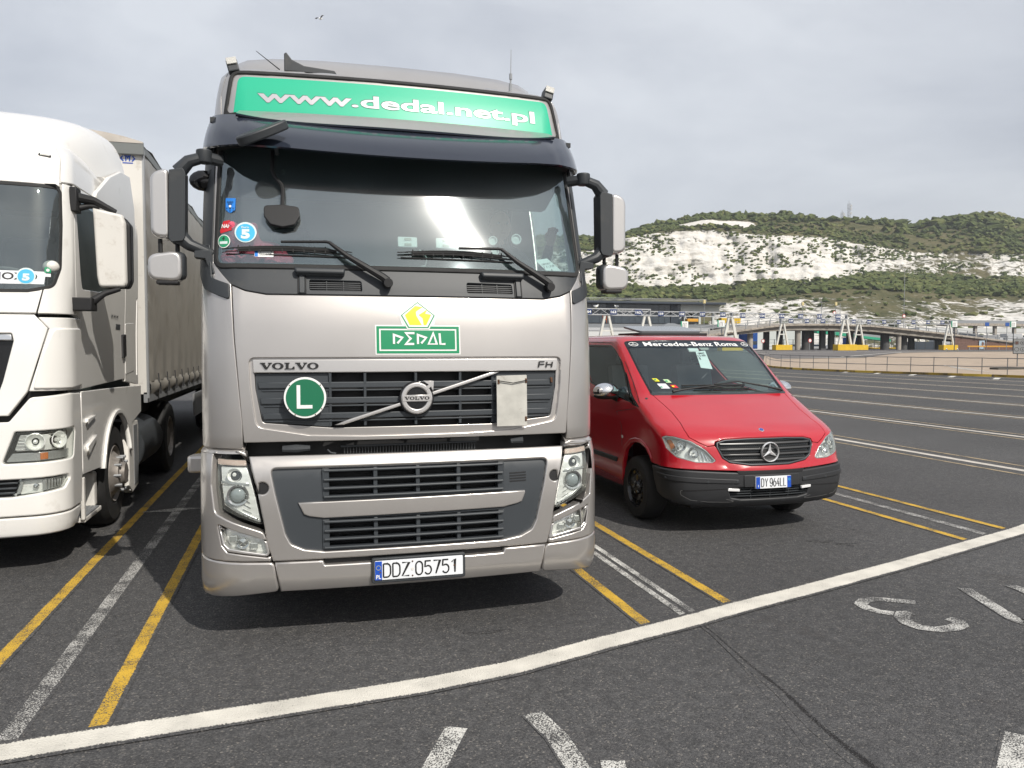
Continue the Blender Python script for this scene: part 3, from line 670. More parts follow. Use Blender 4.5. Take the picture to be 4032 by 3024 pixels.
# headlights
def headlight(g):
    o = sx([(.978, 1.108), (1.185, 1.114), (1.180, .95), (1.158, .810), (1.06, .765), (.98, .735), (.892, .708)], g)
    h = panel('headlight', rounded(o, .014), S, 'black_gloss', T, off=-.045, r=.004, thick=.05)
    tr = panel('lamp_bezel', rounded(sx([(.984, 1.062), (1.158, 1.066), (1.150, .94), (1.132, .835), (1.04, .785), (.905, .722), (.940, .90)], g), .012), S, 'reflector', h, off=-.030, r=.004, thick=.01,
               holes=[circle((1.052*g, 1.008), .040, 20, .036), circle((1.030*g, .893), .056, 26)])
    for nm, cx_, cz_, rr in (('high_beam', 1.052, 1.008, .040), ('low_beam', 1.030, .893, .056)):
        c = S.P(np.array([cx_*g]), np.array([cz_]))[0]; b = MB()
        if nm == 'low_beam':
            b.lathe([(rr+.006, .018), (rr+.004, .012), (rr-.006, .014), (rr-.010, .03), (rr-.012, .04)], c, 'Y', 28); q = b.build('low_beam', 'chrome', h, smooth=True)
            b = MB(); b.lathe([(rr-.012, .04), (rr-.013, .028), (rr*.6, .016), (rr*.3, .010), (.001, .008)], c, 'Y', 28); b.build('projector_lens', 'lens_glass', q, smooth=True)
        else:
            b.lathe([(rr, .022), (rr*.9, .045), (rr*.6, .065), (.012, .075), (.011, .045), (.001, .043)], c, 'Y', 24); b.build('high_beam', 'reflector', h, smooth=True)
    panel('indicator', rounded(sx([(.985, 1.100), (1.172, 1.106), (1.170, 1.072), (.983, 1.066)], g), .008), S, 'indicator_lens', h, off=-.012, r=.004, thick=.02)
    panel('lamp_divider', sx([(.972, .965), (1.152, .975), (1.150, .958), (.968, .950)], g), S, 'lamp_trim', h, off=-.020, r=.004, thick=.012)
    panel('light_strip', rounded(sx([(.915, .748), (1.03, .808), (1.125, .862), (1.128, .842), (1.04, .790), (.912, .728)], g), .006), S, 'lamp_trim', h, off=-.020, r=.005, thick=.012)
    for k in range(5): panel('lamp_fin', sx([(.985+.004*k, .93-.03*k), (.998+.003*k, .93-.03*k), (.985-.006*k, .905-.03*k), (.972-.004*k, .905-.03*k)], g), S, 'chrome', h, off=-.024, r=.001, thick=.004, cuts=False)
    for k in range(8):
        t = k/7; c = (.925+.185*t)*g, .752+.075*t+(.012*sin(pi*t)*-1)
        panel('lamp_stud', circle(c, .0045, 8), S, 'black', h, off=-.018, r=.001, thick=.004, cuts=False)
    panel('headlight_cover', rounded(sx([(.984, 1.102), (1.165, 1.108), (1.160, .95), (1.140, .822), (1.05, .778), (.97, .745), (.899, .716), (.93, .86)], g), .014), S, 'clear_cover', h, off=-.004, r=.006, thick=.012)
both(headlight)
def foglight(g):
    fr = panel('fog_light', rounded(sx([(1.148, .722), (1.122, .605), (1.09, .570), (.848, .530), (.870, .622)], g), [.012, .03, .03, .01, .01]), S, 'silver_plain', T, off=.014, r=.006, thick=.04,
               holes=[rounded(sx([(1.132, .700), (1.108, .612), (1.08, .588), (.868, .548), (.884, .618)], g), .012)])
    panel('fog_bowl', rounded(sx([(1.14, .71), (1.118, .602), (1.086, .578), (.860, .540), (.876, .626)], g), .014), S, 'reflector', fr, off=-.03, r=.002, thick=.01)
    c = S.P(np.array([1.005*g]), np.array([.618]))[0]; b = MB(); b.lathe([(.036, .03), (.034, -.0), (.028, .004), (.024, .012), (.001, .006)], c, 'Y', 22); b.build('fog_lens', 'chrome', fr, smooth=True)
    b = MB()
    for a, z in ((1.06, .640), (.945, .595)):
        q = S.P(np.array([a*g]), np.array([z]))[0]; b.box(q[0]-.022, q[0]+.022, q[1]+.008, q[1]+.03, q[2]-.020, q[2]+.020)
    b.build('fog_inner', 'lamp_trim', fr, bevel=.006)
    panel('fog_cover', rounded(sx([(1.132, .700), (1.108, .612), (1.08, .588), (.868, .548), (.884, .618)], g), .012), S, 'clear_cover', fr, off=.006, r=.003, thick=.006)
both(foglight)
# corner panel round the lamps, reaching back along the side to the wheel arch
both(lambda g: panel('corner_panel', rounded(sx([(.846, .505), (1.2, .515), (1.70, .54), (1.72, 1.06), (1.62, 1.115), (1.25, 1.128), (1.02, 1.15), (.985, 1.135), (.980, 1.118), (1.19, 1.124), (1.198, .95), (1.172, .790), (1.06, .742), (.98, .712), (.884, .676), (.874, .625)], g),
       [.01, .05, .03, .05, .05, .05, .02, .01, 0, .02, .05, .012, .05, .05, .01, .01]), S, 'silver_paint', T, off=.012, r=.009, thick=.07, holes=[rounded(sx([(1.153, .727), (1.126, .602), (1.092, .564), (.856, .526), (.877, .628)], g), .012)]))
def step_top(g):  # ledge over the corner panel and the neck under the cab
    b = MB(); ss = np.linspace(.99, 1.72, 16); P = []
    for d, z in ((.0, 1.128), (-.02, 1.150), (-.06, 1.162), (-.10, 1.17), (-.115, 1.20), (-.115, 1.24)):
        P.append(S.P(ss*g, ss*0+z)+S.N(ss*g, ss*0+z)*(d+.012))
    b.grid(P, flip=g < 0); b.build('corner_ledge', 'silver_paint', T, smooth=True, angle=60)
both(step_top)
for g in (-1, 1):
    b = MB(); b.prism([(g*1.20, .58), (g*1.365, .60), (g*1.375, .66), (g*1.36, .74), (g*1.20, .80)][::g], .955, 1.06, plane='XY'); b.build('side_marker', 'silver_paint', T, bevel=.015, smooth=True, angle=50)
# engine bay seen through the gap under the hood
panel('gap_backing', [(-1.1, 1.26), (1.1, 1.26), (1.1, 1.06), (-1.1, 1.06)], S, 'black', T, off=-.16, r=0, thick=.01)
b = MB()
for k in range(46): a = -.42+k*.018; b.box(a, a+.006, .145, .16, 1.10, 1.145)
b.build('radiator_fins', 'dark_plastic', T, kind='stuff')
b = MB(); b.tube([(-.44, .13, 1.152), (.40, .13, 1.156)], .007); b.tube([(-.78, .12, 1.15), (-.70, .12, 1.15), (-.62, .12, 1.152)], [.02, .028, .018], 10); b.tube([(.62, .12, 1.155), (.70, .12, 1.16)], [.018, .026], 10); b.tube([(-.52, .10, 1.14), (-.50, .10, 1.12), (-.47, .10, 1.115)], .006)
b.build('condenser_pipes', 'dark_plastic', T, smooth=True)
# hood with the recessed upper grille
rec = rounded([(-.962, 1.690), (.962, 1.690), (.955, 1.52), (.925, 1.285), (.62, 1.232), (.3, 1.222), (-.3, 1.222), (-.62, 1.232), (-.925, 1.285), (-.955, 1.52)], [.035, .035, .1, .06, .1, .1, .1, .1, .06, .1])
panel('hood', rounded([(-1.056, 2.118), (-.98, 2.085), (-.86, 2.064), (.86, 2.064), (.98, 2.085), (1.056, 2.118), (1.041, 1.8), (.995, 1.194), (-.995, 1.194), (-1.041, 1.8)], [.005, .1, .1, .1, .1, .005, .5, .012, .012, .5]), S, 'silver_paint', T, holes=[rec], r=.006, thick=.05, res=.09)
panel('grille_bezel', offset_loop(rec, -.012), S, 'silver_paint', T, off=-.020, r=.004, thick=.02, holes=[rounded([(-.935, 1.612), (.935, 1.612), (.928, 1.5), (.893, 1.308), (.50, 1.272), (-.50, 1.272), (-.893, 1.308), (-.928, 1.5)], [.01, .01, .1, .03, .1, .1, .03, .1])])
panel('hood_bar', rounded([(-.944, 1.682), (.944, 1.682), (.938, 1.602), (-.938, 1.602)], .008), S, 'silver_plain', T, off=-.006, r=.006, thick=.03)
panel('grille_backing', [(-.98, 1.64), (.98, 1.64), (.93, 1.25), (-.93, 1.25)], S, 'black', T, off=-.10, r=0, thick=.01)
both(lambda g: panel('grille_end_plate', sx([(.50, 1.600), (.932, 1.600), (.926, 1.48), (.89, 1.312), (.50, 1.276)], g), S, 'grille_plastic', T, off=-.030, r=.003, thick=.02))
for k, (z1, z0) in enumerate(((1.547, 1.510), (1.455, 1.417), (1.363, 1.327))):
    w_ = .915-.012*k
    panel('grille_slat', rounded([(-w_, z1), (w_, z1), (w_-.004, z0), (-w_+.004, z0)], .005), S, 'grille_plastic', T, off=-.018, r=.006, thick=.035)
    panel('grille_slat_edge', [(-w_+.02, z0-.008), (w_-.02, z0-.008), (w_-.02, z0-.018), (-w_+.02, z0-.018)], S, 'grille_plastic', T, off=-.024, r=.003, thick=.01)
for a in (-.50, -.295, .012, .29, .50):
    b = MB(); c = S.P(np.array([a]), np.array([1.45]))[0]; b.box(a-.008, a+.008, c[1]+.022, c[1]+.09, 1.28, 1.60); b.build('grille_rib', 'grille_plastic', T, bevel=.002)
# diagonal bar and round emblem
bar = [(-.480, 1.284), (-.435, 1.284), (.545, 1.598), (.495, 1.598)]
panel('diagonal_bar', bar, S, 'black', T, off=-.010, r=0, thick=.012)
panel('diagonal_bar', [(-.480, 1.290), (-.425, 1.290), (.538, 1.592), (.485, 1.592)][:2]+[(.538, 1.595), (.478, 1.595)], S, 'silver_plain', T, off=.008, r=.006, thick=.03)
em = panel('emblem', circle((.012, 1.442), .106, 36), S, 'black_gloss', T, off=.012, r=.004, thick=.04, cuts=False)
panel('emblem_ring', circle((.012, 1.442), .096, 40), S, 'silver_plain', em, off=.026, r=.008, thick=.02, holes=[circle((.012, 1.442), .066, 36)], cuts=False)
panel('emblem_bar', [(-.078, 1.462), (.102, 1.462), (.102, 1.422), (-.078, 1.422)], S, 'silver_plain', em, off=.028, r=.003, thick=.02, cuts=False)
panel('emblem_arrow', [(.056, 1.500), (.083, 1.524), (.050, 1.548), (.116, 1.546), (.112, 1.482), (.098, 1.510), (.070, 1.486)], S, 'silver_plain', em, off=.027, r=.002, thick=.015, cuts=False)
def slab(name, x0, x1, z0, z1, off, parent, m='print_black'):
    """wide slab-serif VOLVO built as flat polygons"""
    W_ = (x1-x0)/5.15; H_ = z1-z0
    Vv = [(0, 1), (.46, 1), (.46, .86), (.39, .86), (.60, .32), (.80, .86), (.70, .86), (.70, 1), (1.04, 1), (1.04, .86), (.95, .86), (.60, 0), (.44, 0), (.10, .86), (0, .86)]
    Lv = [(0, 1), (.44, 1), (.44, .86), (.35, .86), (.35, .15), (.62, .15), (.74, .42), (.86, .42), (.86, 0), (0, 0), (0, .14), (.10, .14), (.10, .86), (0, .86)]
    x = 0; 
    for ch, adv in (('V', 1.03), ('O', 1.08), ('L', .92), ('V', 1.03), ('O', 1.05)):
        f = lambda q: [(x0+(x+px)*W_, z0+pz*H_) for px, pz in q]
        if ch == 'O': panel(name, f(circle((.5, .5), .5, 28)), S, m, parent, off=off, r=0, thick=.002, cuts=False, holes=[f(circle((.5, .5), .24, 20, .36))])
        else: panel(name, f(Vv if ch == 'V' else Lv), S, m, parent, off=off, r=0, thick=.002, cuts=False)
        x += adv
slab('badge_letter', -.900, -.560, 1.622, 1.662, .001, T)
slab('emblem_letter', -.064, .090, 1.432, 1.452, .030, em)
strokes('badge_letter', [[(.806, 1.622), (.814, 1.660), (.848, 1.660)], [(.810, 1.643), (.846, 1.643)]], S, 'print_black', T, .008, .002)
strokes('badge_letter', [[(.858, 1.622), (.866, 1.660)], [(.896, 1.622), (.904, 1.660)], [(.862, 1.642), (.900, 1.642)]], S, 'print_black', T, .008, .002)
# green disc with L
ds = panel('round_sign', circle((-.643, 1.455), .120, 44), S, 'sign_white', T, off=.050, r=.002, thick=.004, cuts=False)
panel('sign_disc', circle((-.643, 1.455), .108, 44), S, 'sign_dark_green', ds, off=.0525, r=0, thick=.002, cuts=False)
panel('sign_letter', [(-.690, 1.528), (-.670, 1.528), (-.670, 1.412), (-.602, 1.412), (-.602, 1.392), (-.690, 1.392)], S, 'sign_white', ds, off=.055, r=0, thick=.002, cuts=False)
for a in (40, 140, 215, 240, 300, 325): panel('sign_rivet', circle((-.643+.114*cos(radians(a)), 1.455+.114*sin(radians(a))), .0035, 8), S, 'rust', ds, off=.053, r=0, thick=.002, cuts=False)
bd = panel('blank_board', rounded([(.512, 1.572), (.712, 1.576), (.712, 1.256), (.512, 1.256)], .006), S, 'white_board', T, off=.034, r=.002, thick=.004)
b = MB(); q = [S.P(np.array([a]), np.array([z]))[0]+np.array([0, -.045, 0]) for a, z in ((.525, 1.543), (.62, 1.528), (.712, 1.545))]; b.tube(q, .003, 6); b.build('board_wire', 'print_black', bd)
for a, z in ((.524, 1.535), (.706, 1.540), (.703, 1.300)): panel('board_bracket', [(a-.006, z+.014), (a+.006, z+.014), (a+.006, z-.014), (a-.006, z-.014)], S, 'rust', bd, off=.040, r=.002, thick=.008, cuts=False)
panel('rusty_bracket', [(.893, 1.560), (.905, 1.558), (.905, 1.525), (.893, 1.528)], S, 'rust', T, off=-.005, r=.002, thick=.015, cuts=False)
# company sticker
c0 = .030
st = panel('company_sticker', [(c0-.262, 1.888), (c0-.098, 1.888), (c0-.118, 1.945), (c0, 2.036), (c0+.118, 1.945), (c0+.098, 1.888), (c0+.262, 1.888), (c0+.262, 1.707), (c0-.262, 1.707)], S, 'sign_white', T, off=.002, r=.001, thick=.002)
def rect(a, z1, b_, z0): return [(a, z1), (b_, z1), (b_, z0), (a, z0)]
panel('sticker_frame', rect(c0-.254, 1.880, c0+.254, 1.715), S, 'sign_green', st, off=.004, r=0, thick=.001, holes=[rect(c0-.238, 1.866, c0+.238, 1.730)])
panel('sticker_field', rect(c0-.228, 1.856, c0+.228, 1.740), S, 'sign_green', st, off=.004, r=0, thick=.001)
pent = lambda k: [(c0+k*x, 1.955+k*z) for x, z in ((-.105, -.008), (0, .075), (.105, -.008), (.062, -.085), (-.062, -.085))]
panel('sticker_pentagon', pent(1.08), S, 'sign_white', st, off=.005, r=0, thick=.001)
panel('sticker_pentagon', pent(1.0), S, 'sign_green', st, off=.006, r=0, thick=.001, holes=[pent(.92)])
panel('sticker_emblem', [(c0-.080, 1.948), (c0-.015, 2.005), (c0+.030, 1.998), (c0-.012, 1.970), (c0-.010, 1.945), (c0+.022, 1.888), (c0-.052, 1.888)], S, 'sign_yellow', st, off=.0065, r=0, thick=.001)
panel('sticker_emblem', [(c0+.005, 1.950), (c0+.060, 1.985), (c0+.045, 1.958), (c0+.082, 1.952), (c0+.050, 1.888), (c0+.034, 1.888), (c0+.028, 1.930)], S, 'sign_yellow', st, off=.0065, r=0, thick=.001)
zb, zt = 1.772, 1.838
for ln in ([[(-.145, zb), (-.145, zt-.01), (-.095, zt-.028), (-.125, zb+.004)]], [[(-.022, zt), (-.075, zt), (-.045, (zb+zt)/2), (-.075, zb), (-.025, zb)]], [[(-.002, zb), (-.002, zt-.01), (.048, zt-.028), (.018, zb+.004)]],
           [[(.062, zb), (.092, zt), (.112, zb), (.062, zb)]], [[(.130, zt), (.134, zb), (.165, zb)]]):
    strokes('sticker_letter', [[(c0+a*1.02-.002, z) for a, z in l_] for l_ in ln], S, 'sign_white', st, .013, .0065)
# cowl under the windscreen
cv = lambda x0, x1: rounded([(x0, 2.160), (x1, 2.155), (x1+.004, 2.092), (x0, 2.096)], .012)
panel('windscreen_cowl', rounded([(-1.20, 2.262), (1.20, 2.262), (1.20, 2.16), (1.058, 2.124), (.98, 2.091), (.86, 2.070), (-.86, 2.070), (-.98, 2.091), (-1.058, 2.124), (-1.20, 2.16)], [.01, .01, .02, .0, .1, .1, .1, .1, 0, .02]), S, 'dark_plastic', T, r=.004, thick=.03, off=-.004, holes=[cv(-.612, -.307), cv(.352, .648)])
for x0 in (-.612, .352):
    panel('vent_backing', rect(x0-.01, 2.165, x0+.315, 2.085), S, 'black', T, off=-.03, r=0, thick=.004)
    for k in range(5): panel('vent_slat', rect(x0, 2.148-.0125*k, x0+.302, 2.143-.0125*k), S, 'dark_plastic', T, off=-.010, r=.001, thick=.012)
    for k in (1, 2): panel('vent_rib', rect(x0+.1*k-.002, 2.16, x0+.1*k+.002, 2.092), S, 'dark_plastic', T, off=-.012, r=.0, thick=.01)
for x0, x1, xf in ((-.700, -.400, -.655), (.437, .728, .690)):
    h = panel('hood_grip', rounded([(x0, 2.218), (x1, 2.216), (x1-.005, 2.180), (x0+.01, 2.182)], .018), S, 'dark_plastic', T, off=.045, r=.014, thick=.06)
    for q in (-.022, .022): panel('grip_foot', rect(xf+q-.003, 2.20, xf+q+.003, 2.075), S, 'black', h, off=.004, r=.001, thick=.01)
    panel('grip_foot', rect(xf-.016, 2.19, xf+.016, 2.075), S, 'dark_plastic', h, off=.010, r=.004, thick=.02)
# windscreen, rubber frame
WS = rounded([(-1.160, 2.250), (1.160, 2.250), (1.150, 2.65), (1.135, 3.06), (-1.135, 3.06), (-1.150, 2.65)], [.05, .05, .2, .05, .05, .2])
panel('windscreen_seal', offset_loop(WS, -.028), S, 'rubber', T, off=.006, r=.008, thick=.03, holes=[offset_loop(WS, .004)])
wsg = panel('windscreen', WS, S, 'windscreen_glass', T, off=-.002, r=0, thick=.0)
# cab shell: pillars, sides, roof
def cabside(g):
    side = rounded(sx([(1.192, 2.262), (1.182, 2.65), (1.165, 3.10), (1.15, 3.22), (3.3, 3.22), (3.3, 1.16), (1.0, 1.16), (1.002, 1.3), (1.045, 1.8), (1.062, 2.125)], g), .004)
    win = rounded(sx([(1.56, 2.20), (1.60, 2.90), (1.72, 2.98), (2.35, 2.98), (2.35, 2.28), (1.9, 2.14)], g), .05)
    panel('cab_side', side, S, 'silver_paint', T, r=.006, thick=.03, off=0, holes=[win], res=.07)
    panel('pillar_trim', rounded(sx([(1.172, 2.19), (1.42, 2.22), (1.40, 3.06), (1.19, 3.06), (1.196, 2.65), (1.205, 2.262)], g), .01), S, 'dark_plastic', T, off=.005, r=.004, thick=.01)
    panel('corner_trim', rounded(sx([(1.066, 2.122), (1.19, 2.165), (1.22, 2.38), (1.42, 2.36), (1.36, 2.20), (1.26, 2.10), (1.14, 2.055), (1.066, 2.03)], g), .02), S, 'dark_plastic', T, off=.012, r=.006, thick=.02)
    panel('door_glass', win, S, 'white_truck_glass', T, off=-.012, r=0, thick=0)
both(cabside)
fr_ = rounded([(-1.075, 3.515), (1.075, 3.515), (1.12, 3.22), (-1.12, 3.22)], [.06, .06, .01, .01])
panel('roof_front', rounded([(-1.152, 3.224), (1.152, 3.224), (1.162, 3.36), (1.11, 3.55), (.6, 3.60), (-.6, 3.60), (-1.11, 3.55), (-1.162, 3.36)], .02), S, 'silver_paint', T, r=.003, thick=.02, res=.06)
both(lambda g: panel('roof_side', rounded(sx([(1.156, 3.224), (1.166, 3.36), (1.114, 3.55), (.6, 3.605), (.6, 3.80), (3.0, 3.80), (3.2, 3.5), (3.3, 3.224)], g), .01), S, 'silver_paint', T, r=.002, thick=.02, res=.06))
b = MB(); ss_ = np.linspace(-.62, .62, 9); b.grid([S.P(ss_, ss_*0+q) for q in np.linspace(3.6, 3.9, 12)]); b.build('roof_centre', 'silver_paint', T, smooth=True)
gs = panel('banner_seal', offset_loop(fr_, -.012), S, 'rubber', T, off=.010, r=.008, thick=.02, holes=[offset_loop(fr_, .014)])
bn = panel('banner', rounded([(-1.030, 3.482), (1.030, 3.482), (1.060, 3.23), (-1.060, 3.23)], [.05, .05, .005, .005]), S, 'green_banner', T, off=.004, r=.002, thick=.004)
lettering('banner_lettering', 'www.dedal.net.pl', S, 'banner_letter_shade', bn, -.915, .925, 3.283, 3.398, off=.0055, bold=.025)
lettering('banner_lettering', 'www.dedal.net.pl', S, 'banner_letter', bn, -.912, .928, 3.278, 3.393, off=.0075, bold=.022)
# sun visor: dark shell standing proud of the screen, silver strip over it
ss_ = np.linspace(-1.45, 1.45, 61); b = MB()
def HN(sv, z):
    n = S.N(sv, z).copy(); n[:, 2] = 0; return n/np.linalg.norm(n, axis=1, keepdims=True)
def vis(sv, k):   # k 0 top .. 1 bottom lip
    a = np.abs(sv); ztop = 3.150+.075*np.clip(a/1.2, 0, 1)**2; zbot = 2.915+.085*np.clip(a/1.3, 0, 1)**2
    z = ztop+(zbot-ztop)*k; fall = np.clip(1.75-.95*a, .16, 1)
    f2_ = np.clip((1.32-a)/.35, 0, 1)
    return S.P(sv, z)+HN(sv, z)*(.012+.043*f2_+(.20*k*fall+.035*np.sin(np.pi*k)*fall)*(.12+.88*f2_))[..., None]
P = [vis(ss_, np.full(len(ss_), k)) for k in np.linspace(0, 1, 11)]
low = P[-1]; low2 = low+np.array([0, .012, -.008]); inn = low+np.array([0, .022, .006])
inn2 = S.P(ss_, ss_*0+3.13)+S.N(ss_, ss_*0)*.01; topb = S.P(ss_, ss_*0+3.19)+S.N(ss_, ss_*0+3.2)*.0
b.grid([inn2, inn, low2]+P[::-1]+[topb]); b.build('sun_visor', 'visor', T, smooth=True, angle=50)
b = MB(); s2_ = np.linspace(-1.02, 1.02, 41); P = []
for k in np.linspace(0, 1, 7):
    z = 3.243-.088*k*(1-.55*(np.abs(s2_)/1.02)**5); o = .012+.070*k
    P.append(S.P(s2_, z)+HN(s2_, s2_*0+3.2)*o)
b.grid(P[::-1]); b.build('visor_strip', 'silver_paint', T, smooth=True, angle=60)
b = MB(); q = P[-1]; b.grid([q+np.array([0, .0, -.020]), q+np.array([0, -.014, -.014]), q+np.array([0, -.016, -.004]), q+np.array([0, 0, .002])]); b.build('visor_strip_edge', 'visor', T, smooth=True)
# marker lamps on the roof corners, aerials, snorkel
for g in (-1, 1):
    b = MB(); Mx = Matrix.Translation((1.065*g, .735, 3.555)) @ Matrix.Rotation(.25*g, 4, 'Y') @ Matrix.Rotation(-.25, 4, 'X')
    b.box(-.035, .035, -.03, .05, -.04, .045, Mx); l_ = b.build('marker_lamp', 'dark_plastic', T, bevel=.008)
    b = MB(); b.box(-.032, .032, -.042, -.028, .004, .05, Mx); b.build('lamp_lens', 'indicator_clear', l_, bevel=.003)
b = MB(); b.tube([(.80, .78, 3.52), (.80, .78, 3.56)], .022, 10); b.tube([(.80, .78, 3.56), (.802, .78, 3.63)], .012, 8); b.tube([(.802, .78, 3.63), (.803, .78, 3.66)], .006, 8); b.tube([(.803, .78, 3.66), (.803, .78, 3.70)], .011, 8); b.tube([(.803, .78, 3.70), (.806, .78, 3.87)], [.003, .002], 6)
b.build('aerial', 'steel_grey', T, smooth=True)
b = MB(); b.tube([(-.78, .95, 3.64), (-.93, .92, 3.74)], [.004, .002], 6); b.build('aerial', 'black', T)
b = MB(); b.prism([(-.75, 3.60), (-.75, 3.715), (-.735, 3.725), (-.70, 3.68), (-.62, 3.645), (-.42, 3.63), (-.40, 3.60)], .84, .93); b.build('roof_horn', 'dark_plastic', T, bevel=.006)
# roof spoiler: broad fairing with hollow centre
b = MB(); rows = []
prof = [(-1.17, 0), (-1.17, .45), (-1.16, .72), (-1.12, .88), (-1.03, .965), (-.85, 1.0), (-.5, 1.02), (0, 1.03), (.5, 1.02), (.85, 1.0), (1.03, .965), (1.12, .88), (1.16, .72), (1.17, .45), (1.17, 0)]
for y, h, wv, zb_ in ((.93, .02, .93, 3.50), (1.02, .14, .94, 3.50), (1.12, .24, .96, 3.50), (1.25, .325, .98, 3.50), (1.45, .39, 1.0, 3.50), (1.8, .45, 1.01, 3.50), (2.25, .50, 1.01, 3.50)):
    rows.append([(x*wv, y+(.12*(x/1.16)**4 if y < 1.6 else 0), zb_+h*k-.05*(1-k)) for x, k in prof])
b.grid(rows); b.build('roof_spoiler', 'silver_paint', T, smooth=True, angle=50)
b = MB(); b.box(-1.2, 1.2, 2.24, 2.28, 1.2, 3.6); b.build('cab_rear_wall', 'interior_dark', T)
# mirrors
def mirrors(g):
    X = lambda x: x*g
    ar = MB(); ar.prism([(X(x), z) for x, z in ((-1.405, 2.80), (-1.33, 2.815), (-1.315, 2.79), (-1.322, 2.41), (-1.335, 2.385), (-1.40, 2.375), (-1.415, 2.40))][::g], .34, .47)
    ar.tube([(X(-1.36), .40, 2.80), (X(-1.30), .39, 2.865), (X(-1.24), .39, 2.885)], [.046, .038, .034], 12); ar.lathe([(.001, -.04), (.042, -.04), (.046, -.03), (.046, .035), (.04, .04), (.001, .04)], (X(-1.215), .40, 2.90), 'Z', 20)
    ar.tube([(X(-1.22), .40, 2.90), (X(-1.12), .46, 2.89)], [.034, .036], 10)
    ar.tube([(X(-1.36), .40, 2.42), (X(-1.30), .38, 2.365), (X(-1.20), .38, 2.325), (X(-1.15), .40, 2.315)], [.048, .036, .028, .026], 12)
    ar.prism([(X(x), z) for x, z in ((-1.275, 2.33), (-1.18, 2.34), (-1.165, 2.24), (-1.20, 2.235), (-1.215, 2.285), (-1.275, 2.29))][::g], .35, .45)
    a = ar.build('mirror_arm', 'dark_plastic', T, smooth=True, bevel=.008, angle=30)
    def shell(nm, x0, x1, z0, z1, y0, dep, m, par, rr):
        pl = plain(y0)
        poly = rounded([(X(x0), z1-.035), (X(x1), z1), (X(x1), z0), (X(x0), z0+.01)], rr, n=7)
        return panel(nm, poly, pl, m, par, r=.022, thick=dep, res=.04, rim=5)
    mm = shell('mirror_housing', -1.515, -1.408, 2.398, 2.818, .355, .13, 'silver_plain', T, [.10, .035, .035, .10])
    b = MB(); b.box(*sorted((X(-1.50), X(-1.33))), .48, .487, 2.43, 2.78); b.build('mirror_glass', 'chrome', mm, bevel=.003)
    w1 = shell('wide_mirror', -1.535, -1.345, 2.142, 2.335, .35, .13, 'silver_plain', T, .06)
    b = MB(); b.box(*sorted((X(-1.40), X(-1.328))), .362, .475, 2.158, 2.325); b.build('mirror_inner_end', 'dark_plastic', w1, smooth=True, bevel=.03, angle=60)
    b = MB(); b.tube([(X(-1.47), .41, 2.40), (X(-1.47), .41, 2.32)], .013, 8); b.build('mirror_link', 'black', w1); b = MB(); b.tube([(X(-1.375), .41, 2.40), (X(-1.375), .41, 2.32)], .013, 8); b.build('mirror_link', 'black', w1)
    b = MB(); b.box(*sorted((X(-1.49), X(-1.37))), .36, .46, 2.128, 2.15); b.build('mirror_underside', 'black', w1, bevel=.006)
both(mirrors)
b = MB(); b.ball((-1.245, .62, 2.80), (.085, .035, .065)); b.tube([(-1.18, .60, 2.86), (-1.22, .62, 2.83)], .02, 8); b.build('kerb_mirror', 'black_gloss', T, smooth=True)
# front mirror hanging from the visor, with its rod
b = MB(); Mx = Matrix.Translation((-.868, .20, 3.012)) @ Matrix.Rotation(-.42, 4, 'Y') @ Matrix.Rotation(.35, 4, 'X')
pl_ = [(.155*cos(t), .060*sin(t)*(1.15-.35*cos(t))) for t in np.linspace(0, 2*pi, 28, endpoint=False)]
b.prism(pl_, -.026, .030, Mx, plane='XY'); b.build('front_mirror', 'dark_plastic', T, smooth=True, bevel=.01, angle=40)
b = MB(); b.tube([(-.80, .30, 3.03), (-.795, .33, 2.96), (-.79, .36, 2.93)], .012, 8); b.build('mirror_rod', 'dark_plastic', T, smooth=True)
# solid black shape on a stalk, standing in for the front mirror's dark reflection
on = lambda a, z, o_: tuple(S.P(np.array([a]), np.array([z]))[0]+S.N(np.array([a]), np.array([z]))[0]*o_)
b = MB(); b.tube([on(-.815, 2.95, .05), on(-.820, 2.83, .04), on(-.805, 2.79, .035), on(-.765, 2.74, .035), on(-.758, 2.71, .035), on(-.760, 2.60, .04)], .012, 8); im = b.build('dark_stalk_shape', 'black', T, smooth=True)
panel('dark_mirror_shape', rounded([(-.868, 2.596), (-.760, 2.606), (-.662, 2.592), (-.660, 2.53), (-.69, 2.478), (-.760, 2.462), (-.83, 2.478), (-.868, 2.53)], .025), S, 'black', im, off=.05, r=.006, thick=.02)
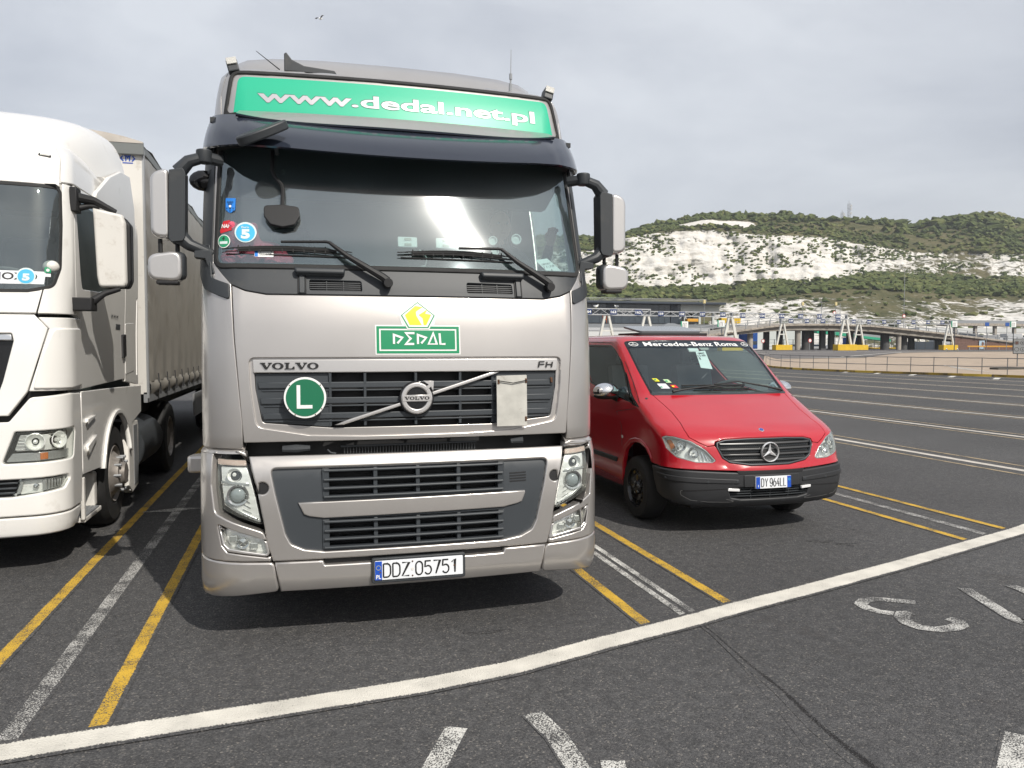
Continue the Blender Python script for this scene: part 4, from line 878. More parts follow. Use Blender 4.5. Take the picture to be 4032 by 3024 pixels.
# wipers
for (pv, jt, bl, br, bh) in (((-.150, 2.143), (-.49, 2.372), (-1.112, 2.336), (-.356, 2.328), 'l'), ((.900, 2.143), (.585, 2.365), (-.080, 2.336), (.688, 2.330), 'r')):
    f = lambda p, o: Vector(S.P(np.array([p[0]]), np.array([p[1]]))[0]+S.N(np.array([p[0]]), np.array([p[1]]))[0]*o)
    b = MB(); k2 = (jt[0]+(pv[0]-jt[0])*.30, jt[1]+(pv[1]-jt[1])*.36)
    b.tube([f(pv, .045), f((pv[0]-.03, pv[1]+.02), .05), f(k2, .055), f(jt, .05), f((jt[0]-.02, jt[1]+.004), .048), f((jt[0]-.28, jt[1]+.001), .04)], [.024, .024, .016, .010, .009, .008], 8)
    b.lathe([(.001, -.07), (.026, -.07), (.030, -.055), (.030, 0), (.024, .01)], f(pv, 0), 'Y', 16)
    wa = b.build('wiper_arm', 'black', T, smooth=True)
    b = MB(); n = 24
    for zo, hw in ((0, .006), (-.022, .004)):
        P = [f((bl[0]+(br[0]-bl[0])*i/n, bl[1]+(br[1]-bl[1])*i/n+zo+.02*sin(pi*i/n)), .016) for i in range(n+1)]
        b.tube(P, [hw*(.5+.7*sin(pi*min(max(i/n, .02), .98))) for i in range(n+1)], 6)
    for i in range(2, n-1):
        if i % 2: b.beam(f((bl[0]+(br[0]-bl[0])*i/n, bl[1]+.021), .016), f((bl[0]+(br[0]-bl[0])*i/n, bl[1]-.018), .016), .006, .006, up=(0, 1, 0))
    b.tube([f((bl[0]+(br[0]-bl[0])*i/n, bl[1]-.01+.018*sin(pi*i/n)), .012) for i in range(3, n-2)], .010, 6)
    b.tube([f((bl[0]+.02, bl[1]-.028), .004), f(((bl[0]+br[0])/2, bl[1]-.03), .004), f((br[0]-.02, br[1]-.028), .004)], .005, 6)
    b.build('wiper_blade', 'rubber', wa, smooth=True)
# stickers on the screen
def sticker(nm, poly, m, off=.0015, par=None, holes=(), lab=None):
    return panel(nm, poly, S, m, par or T, off=off, r=0, thick=.001, holes=holes, cuts=False, label=lab)
mat('sticker_blue', (.02, .20, .65), .4); mat('sticker_sky', (.05, .42, .68), .4); mat('sticker_red', (.55, .02, .03), .4); mat('sticker_pale', (.62, .72, .70), .4); mat('sticker_green', (.02, .28, .13), .4)
q = sticker('sticker', rounded([(-1.104, 2.664), (-1.040, 2.662), (-1.042, 2.585), (-1.072, 2.566), (-1.103, 2.585)], [.004, .004, .02, .02, .02]), 'sticker_blue', lab='blue pentagon shaped sticker')
lettering('sticker_print', 'EURO', S, 'print_black', q, -1.093, -1.053, 2.632, 2.642, off=.004, bold=.02); lettering('sticker_print', 'B/W', S, 'print_black', q, -1.085, -1.060, 2.619, 2.629, off=.004, bold=.02); sticker('sticker_dot', circle((-1.073, 2.610), .008, 12), 'sign_white', .004, q)
for i, c in enumerate('PMUODA'): lettering('sticker_print', c, S, 'print_black', q, -1.098+.020*(i % 3), -1.088+.020*(i % 3), 2.592-.016*(i//3), 2.601-.016*(i//3), off=.004, bold=.02)
q = sticker('sticker', [(-1.118, 2.515), (-1.075, 2.523), (-1.062, 2.460), (-1.135, 2.440), (-1.140, 2.455)], 'sticker_red', lab='red sticker')
lettering('sticker_print', 'NAF', S, 'sign_white', q, -1.128, -1.070, 2.472, 2.497, off=.004, bold=.03, shear=.2)
q = sticker('sticker', circle((-1.112, 2.390), .042, 28), 'sign_white', lab='green round sticker'); sticker('sticker_disc', circle((-1.112, 2.390), .037, 28), 'sticker_green', .003, q)
lettering('sticker_print', '4', S, 'print_black', q, -1.122, -1.104, 2.394, 2.420, off=.005, bold=.0); sticker('sticker_strip', rect(-1.138, 2.388, -1.086, 2.372), 'sticker_pale', .005, q)
q = sticker('sticker', circle((-.980, 2.446), .064, 32), 'sticker_pale', lab='round blue emission sticker'); sticker('sticker_disc', circle((-.980, 2.443), .055, 32), 'sticker_sky', .003, q)
lettering('sticker_print', '5', S, 'sticker_pale', q, -1.006, -.954, 2.403, 2.464, off=.005, bold=.06); lettering('sticker_print', 'Euro', S, 'sticker_pale', q, -1.003, -.960, 2.470, 2.483, off=.005, bold=.02)
q = sticker('sticker', rounded(rect(-.928, 2.340, -.818, 2.294), .006), 'sign_white', lab='small white registration sticker'); sticker('sticker_strip', rect(-.926, 2.338, -.908, 2.296), 'sticker_blue', .003, q); lettering('sticker_print', 'DDZ 05751', S, 'print_black', q, -.895, -.835, 2.303, 2.318, off=.003)
# interior
b = MB(); b.prism([(-1.18, 1.2), (-1.18, 2.20), (1.18, 2.20), (1.18, 1.2)], .42, .75); b.box(-1.18, 1.18, .75, .98, 1.9, 2.12); b.box(.25, 1.15, .55, .82, 2.15, 2.27); b.box(-.15, .30, .50, .9, 2.1, 2.25); b.build('dashboard', 'interior_grey', T, bevel=.04)
b = MB(); b.box(-1.2, 1.2, .45, 2.2, 1.15, 1.2); b.box(-1.2, 1.2, .62, 2.2, 3.17, 3.2); b.build('cab_floor', 'interior_dark', T)
b = MB(); b.prism([(.52, 3.0), (.62, 2.96), (1.05, 2.80), (1.15, 2.80), (1.2, 3.1), (.62, 3.16)], -1.15, 1.15, plane='YZ'); sh = b.build('header_shelf', 'interior_dark', T)
for x in (-.62, -.20, .35, .85):
    b = MB(); b.box(x-.003, x+.003, .9, .92, 2.85, 3.0); b.build('locker_seam', 'black', sh)
b = MB(); b.box(-1.15, 1.15, 2.15, 2.2, 1.7, 3.1); b.build('bunk_curtain', 'interior_beige', T)
def seat(x, m='interior_dark'):
    b = MB(); b.box(x-.26, x+.26, 1.05, 1.55, 1.62, 1.78); b.box(x-.25, x+.25, 1.50, 1.62, 1.7, 2.42); b.box(x-.14, x+.14, 1.50, 1.60, 2.44, 2.66); return b.build('cab_seat', m, T, bevel=.05)
seat(-.72); seat(.72)
b = MB(); cW = Vector((.72, .98, 2.20)); rt = Matrix.Rotation(radians(-38), 4, 'X')
ring = [cW+rt@Vector((.235*cos(a), .235*sin(a), 0)) for a in np.linspace(0, 2*pi, 33)]
b.tube(ring, .016, 8, cap=False)
for a in (0.2, pi-.2, -pi/2): b.tube([cW, cW+rt@Vector((.23*cos(a), .23*sin(a), 0))], .012, 6)
b.lathe([(.001, -.03), (.06, -.03), (.07, 0), (.06, .02)], cW, 'Z', 16); b.build('steering_wheel', 'interior_dark', T, smooth=True)
for x in (.0, .245):
    q = panel('toll_box', rounded(rect(x-.062, .034, x+.062, -.034), .008), Plane3((0, .345-.01, 2.425), (1, 0, 0), (0, .25, .97)), 'plate_white', T, r=.003, thick=.015, cuts=False)
    for z in (.018, -.018): panel('toll_box_window', rect(x-.020, z+.008, x+.024, z-.008), Plane3((0, .345-.014, 2.425), (1, 0, 0), (0, .25, .97)), 'white_board', q, r=0, thick=.001, cuts=False)
for x, z, rr in ((.565, 2.455, .03), (.725, 2.470, .035), (.48, 2.38, .028), (.58, 2.385, .026)):
    b = MB(); b.lathe([(rr, 0), (rr, -.012), (rr*.8, -.012), (rr*.78, 0), (rr*.3, -.004), (.001, -.004)], (x, .36, z), 'Y', 20); b.build('suction_mount', 'plate_white', T, smooth=True)
b = MB(); b.tube([(-.1, .40, 2.26), (.02, .38, 2.262), (.12, .38, 2.28), (.13, .37, 2.33), (.08, .36, 2.38)], .004, 6); b.build('charger_cable', 'plate_white', T, smooth=True)
# wheels, chassis
for g in (-1, 1):
    lorry_wheel('wheel', T, (1.05*g, 1.40, .50), .50, .32, g)
b = MB(); b.box(-.45, .45, .3, 6.5, .55, .95); b.box(-1.0, 1.0, .25, .6, .5, 1.1); b.build('chassis', 'black', T)
both(lambda g: panel('wheel_arch', [(a*g, z) for a, z in ((1.74, .55), (1.80, .9), (2.1, 1.12), (2.6, 1.14), (3.0, .9), (3.1, .5), (3.3, .5), (3.3, 1.15), (1.74, 1.15))][::g], S, 'silver_paint', T, off=0, r=.006, thick=.05))
panel('date_ticket', [(.836, 2.330), (.924, 2.347), (1.050, 2.242), (.932, 2.240)], S, 'plate_white', None, off=-.012, r=0, thick=.0015, cuts=False)
tk = bpy.data.objects['date_ticket']; tk.location = T.location; tk['label'] = 'white printed ferry ticket lying inside the lower windscreen corner of the silver lorry'; tk['category'] = 'ticket'
for tx, c, wd, hh in (('18MAY', (.912, 2.308), .066, .013), ('11:10', (.930, 2.291), .076, .015), ('1', (.948, 2.266), .007, .016)):
    lettering('ticket_print', tx, S, 'print_black', tk, c[0]-wd/2, c[0]+wd/2, c[1]-hh/2, c[1]+hh/2, off=-.0095, bold=.0, rot=.20)
# pink soft toy lying on the dashboard
b = MB()
for c, r in (((-1.00, .50, 2.42), (.10, .07, .085)), ((-.88, .52, 2.34), (.14, .08, .07)), ((-.76, .50, 2.29), (.06, .05, .045)), ((-.84, .44, 2.255), (.045, .04, .035)), ((-1.07, .46, 2.29), (.06, .05, .05)), ((-.96, .46, 2.28), (.05, .05, .05)), ((-1.06, .48, 2.49), (.03, .03, .03)), ((-.94, .50, 2.49), (.03, .03, .03))): b.ball(c, r, 16, 12)
o = b.build('soft_toy', 'pink_plush', None, smooth=True, label='pink plush soft toy lying behind the left end of the silver lorry windscreen', cat='soft toy'); o.location = T.location+Vector((0, -.10, 0))
rm = o.modifiers.new('fuse', 'REMESH'); rm.mode = 'VOXEL'; rm.voxel_size = .012; rm.use_smooth_shade = True
# trailer behind the silver cab
TR = thing('semi_trailer', 'trailer coupled behind the silver lorry cab, only its pale front edge showing', 'trailer', (.678, 4.68, 0))
b = MB(); b.box(-1.27, 1.27, 2.85, 15.5, 1.15, 3.98); b.build('body', 'tarpaulin', TR)
b = MB(); b.box(-1.0, 1.0, 3.2, 15.4, .85, 1.15); b.build('frame', 'black', TR)
for y in (10.6, 11.9, 13.2):
    for g in (-1, 1): lorry_wheel('wheel', TR, (1.05*g, y, .5), .5, .34, g, front=False, nuts=False)
for g in (-1, 1): lorry_wheel('wheel', T, (1.0*g, 5.1, .5), .5, .5, g, front=False, nuts=False)

def skinned(name, pts, edges, rads, m, parent=None, lvl=2, **kw):
    """one continuous surface grown round a skeleton"""
    me = bpy.data.meshes.new(name); me.from_pydata(pts, edges, []); me.materials.append(MATS[m]); o = link(name, me, parent, **kw)
    sk = o.modifiers.new('skin', 'SKIN'); sk.use_smooth_shade = True
    for v, r in zip(me.skin_vertices[0].data, rads): v.radius = (r, r) if not isinstance(r, tuple) else r
    me.skin_vertices[0].data[0].use_root = True
    sb = o.modifiers.new('sub', 'SUBSURF'); sb.levels = lvl; sb.render_levels = lvl
    return o
def person(loc, label, shirt, reach):
    o = thing('person', label, 'person', loc)
    # local frame: hips at origin, facing -Y, seated
    pts = [(0, 0, .05), (0, .03, .22), (0, .02, .40), (0, 0, .52), (0, -.01, .60), (0, -.03, .69), (0, -.04, .78),
           (-.10, -.10, .03), (-.13, -.45, .06), (-.13, -.50, -.38), (.10, -.10, .03), (.13, -.45, .06), (.13, -.50, -.38), (-.19, 0, .49), (-.25, -.10, .25), (-.20, -.34, .22), (-.17, -.42, .25),
           (.19, 0, .49), (.27, -.12, .27)]+reach[:2]
    ed = [(0, 1), (1, 2), (2, 3), (3, 4), (4, 5), (5, 6), (0, 7), (7, 8), (8, 9), (0, 10), (10, 11), (11, 12), (3, 13), (13, 14), (14, 15), (15, 16), (3, 17), (17, 18), (18, 19), (19, 20)]
    rd = [.15, .145, .165, .12, .055, .085, .075, .10, .075, .055, .10, .075, .055, .07, .05, .038, .03, .07, .05, .038, .03]
    skinned('body', pts, ed, rd, shirt, o)
    b = MB(); b.ball((0, -.045, .735), (.078, .098, .115), 20, 16); b.ball((0, -.145, .72), (.014, .022, .02), 10, 8); b.ball((-.077, -.035, .725), (.012, .02, .03), 8, 6); b.ball((.077, -.035, .725), (.012, .02, .03), 8, 6); b.tube([(0, -.01, .56), (0, -.03, .66)], .055, 12)
    h = b.build('head', 'skin', o, smooth=True); rm_ = h.modifiers.new('fuse', 'REMESH'); rm_.mode = 'VOXEL'; rm_.voxel_size = .006; rm_.use_smooth_shade = True
    b = MB(); b.ball((0, -.02, .765), (.083, .10, .10), 18, 12); b.V = [(x, max(y, -.105+(.86-z)*.9) if z < .84 else y, max(z, .70)) for x, y, z in b.V]; b.build('hair', 'hair_grey', h, smooth=True)
    for x in (-.03, .03): b = MB(); b.ball((x, -.132, .745), (.012, .008, .008), 10, 8); b.build('eye', 'plate_white', h, smooth=True); b = MB(); b.ball((x, -.139, .745), (.005, .004, .005), 8, 6); b.build('pupil', 'black', h)
    b = MB(); b.ball((0, -.137, .675), (.026, .008, .006), 10, 6); b.build('mouth', 'lip', h, smooth=True)
    for k, (wx, sg) in enumerate(((Vector(pts[16]), -1), (Vector(pts[20]), 1))):
        d = (wx-Vector(pts[15 if k == 0 else 19])).normalized(); c = wx+d*.05; sd = Vector((1, 0, 0)); upv = d.cross(sd).normalized(); P = [tuple(wx-d*.02), tuple(c)]; E = [(0, 1)]; Rr = [.028, .036]
        for f_ in range(4):
            base = c+d*.03+sd*(-.027+.018*f_); ln = (.066, .076, .072, .056)[f_]; a = base+d*ln*.5; q_ = a+(d*.5-upv*.8)*ln*.5; t_ = q_+(-upv*.9-d*.3)*ln*.4; i0 = len(P); P += [tuple(base), tuple(a), tuple(q_), tuple(t_)]; E += [(1, i0), (i0, i0+1), (i0+1, i0+2), (i0+2, i0+3)]; Rr += [.011, .009, .0085, .007]
        i0 = len(P); b0 = c-sd*sg*.03; P += [tuple(b0), tuple(b0+d*.03-sd*sg*.02-upv*.02), tuple(b0+d*.05-sd*sg*.012-upv*.04)]; E += [(1, i0), (i0, i0+1), (i0+1, i0+2)]; Rr += [.013, .011, .009]
        skinned('hand', P, E, Rr, 'skin', o)
    return o
person((.678+.80, 4.68+1.12, 1.93), 'driver in a dark shirt at the wheel of the silver lorry, one hand raised', 'shirt_dark', [(.30, -.30, .52), (.30, -.34, .58)])
# ---------------------------------------------------------------- white lorry on the left
T = thing('lorry', 'white lorry cab on the left with black mirror arms and a plate in its windscreen', 'lorry', (-3.0, 6.6, 0)); S = MAN
mat('man_print', (.03, .03, .03), .5); mat('letter_grey', (.05, .055, .06), .5)
mat('roof_canvas', (.50, .46, .41), .8, noise=(3, .2), dirt=((.20, .16, .13), 3, .52, .7))
mat('steel_dark', (.05, .05, .052), .5, .3)
cap_ = []
hlp = rounded([(.918, 1.112), (1.43, 1.116), (1.452, 1.08), (1.405, .892), (1.36, .876), (.83, .870)], [.02, .04, .02, .03, .03, .02])
fgp = rounded([(.936, .747), (1.30, .756), (1.335, .725), (1.265, .655), (.896, .620)], [.01, .04, .04, .05, .01])
slot = rounded([(-.95, .752), (.925, .752), (.885, .612), (-.90, .612)], .01)
panel('bumper', rounded([(-1.62, 1.38), (-1.36, 1.392), (-1.02, 1.372), (-.88, 1.188), (.88, 1.188), (1.02, 1.372), (1.36, 1.392), (1.62, 1.38), (1.66, 1.09), (1.66, .70), (1.63, .47), (-1.63, .47), (-1.66, .70), (-1.66, 1.09)],
      [.03, .03, .05, .03, .03, .05, .03, .03, 0, .02, .01, .01, .02, 0]), S, 'white_paint', T, r=.014, thick=.06, holes=[hlp, mirror(hlp), rounded([(-.93, .752), (.93, .752), (.888, .614), (-.888, .614)], .01)]+[fgp, mirror(fgp)] if False else [hlp, mirror(hlp), rounded([(-1.335, .725), (-1.30, .756), (-.93, .750), (.93, .750), (1.30, .756), (1.335, .725), (1.265, .655), (.89, .616), (-.89, .616), (-1.265, .655)], [.04, .04, .1, .1, .04, .04, .05, .1, .1, .05])], res=.08)
panel('bumper_lip', rounded([(-1.625, .455), (1.625, .455), (1.56, .385), (1.40, .305), (-1.40, .305), (-1.56, .385)], [.01, .01, .03, .03, .03, .03]), S, 'white_paint', T, r=.012, thick=.05)
panel('bumper_skirt', [(-1.38, .320), (1.38, .320), (1.34, .285), (-1.34, .285)], S, 'white_paint', T, off=-.02, r=.006, thick=.03)
panel('intake', [(-1.0, .76), (1.0, .76), (1.0, .60), (-1.0, .60)], S, 'black', T, off=-.07, r=0, thick=.01)
for z in (.640, .675, .715): panel('intake_slat', [(-.91, z+.014), (.91+.3*(z-.64), z+.014), (.905+.3*(z-.64), z), (-.905, z)], S, 'grille_plastic', T, off=-.02, r=.004, thick=.03)
def man_lamps(g):
    h = panel('headlight', offset_loop(sx(hlp, g), .004), S, 'black_gloss', T, off=-.06, r=.003, thick=.02)
    inn = rounded(sx([(.945, 1.085), (1.37, 1.092), (1.345, .965), (.905, .960)], g), .02)
    for nm, a, z, rr in (('high_beam', 1.05, 1.030, .062), ('low_beam', 1.235, 1.034, .062)):
        c = S.P(np.array([a*g]), np.array([z]))[0]; n_ = S.N(np.array([a*g]), np.array([z]))[0]; b = MB()
        b.lathe([(rr+.006, .015), (rr, .012), (rr*.92, .03), (rr*.6, .055), (.016, .07), (.016, .03), (.012, .018), (.001, .014)], (0, 0, 0), 'Y', 26)
        Rm = Vector((0, -1, 0)).rotation_difference(Vector(n_)).to_matrix(); b.V = [tuple(Rm@Vector(v)+Vector(c)) for v in b.V]; b.build(nm, 'reflector', h, smooth=True)
    panel('lamp_bezel', inn, S, 'reflector', h, off=-.045, r=.004, thick=.01, holes=[circle((1.05*g, 1.030), .066, 22), circle((1.235*g, 1.034), .066, 22)])
    for k in range(5): panel('lamp_fin', sx([(.945-.008*k, 1.075-.025*k), (.99, 1.077-.025*k), (.988, 1.071-.025*k), (.943-.008*k, 1.069-.025*k)], g), S, 'chrome', h, off=-.03, r=.001, thick=.004, cuts=False)
    panel('lower_bezel', rounded(sx([(.895, .945), (1.40, .952), (1.385, .895), (1.35, .888), (.85, .882)], g), .01), S, 'lamp_trim', h, off=-.035, r=.003, thick=.01)
    panel('indicator', rounded(sx([(1.085, .943), (1.145, .944), (1.145, .893), (1.085, .890)], g), .006), S, 'amber', h, off=-.024, r=.004, thick=.01)
    panel('headlight_cover', offset_loop(sx(hlp, g), .006), S, 'clear_cover', h, off=-.004, r=.004, thick=.01)
    f = panel('fog_light', offset_loop(sx(fgp, g), .010), S, 'lamp_trim', T, off=-.035, r=.004, thick=.02, holes=[rounded(sx([(.965, .735), (1.10, .738), (1.10, .645), (.945, .632)], g), .01)])
    panel('fog_bowl', rounded(sx([(.955, .742), (1.11, .742), (1.11, .64), (.935, .628)], g), .01), S, 'reflector', f, off=-.06, r=.002, thick=.01)
    c = S.P(np.array([1.04*g]), np.array([.69]))[0]; b = MB(); b.lathe([(.02, .02), (.018, .0), (.008, -.002), (.001, .002)], (c[0], c[1]+.03, c[2]), 'Y', 14); b.build('bulb', 'chrome', f, smooth=True)
    for k in range(6): panel('lamp_fin', sx([(1.13+.025*k, .735), (1.14+.025*k, .735), (1.14+.025*k, .665), (1.13+.025*k, .663)], g), S, 'chrome', f, off=-.028, r=.001, thick=.004, cuts=False)
    panel('fog_cover', offset_loop(sx(fgp, g), .012), S, 'clear_cover', f, off=-.006, r=.004, thick=.008)
man_lamps(1); man_lamps(-1)
panel('gap_backing', [(-1.6, 1.43), (1.6, 1.43), (1.6, 1.15), (-1.6, 1.15)], S, 'black', T, off=-.09, r=0, thick=.01)
grl = rounded([(-.905, 1.86), (.905, 1.86), (.915, 1.80), (.845, 1.50), (.79, 1.33), (-.79, 1.33), (-.845, 1.50), (-.915, 1.80)], .02)
panel('front_flap', rounded([(-1.05, 2.005), (1.05, 2.005), (1.145, 1.90), (1.10, 1.75), (1.0, 1.412), (.875, 1.235), (-.875, 1.235), (-1.0, 1.412), (-1.10, 1.75), (-1.145, 1.90)], .01), S, 'white_paint', T, holes=[grl], r=.010, thick=.05)
panel('grille_backing', offset_loop(grl, -.02), S, 'black_gloss', T, off=-.05, r=0, thick=.01)
panel('grille_chrome', [(-.90, 1.853), (.90, 1.853), (.908, 1.805), (-.908, 1.805)], S, 'chrome', T, off=-.004, r=.008, thick=.03)
for z in (1.75, 1.66, 1.57, 1.48, 1.39): panel('grille_slat', [(-.80, z+.025), (.80, z+.025), (.80, z), (-.80, z)], S, 'black_gloss', T, off=-.02, r=.006, thick=.03)
cpan = lambda g: rounded(sx([(1.075, 1.985), (1.12, 1.985), (1.620, 1.99), (1.622, 1.41), (1.35, 1.415), (1.012, 1.418), (1.11, 1.75), (1.155, 1.895)], g), .008)
for g in (1, -1):
    panel('corner_panel', cpan(g), S, 'white_paint', T, r=.008, thick=.04)
    panel('corner_bulge', rounded(sx([(1.175, 1.90), (1.60, 1.91), (1.615, 1.60), (1.617, 1.44), (1.34, 1.428), (1.04, 1.435), (1.10, 1.70)], g), [.06, .06, 0, .02, .05, .02, 0]), S, 'white_paint', T, off=.018, r=.014, thick=.03)
panel('screen_sill', rounded([(-1.21, 2.29), (-1.0, 2.19), (0, 2.16), (1.0, 2.19), (1.21, 2.29), (1.22, 2.30), (1.19, 2.28), (1.055, 2.02), (-1.055, 2.02), (-1.19, 2.28), (-1.22, 2.30)][1:4]+[(1.10, 2.215), (1.06, 2.018), (-1.06, 2.018), (-1.10, 2.215)], .005), S, 'white_paint', T, r=.006, thick=.04)
WS = rounded([(-1.0, 2.195), (-1.165, 2.235), (-1.215, 2.38), (-1.212, 2.72), (-1.19, 3.02), (1.19, 3.02), (1.212, 2.72), (1.215, 2.38), (1.165, 2.235), (1.0, 2.195), (0, 2.175)], [.05, .06, .08, .1, .05, .05, .1, .08, .06, .05, .3])
panel('windscreen_seal', offset_loop(WS, -.022), S, 'rubber', T, off=.003, r=.006, thick=.02, holes=[offset_loop(WS, .006)])
panel('windscreen', WS, S, 'white_truck_glass', T, off=-.002, r=0, thick=0)
for g in (1, -1):
    dw = rounded(sx([(1.405, 3.02), (1.60, 2.36), (1.66, 2.24), (2.3, 2.26), (3.1, 2.36), (3.2, 2.98), (3.1, 3.05)], g), [.04, .08, .08, .1, .08, .05, .05])
    panel('door_pillar', rounded(sx([(1.11, 2.225), (1.07, 2.015), (1.50, 2.015), (1.425, 2.4), (1.37, 2.9), (1.352, 3.075), (1.215, 3.075), (1.222, 2.72), (1.228, 2.38), (1.18, 2.25)], g), .01), S, 'white_paint', T, r=.006, thick=.03)
    panel('door', rounded(sx([(1.508, 2.015), (1.435, 2.4), (1.378, 2.9), (1.36, 3.09), (3.32, 3.16), (3.34, 2.2), (3.34, 1.43), (1.632, 1.405), (1.630, 1.99)], g), .01), S, 'white_paint', T, r=.006, thick=.04, holes=[dw])
    panel('door_glass', dw, S, 'tinted_glass', T, off=-.02, r=0, thick=0)
    panel('side_panel', rounded(sx([(3.35, 3.16), (4.0, 3.16), (4.03, 1.34), (3.35, 1.40)], g), .01), S, 'white_paint', T, r=.006, thick=.03, holes=[rounded(sx([(3.92, 2.30), (3.98, 2.30), (3.98, 1.45), (3.92, 1.45)], g), .01)])
    lk = panel('locker_door', rounded(sx([(3.36, 2.0), (3.78, 2.02), (3.80, 1.50), (3.37, 1.47)], g), .02), S, 'white_paint', T, off=.004, r=.004, thick=.006)
    h = panel('door_handle', rounded(sx([(3.17, 1.88), (3.30, 1.89), (3.32, 1.66), (3.20, 1.64)], g), .02), S, 'black', T, off=.025, r=.010, thick=.03)
    strokes('door_badge', [[(g*(2.72+.055*k), 2.03), (g*(2.73+.055*k), 2.075)] for k in range(6)]+[[(g*(2.72+.11*k), 2.05), (g*(2.77+.11*k), 2.065)] for k in range(3)], S, 'letter_grey', T, .012, .004)
    panel('door_plate', sx([(2.93, 1.985), (3.12, 1.985), (3.12, 1.93), (2.93, 1.93)], g), S, 'letter_grey', T, off=.003, r=.001, thick=.003)
    # lower side skirt with wheel arch, entry step, fairings
    Pl = Plane3((1.25*g, 0, 0), (0, g, 0), (0, 0, 1))     # a = +-Y along the side
    q = lambda pts: [(g*y, z) for y, z in (pts if g > 0 else pts[::-1])]
    arch = [(1.9+.64*cos(a), .50+.64*sin(a)) for a in np.linspace(pi*.93, pi*.08, 16)]
    panel('side_skirt', q([(.60, 1.385), (.60, .69), (1.22, .66)]+arch[1:]+[(2.62, .94), (3.12, 1.02), (3.14, 1.32), (1.75, 1.36)]), Pl, 'white_paint', T, off=-.002, r=.008, thick=.04)
    panel('arch_lip', q(arch+[(1.9+.60*cos(a), .50+.60*sin(a)) for a in np.linspace(pi*.08, pi*.93, 16)]), Pl, 'white_paint', T, off=.02, r=.006, thick=.05)
    panel('skirt_rib', q([(.70, 1.10), (.99, 1.16), (.70, 1.145)]), Pl, 'white_paint', T, off=.022, r=.004, thick=.03)
    panel('skirt_rib', q([(.70, .92), (1.0, .985), (.99, .955), (.72, .84)]), Pl, 'white_paint', T, off=.022, r=.006, thick=.03)
    b = MB(); b.box(*sorted((1.245*g, 1.215*g)), .62, .67, .30, .66); b.box(*sorted((1.24*g, .95*g)), .66, 1.22, .27, .31); b.build('step_frame', 'white_matt', T, bevel=.008)
    b = MB(); b.box(*sorted((1.19*g, .93*g)), 1.20, 1.30, .30, .62); b.build('step_cheek', 'white_matt', T, bevel=.02)
    st = MB(); st.box(*sorted((1.235*g, 1.10*g)), .70, 1.16, .312, .322); stp = st.build('step', 'galvanised', T)
    b = MB()
    for i in range(12):
        for j in range(4): b.box(*sorted(((1.225-.03*j)*g, (1.213-.03*j)*g)), .72+.036*i, .735+.036*i, .322, .330)
    b.build('step_studs', 'galvanised', stp, kind='stuff')
    panel('rear_flap', q([(2.46, .92), (2.62, .96), (2.95, .94), (2.98, .88), (2.93, .22), (2.60, .18), (2.47, .28)]), Pl, 'white_matt', T, off=-.01, r=.012, thick=.08)
    b = MB(); b.box(*sorted((1.245*g, 1.235*g)), 2.70, 2.90, .25, .90); b.build('flap_panel', 'galvanised', T)
    b = MB(); b.tube([(1.0*g, 3.0, .62), (1.0*g, 4.25, .62)], .30, 20); b.build('fuel_tank', 'dark_plastic', T, smooth=True)
    lorry_wheel('wheel', T, (1.06*g, 1.9, .50), .50, .32, g)
    lorry_wheel('wheel', T, (.98*g, 5.30, .50), .50, .5, g, front=False, nuts=False)
    # mirror
    X = lambda v: v*g
    b = MB(); b.box(*sorted((X(1.215), X(1.27))), .52, .66, 2.86, 3.06); b.tube([(X(1.25), .60, 2.985), (X(1.36), .66, 2.975), (X(1.52), .72, 2.895)], [.045, .034, .022], 10); b.tube([(X(1.25), .62, 2.90), (X(1.33), .66, 2.93), (X(1.40), .68, 2.93)], [.03, .026, .02], 8)
    ma = b.build('mirror_arm', 'black', T, smooth=True, bevel=.01)
    b = MB(); b.box(*sorted((X(1.17), X(1.39))), .40, .58, 2.05, 2.155); b.tube([(X(1.36), .50, 2.12), (X(1.44), .60, 2.20), (X(1.55), .66, 2.245)], [.04, .026, .02], 8); b.build('mirror_bracket', 'black', T, smooth=True, bevel=.02)
    P_ = Plane3((0, .64, 0), (1, 0, 0), (0, 0, 1)); P_.n = np.array([0, -1., 0])
    mm = panel('mirror_housing', rounded([(X(1.355), 2.915), (X(1.575), 2.868), (X(1.600), 2.80), (X(1.600), 2.30), (X(1.585), 2.262), (X(1.39), 2.256), (X(1.375), 2.35)], [.02, .02, .04, .05, .03, .04, .1]), plain(.64), 'white_matt', T, r=.025, thick=.07, res=.05, rim=5)
    panel('mirror_shell', rounded([(X(1.40), 2.895), (X(1.585), 2.855), (X(1.635), 2.79), (X(1.632), 2.32), (X(1.605), 2.255), (X(1.41), 2.252)], [.03, .04, .06, .06, .03, .03]), plain(.70), 'black', mm, r=.02, thick=.10, rim=4)
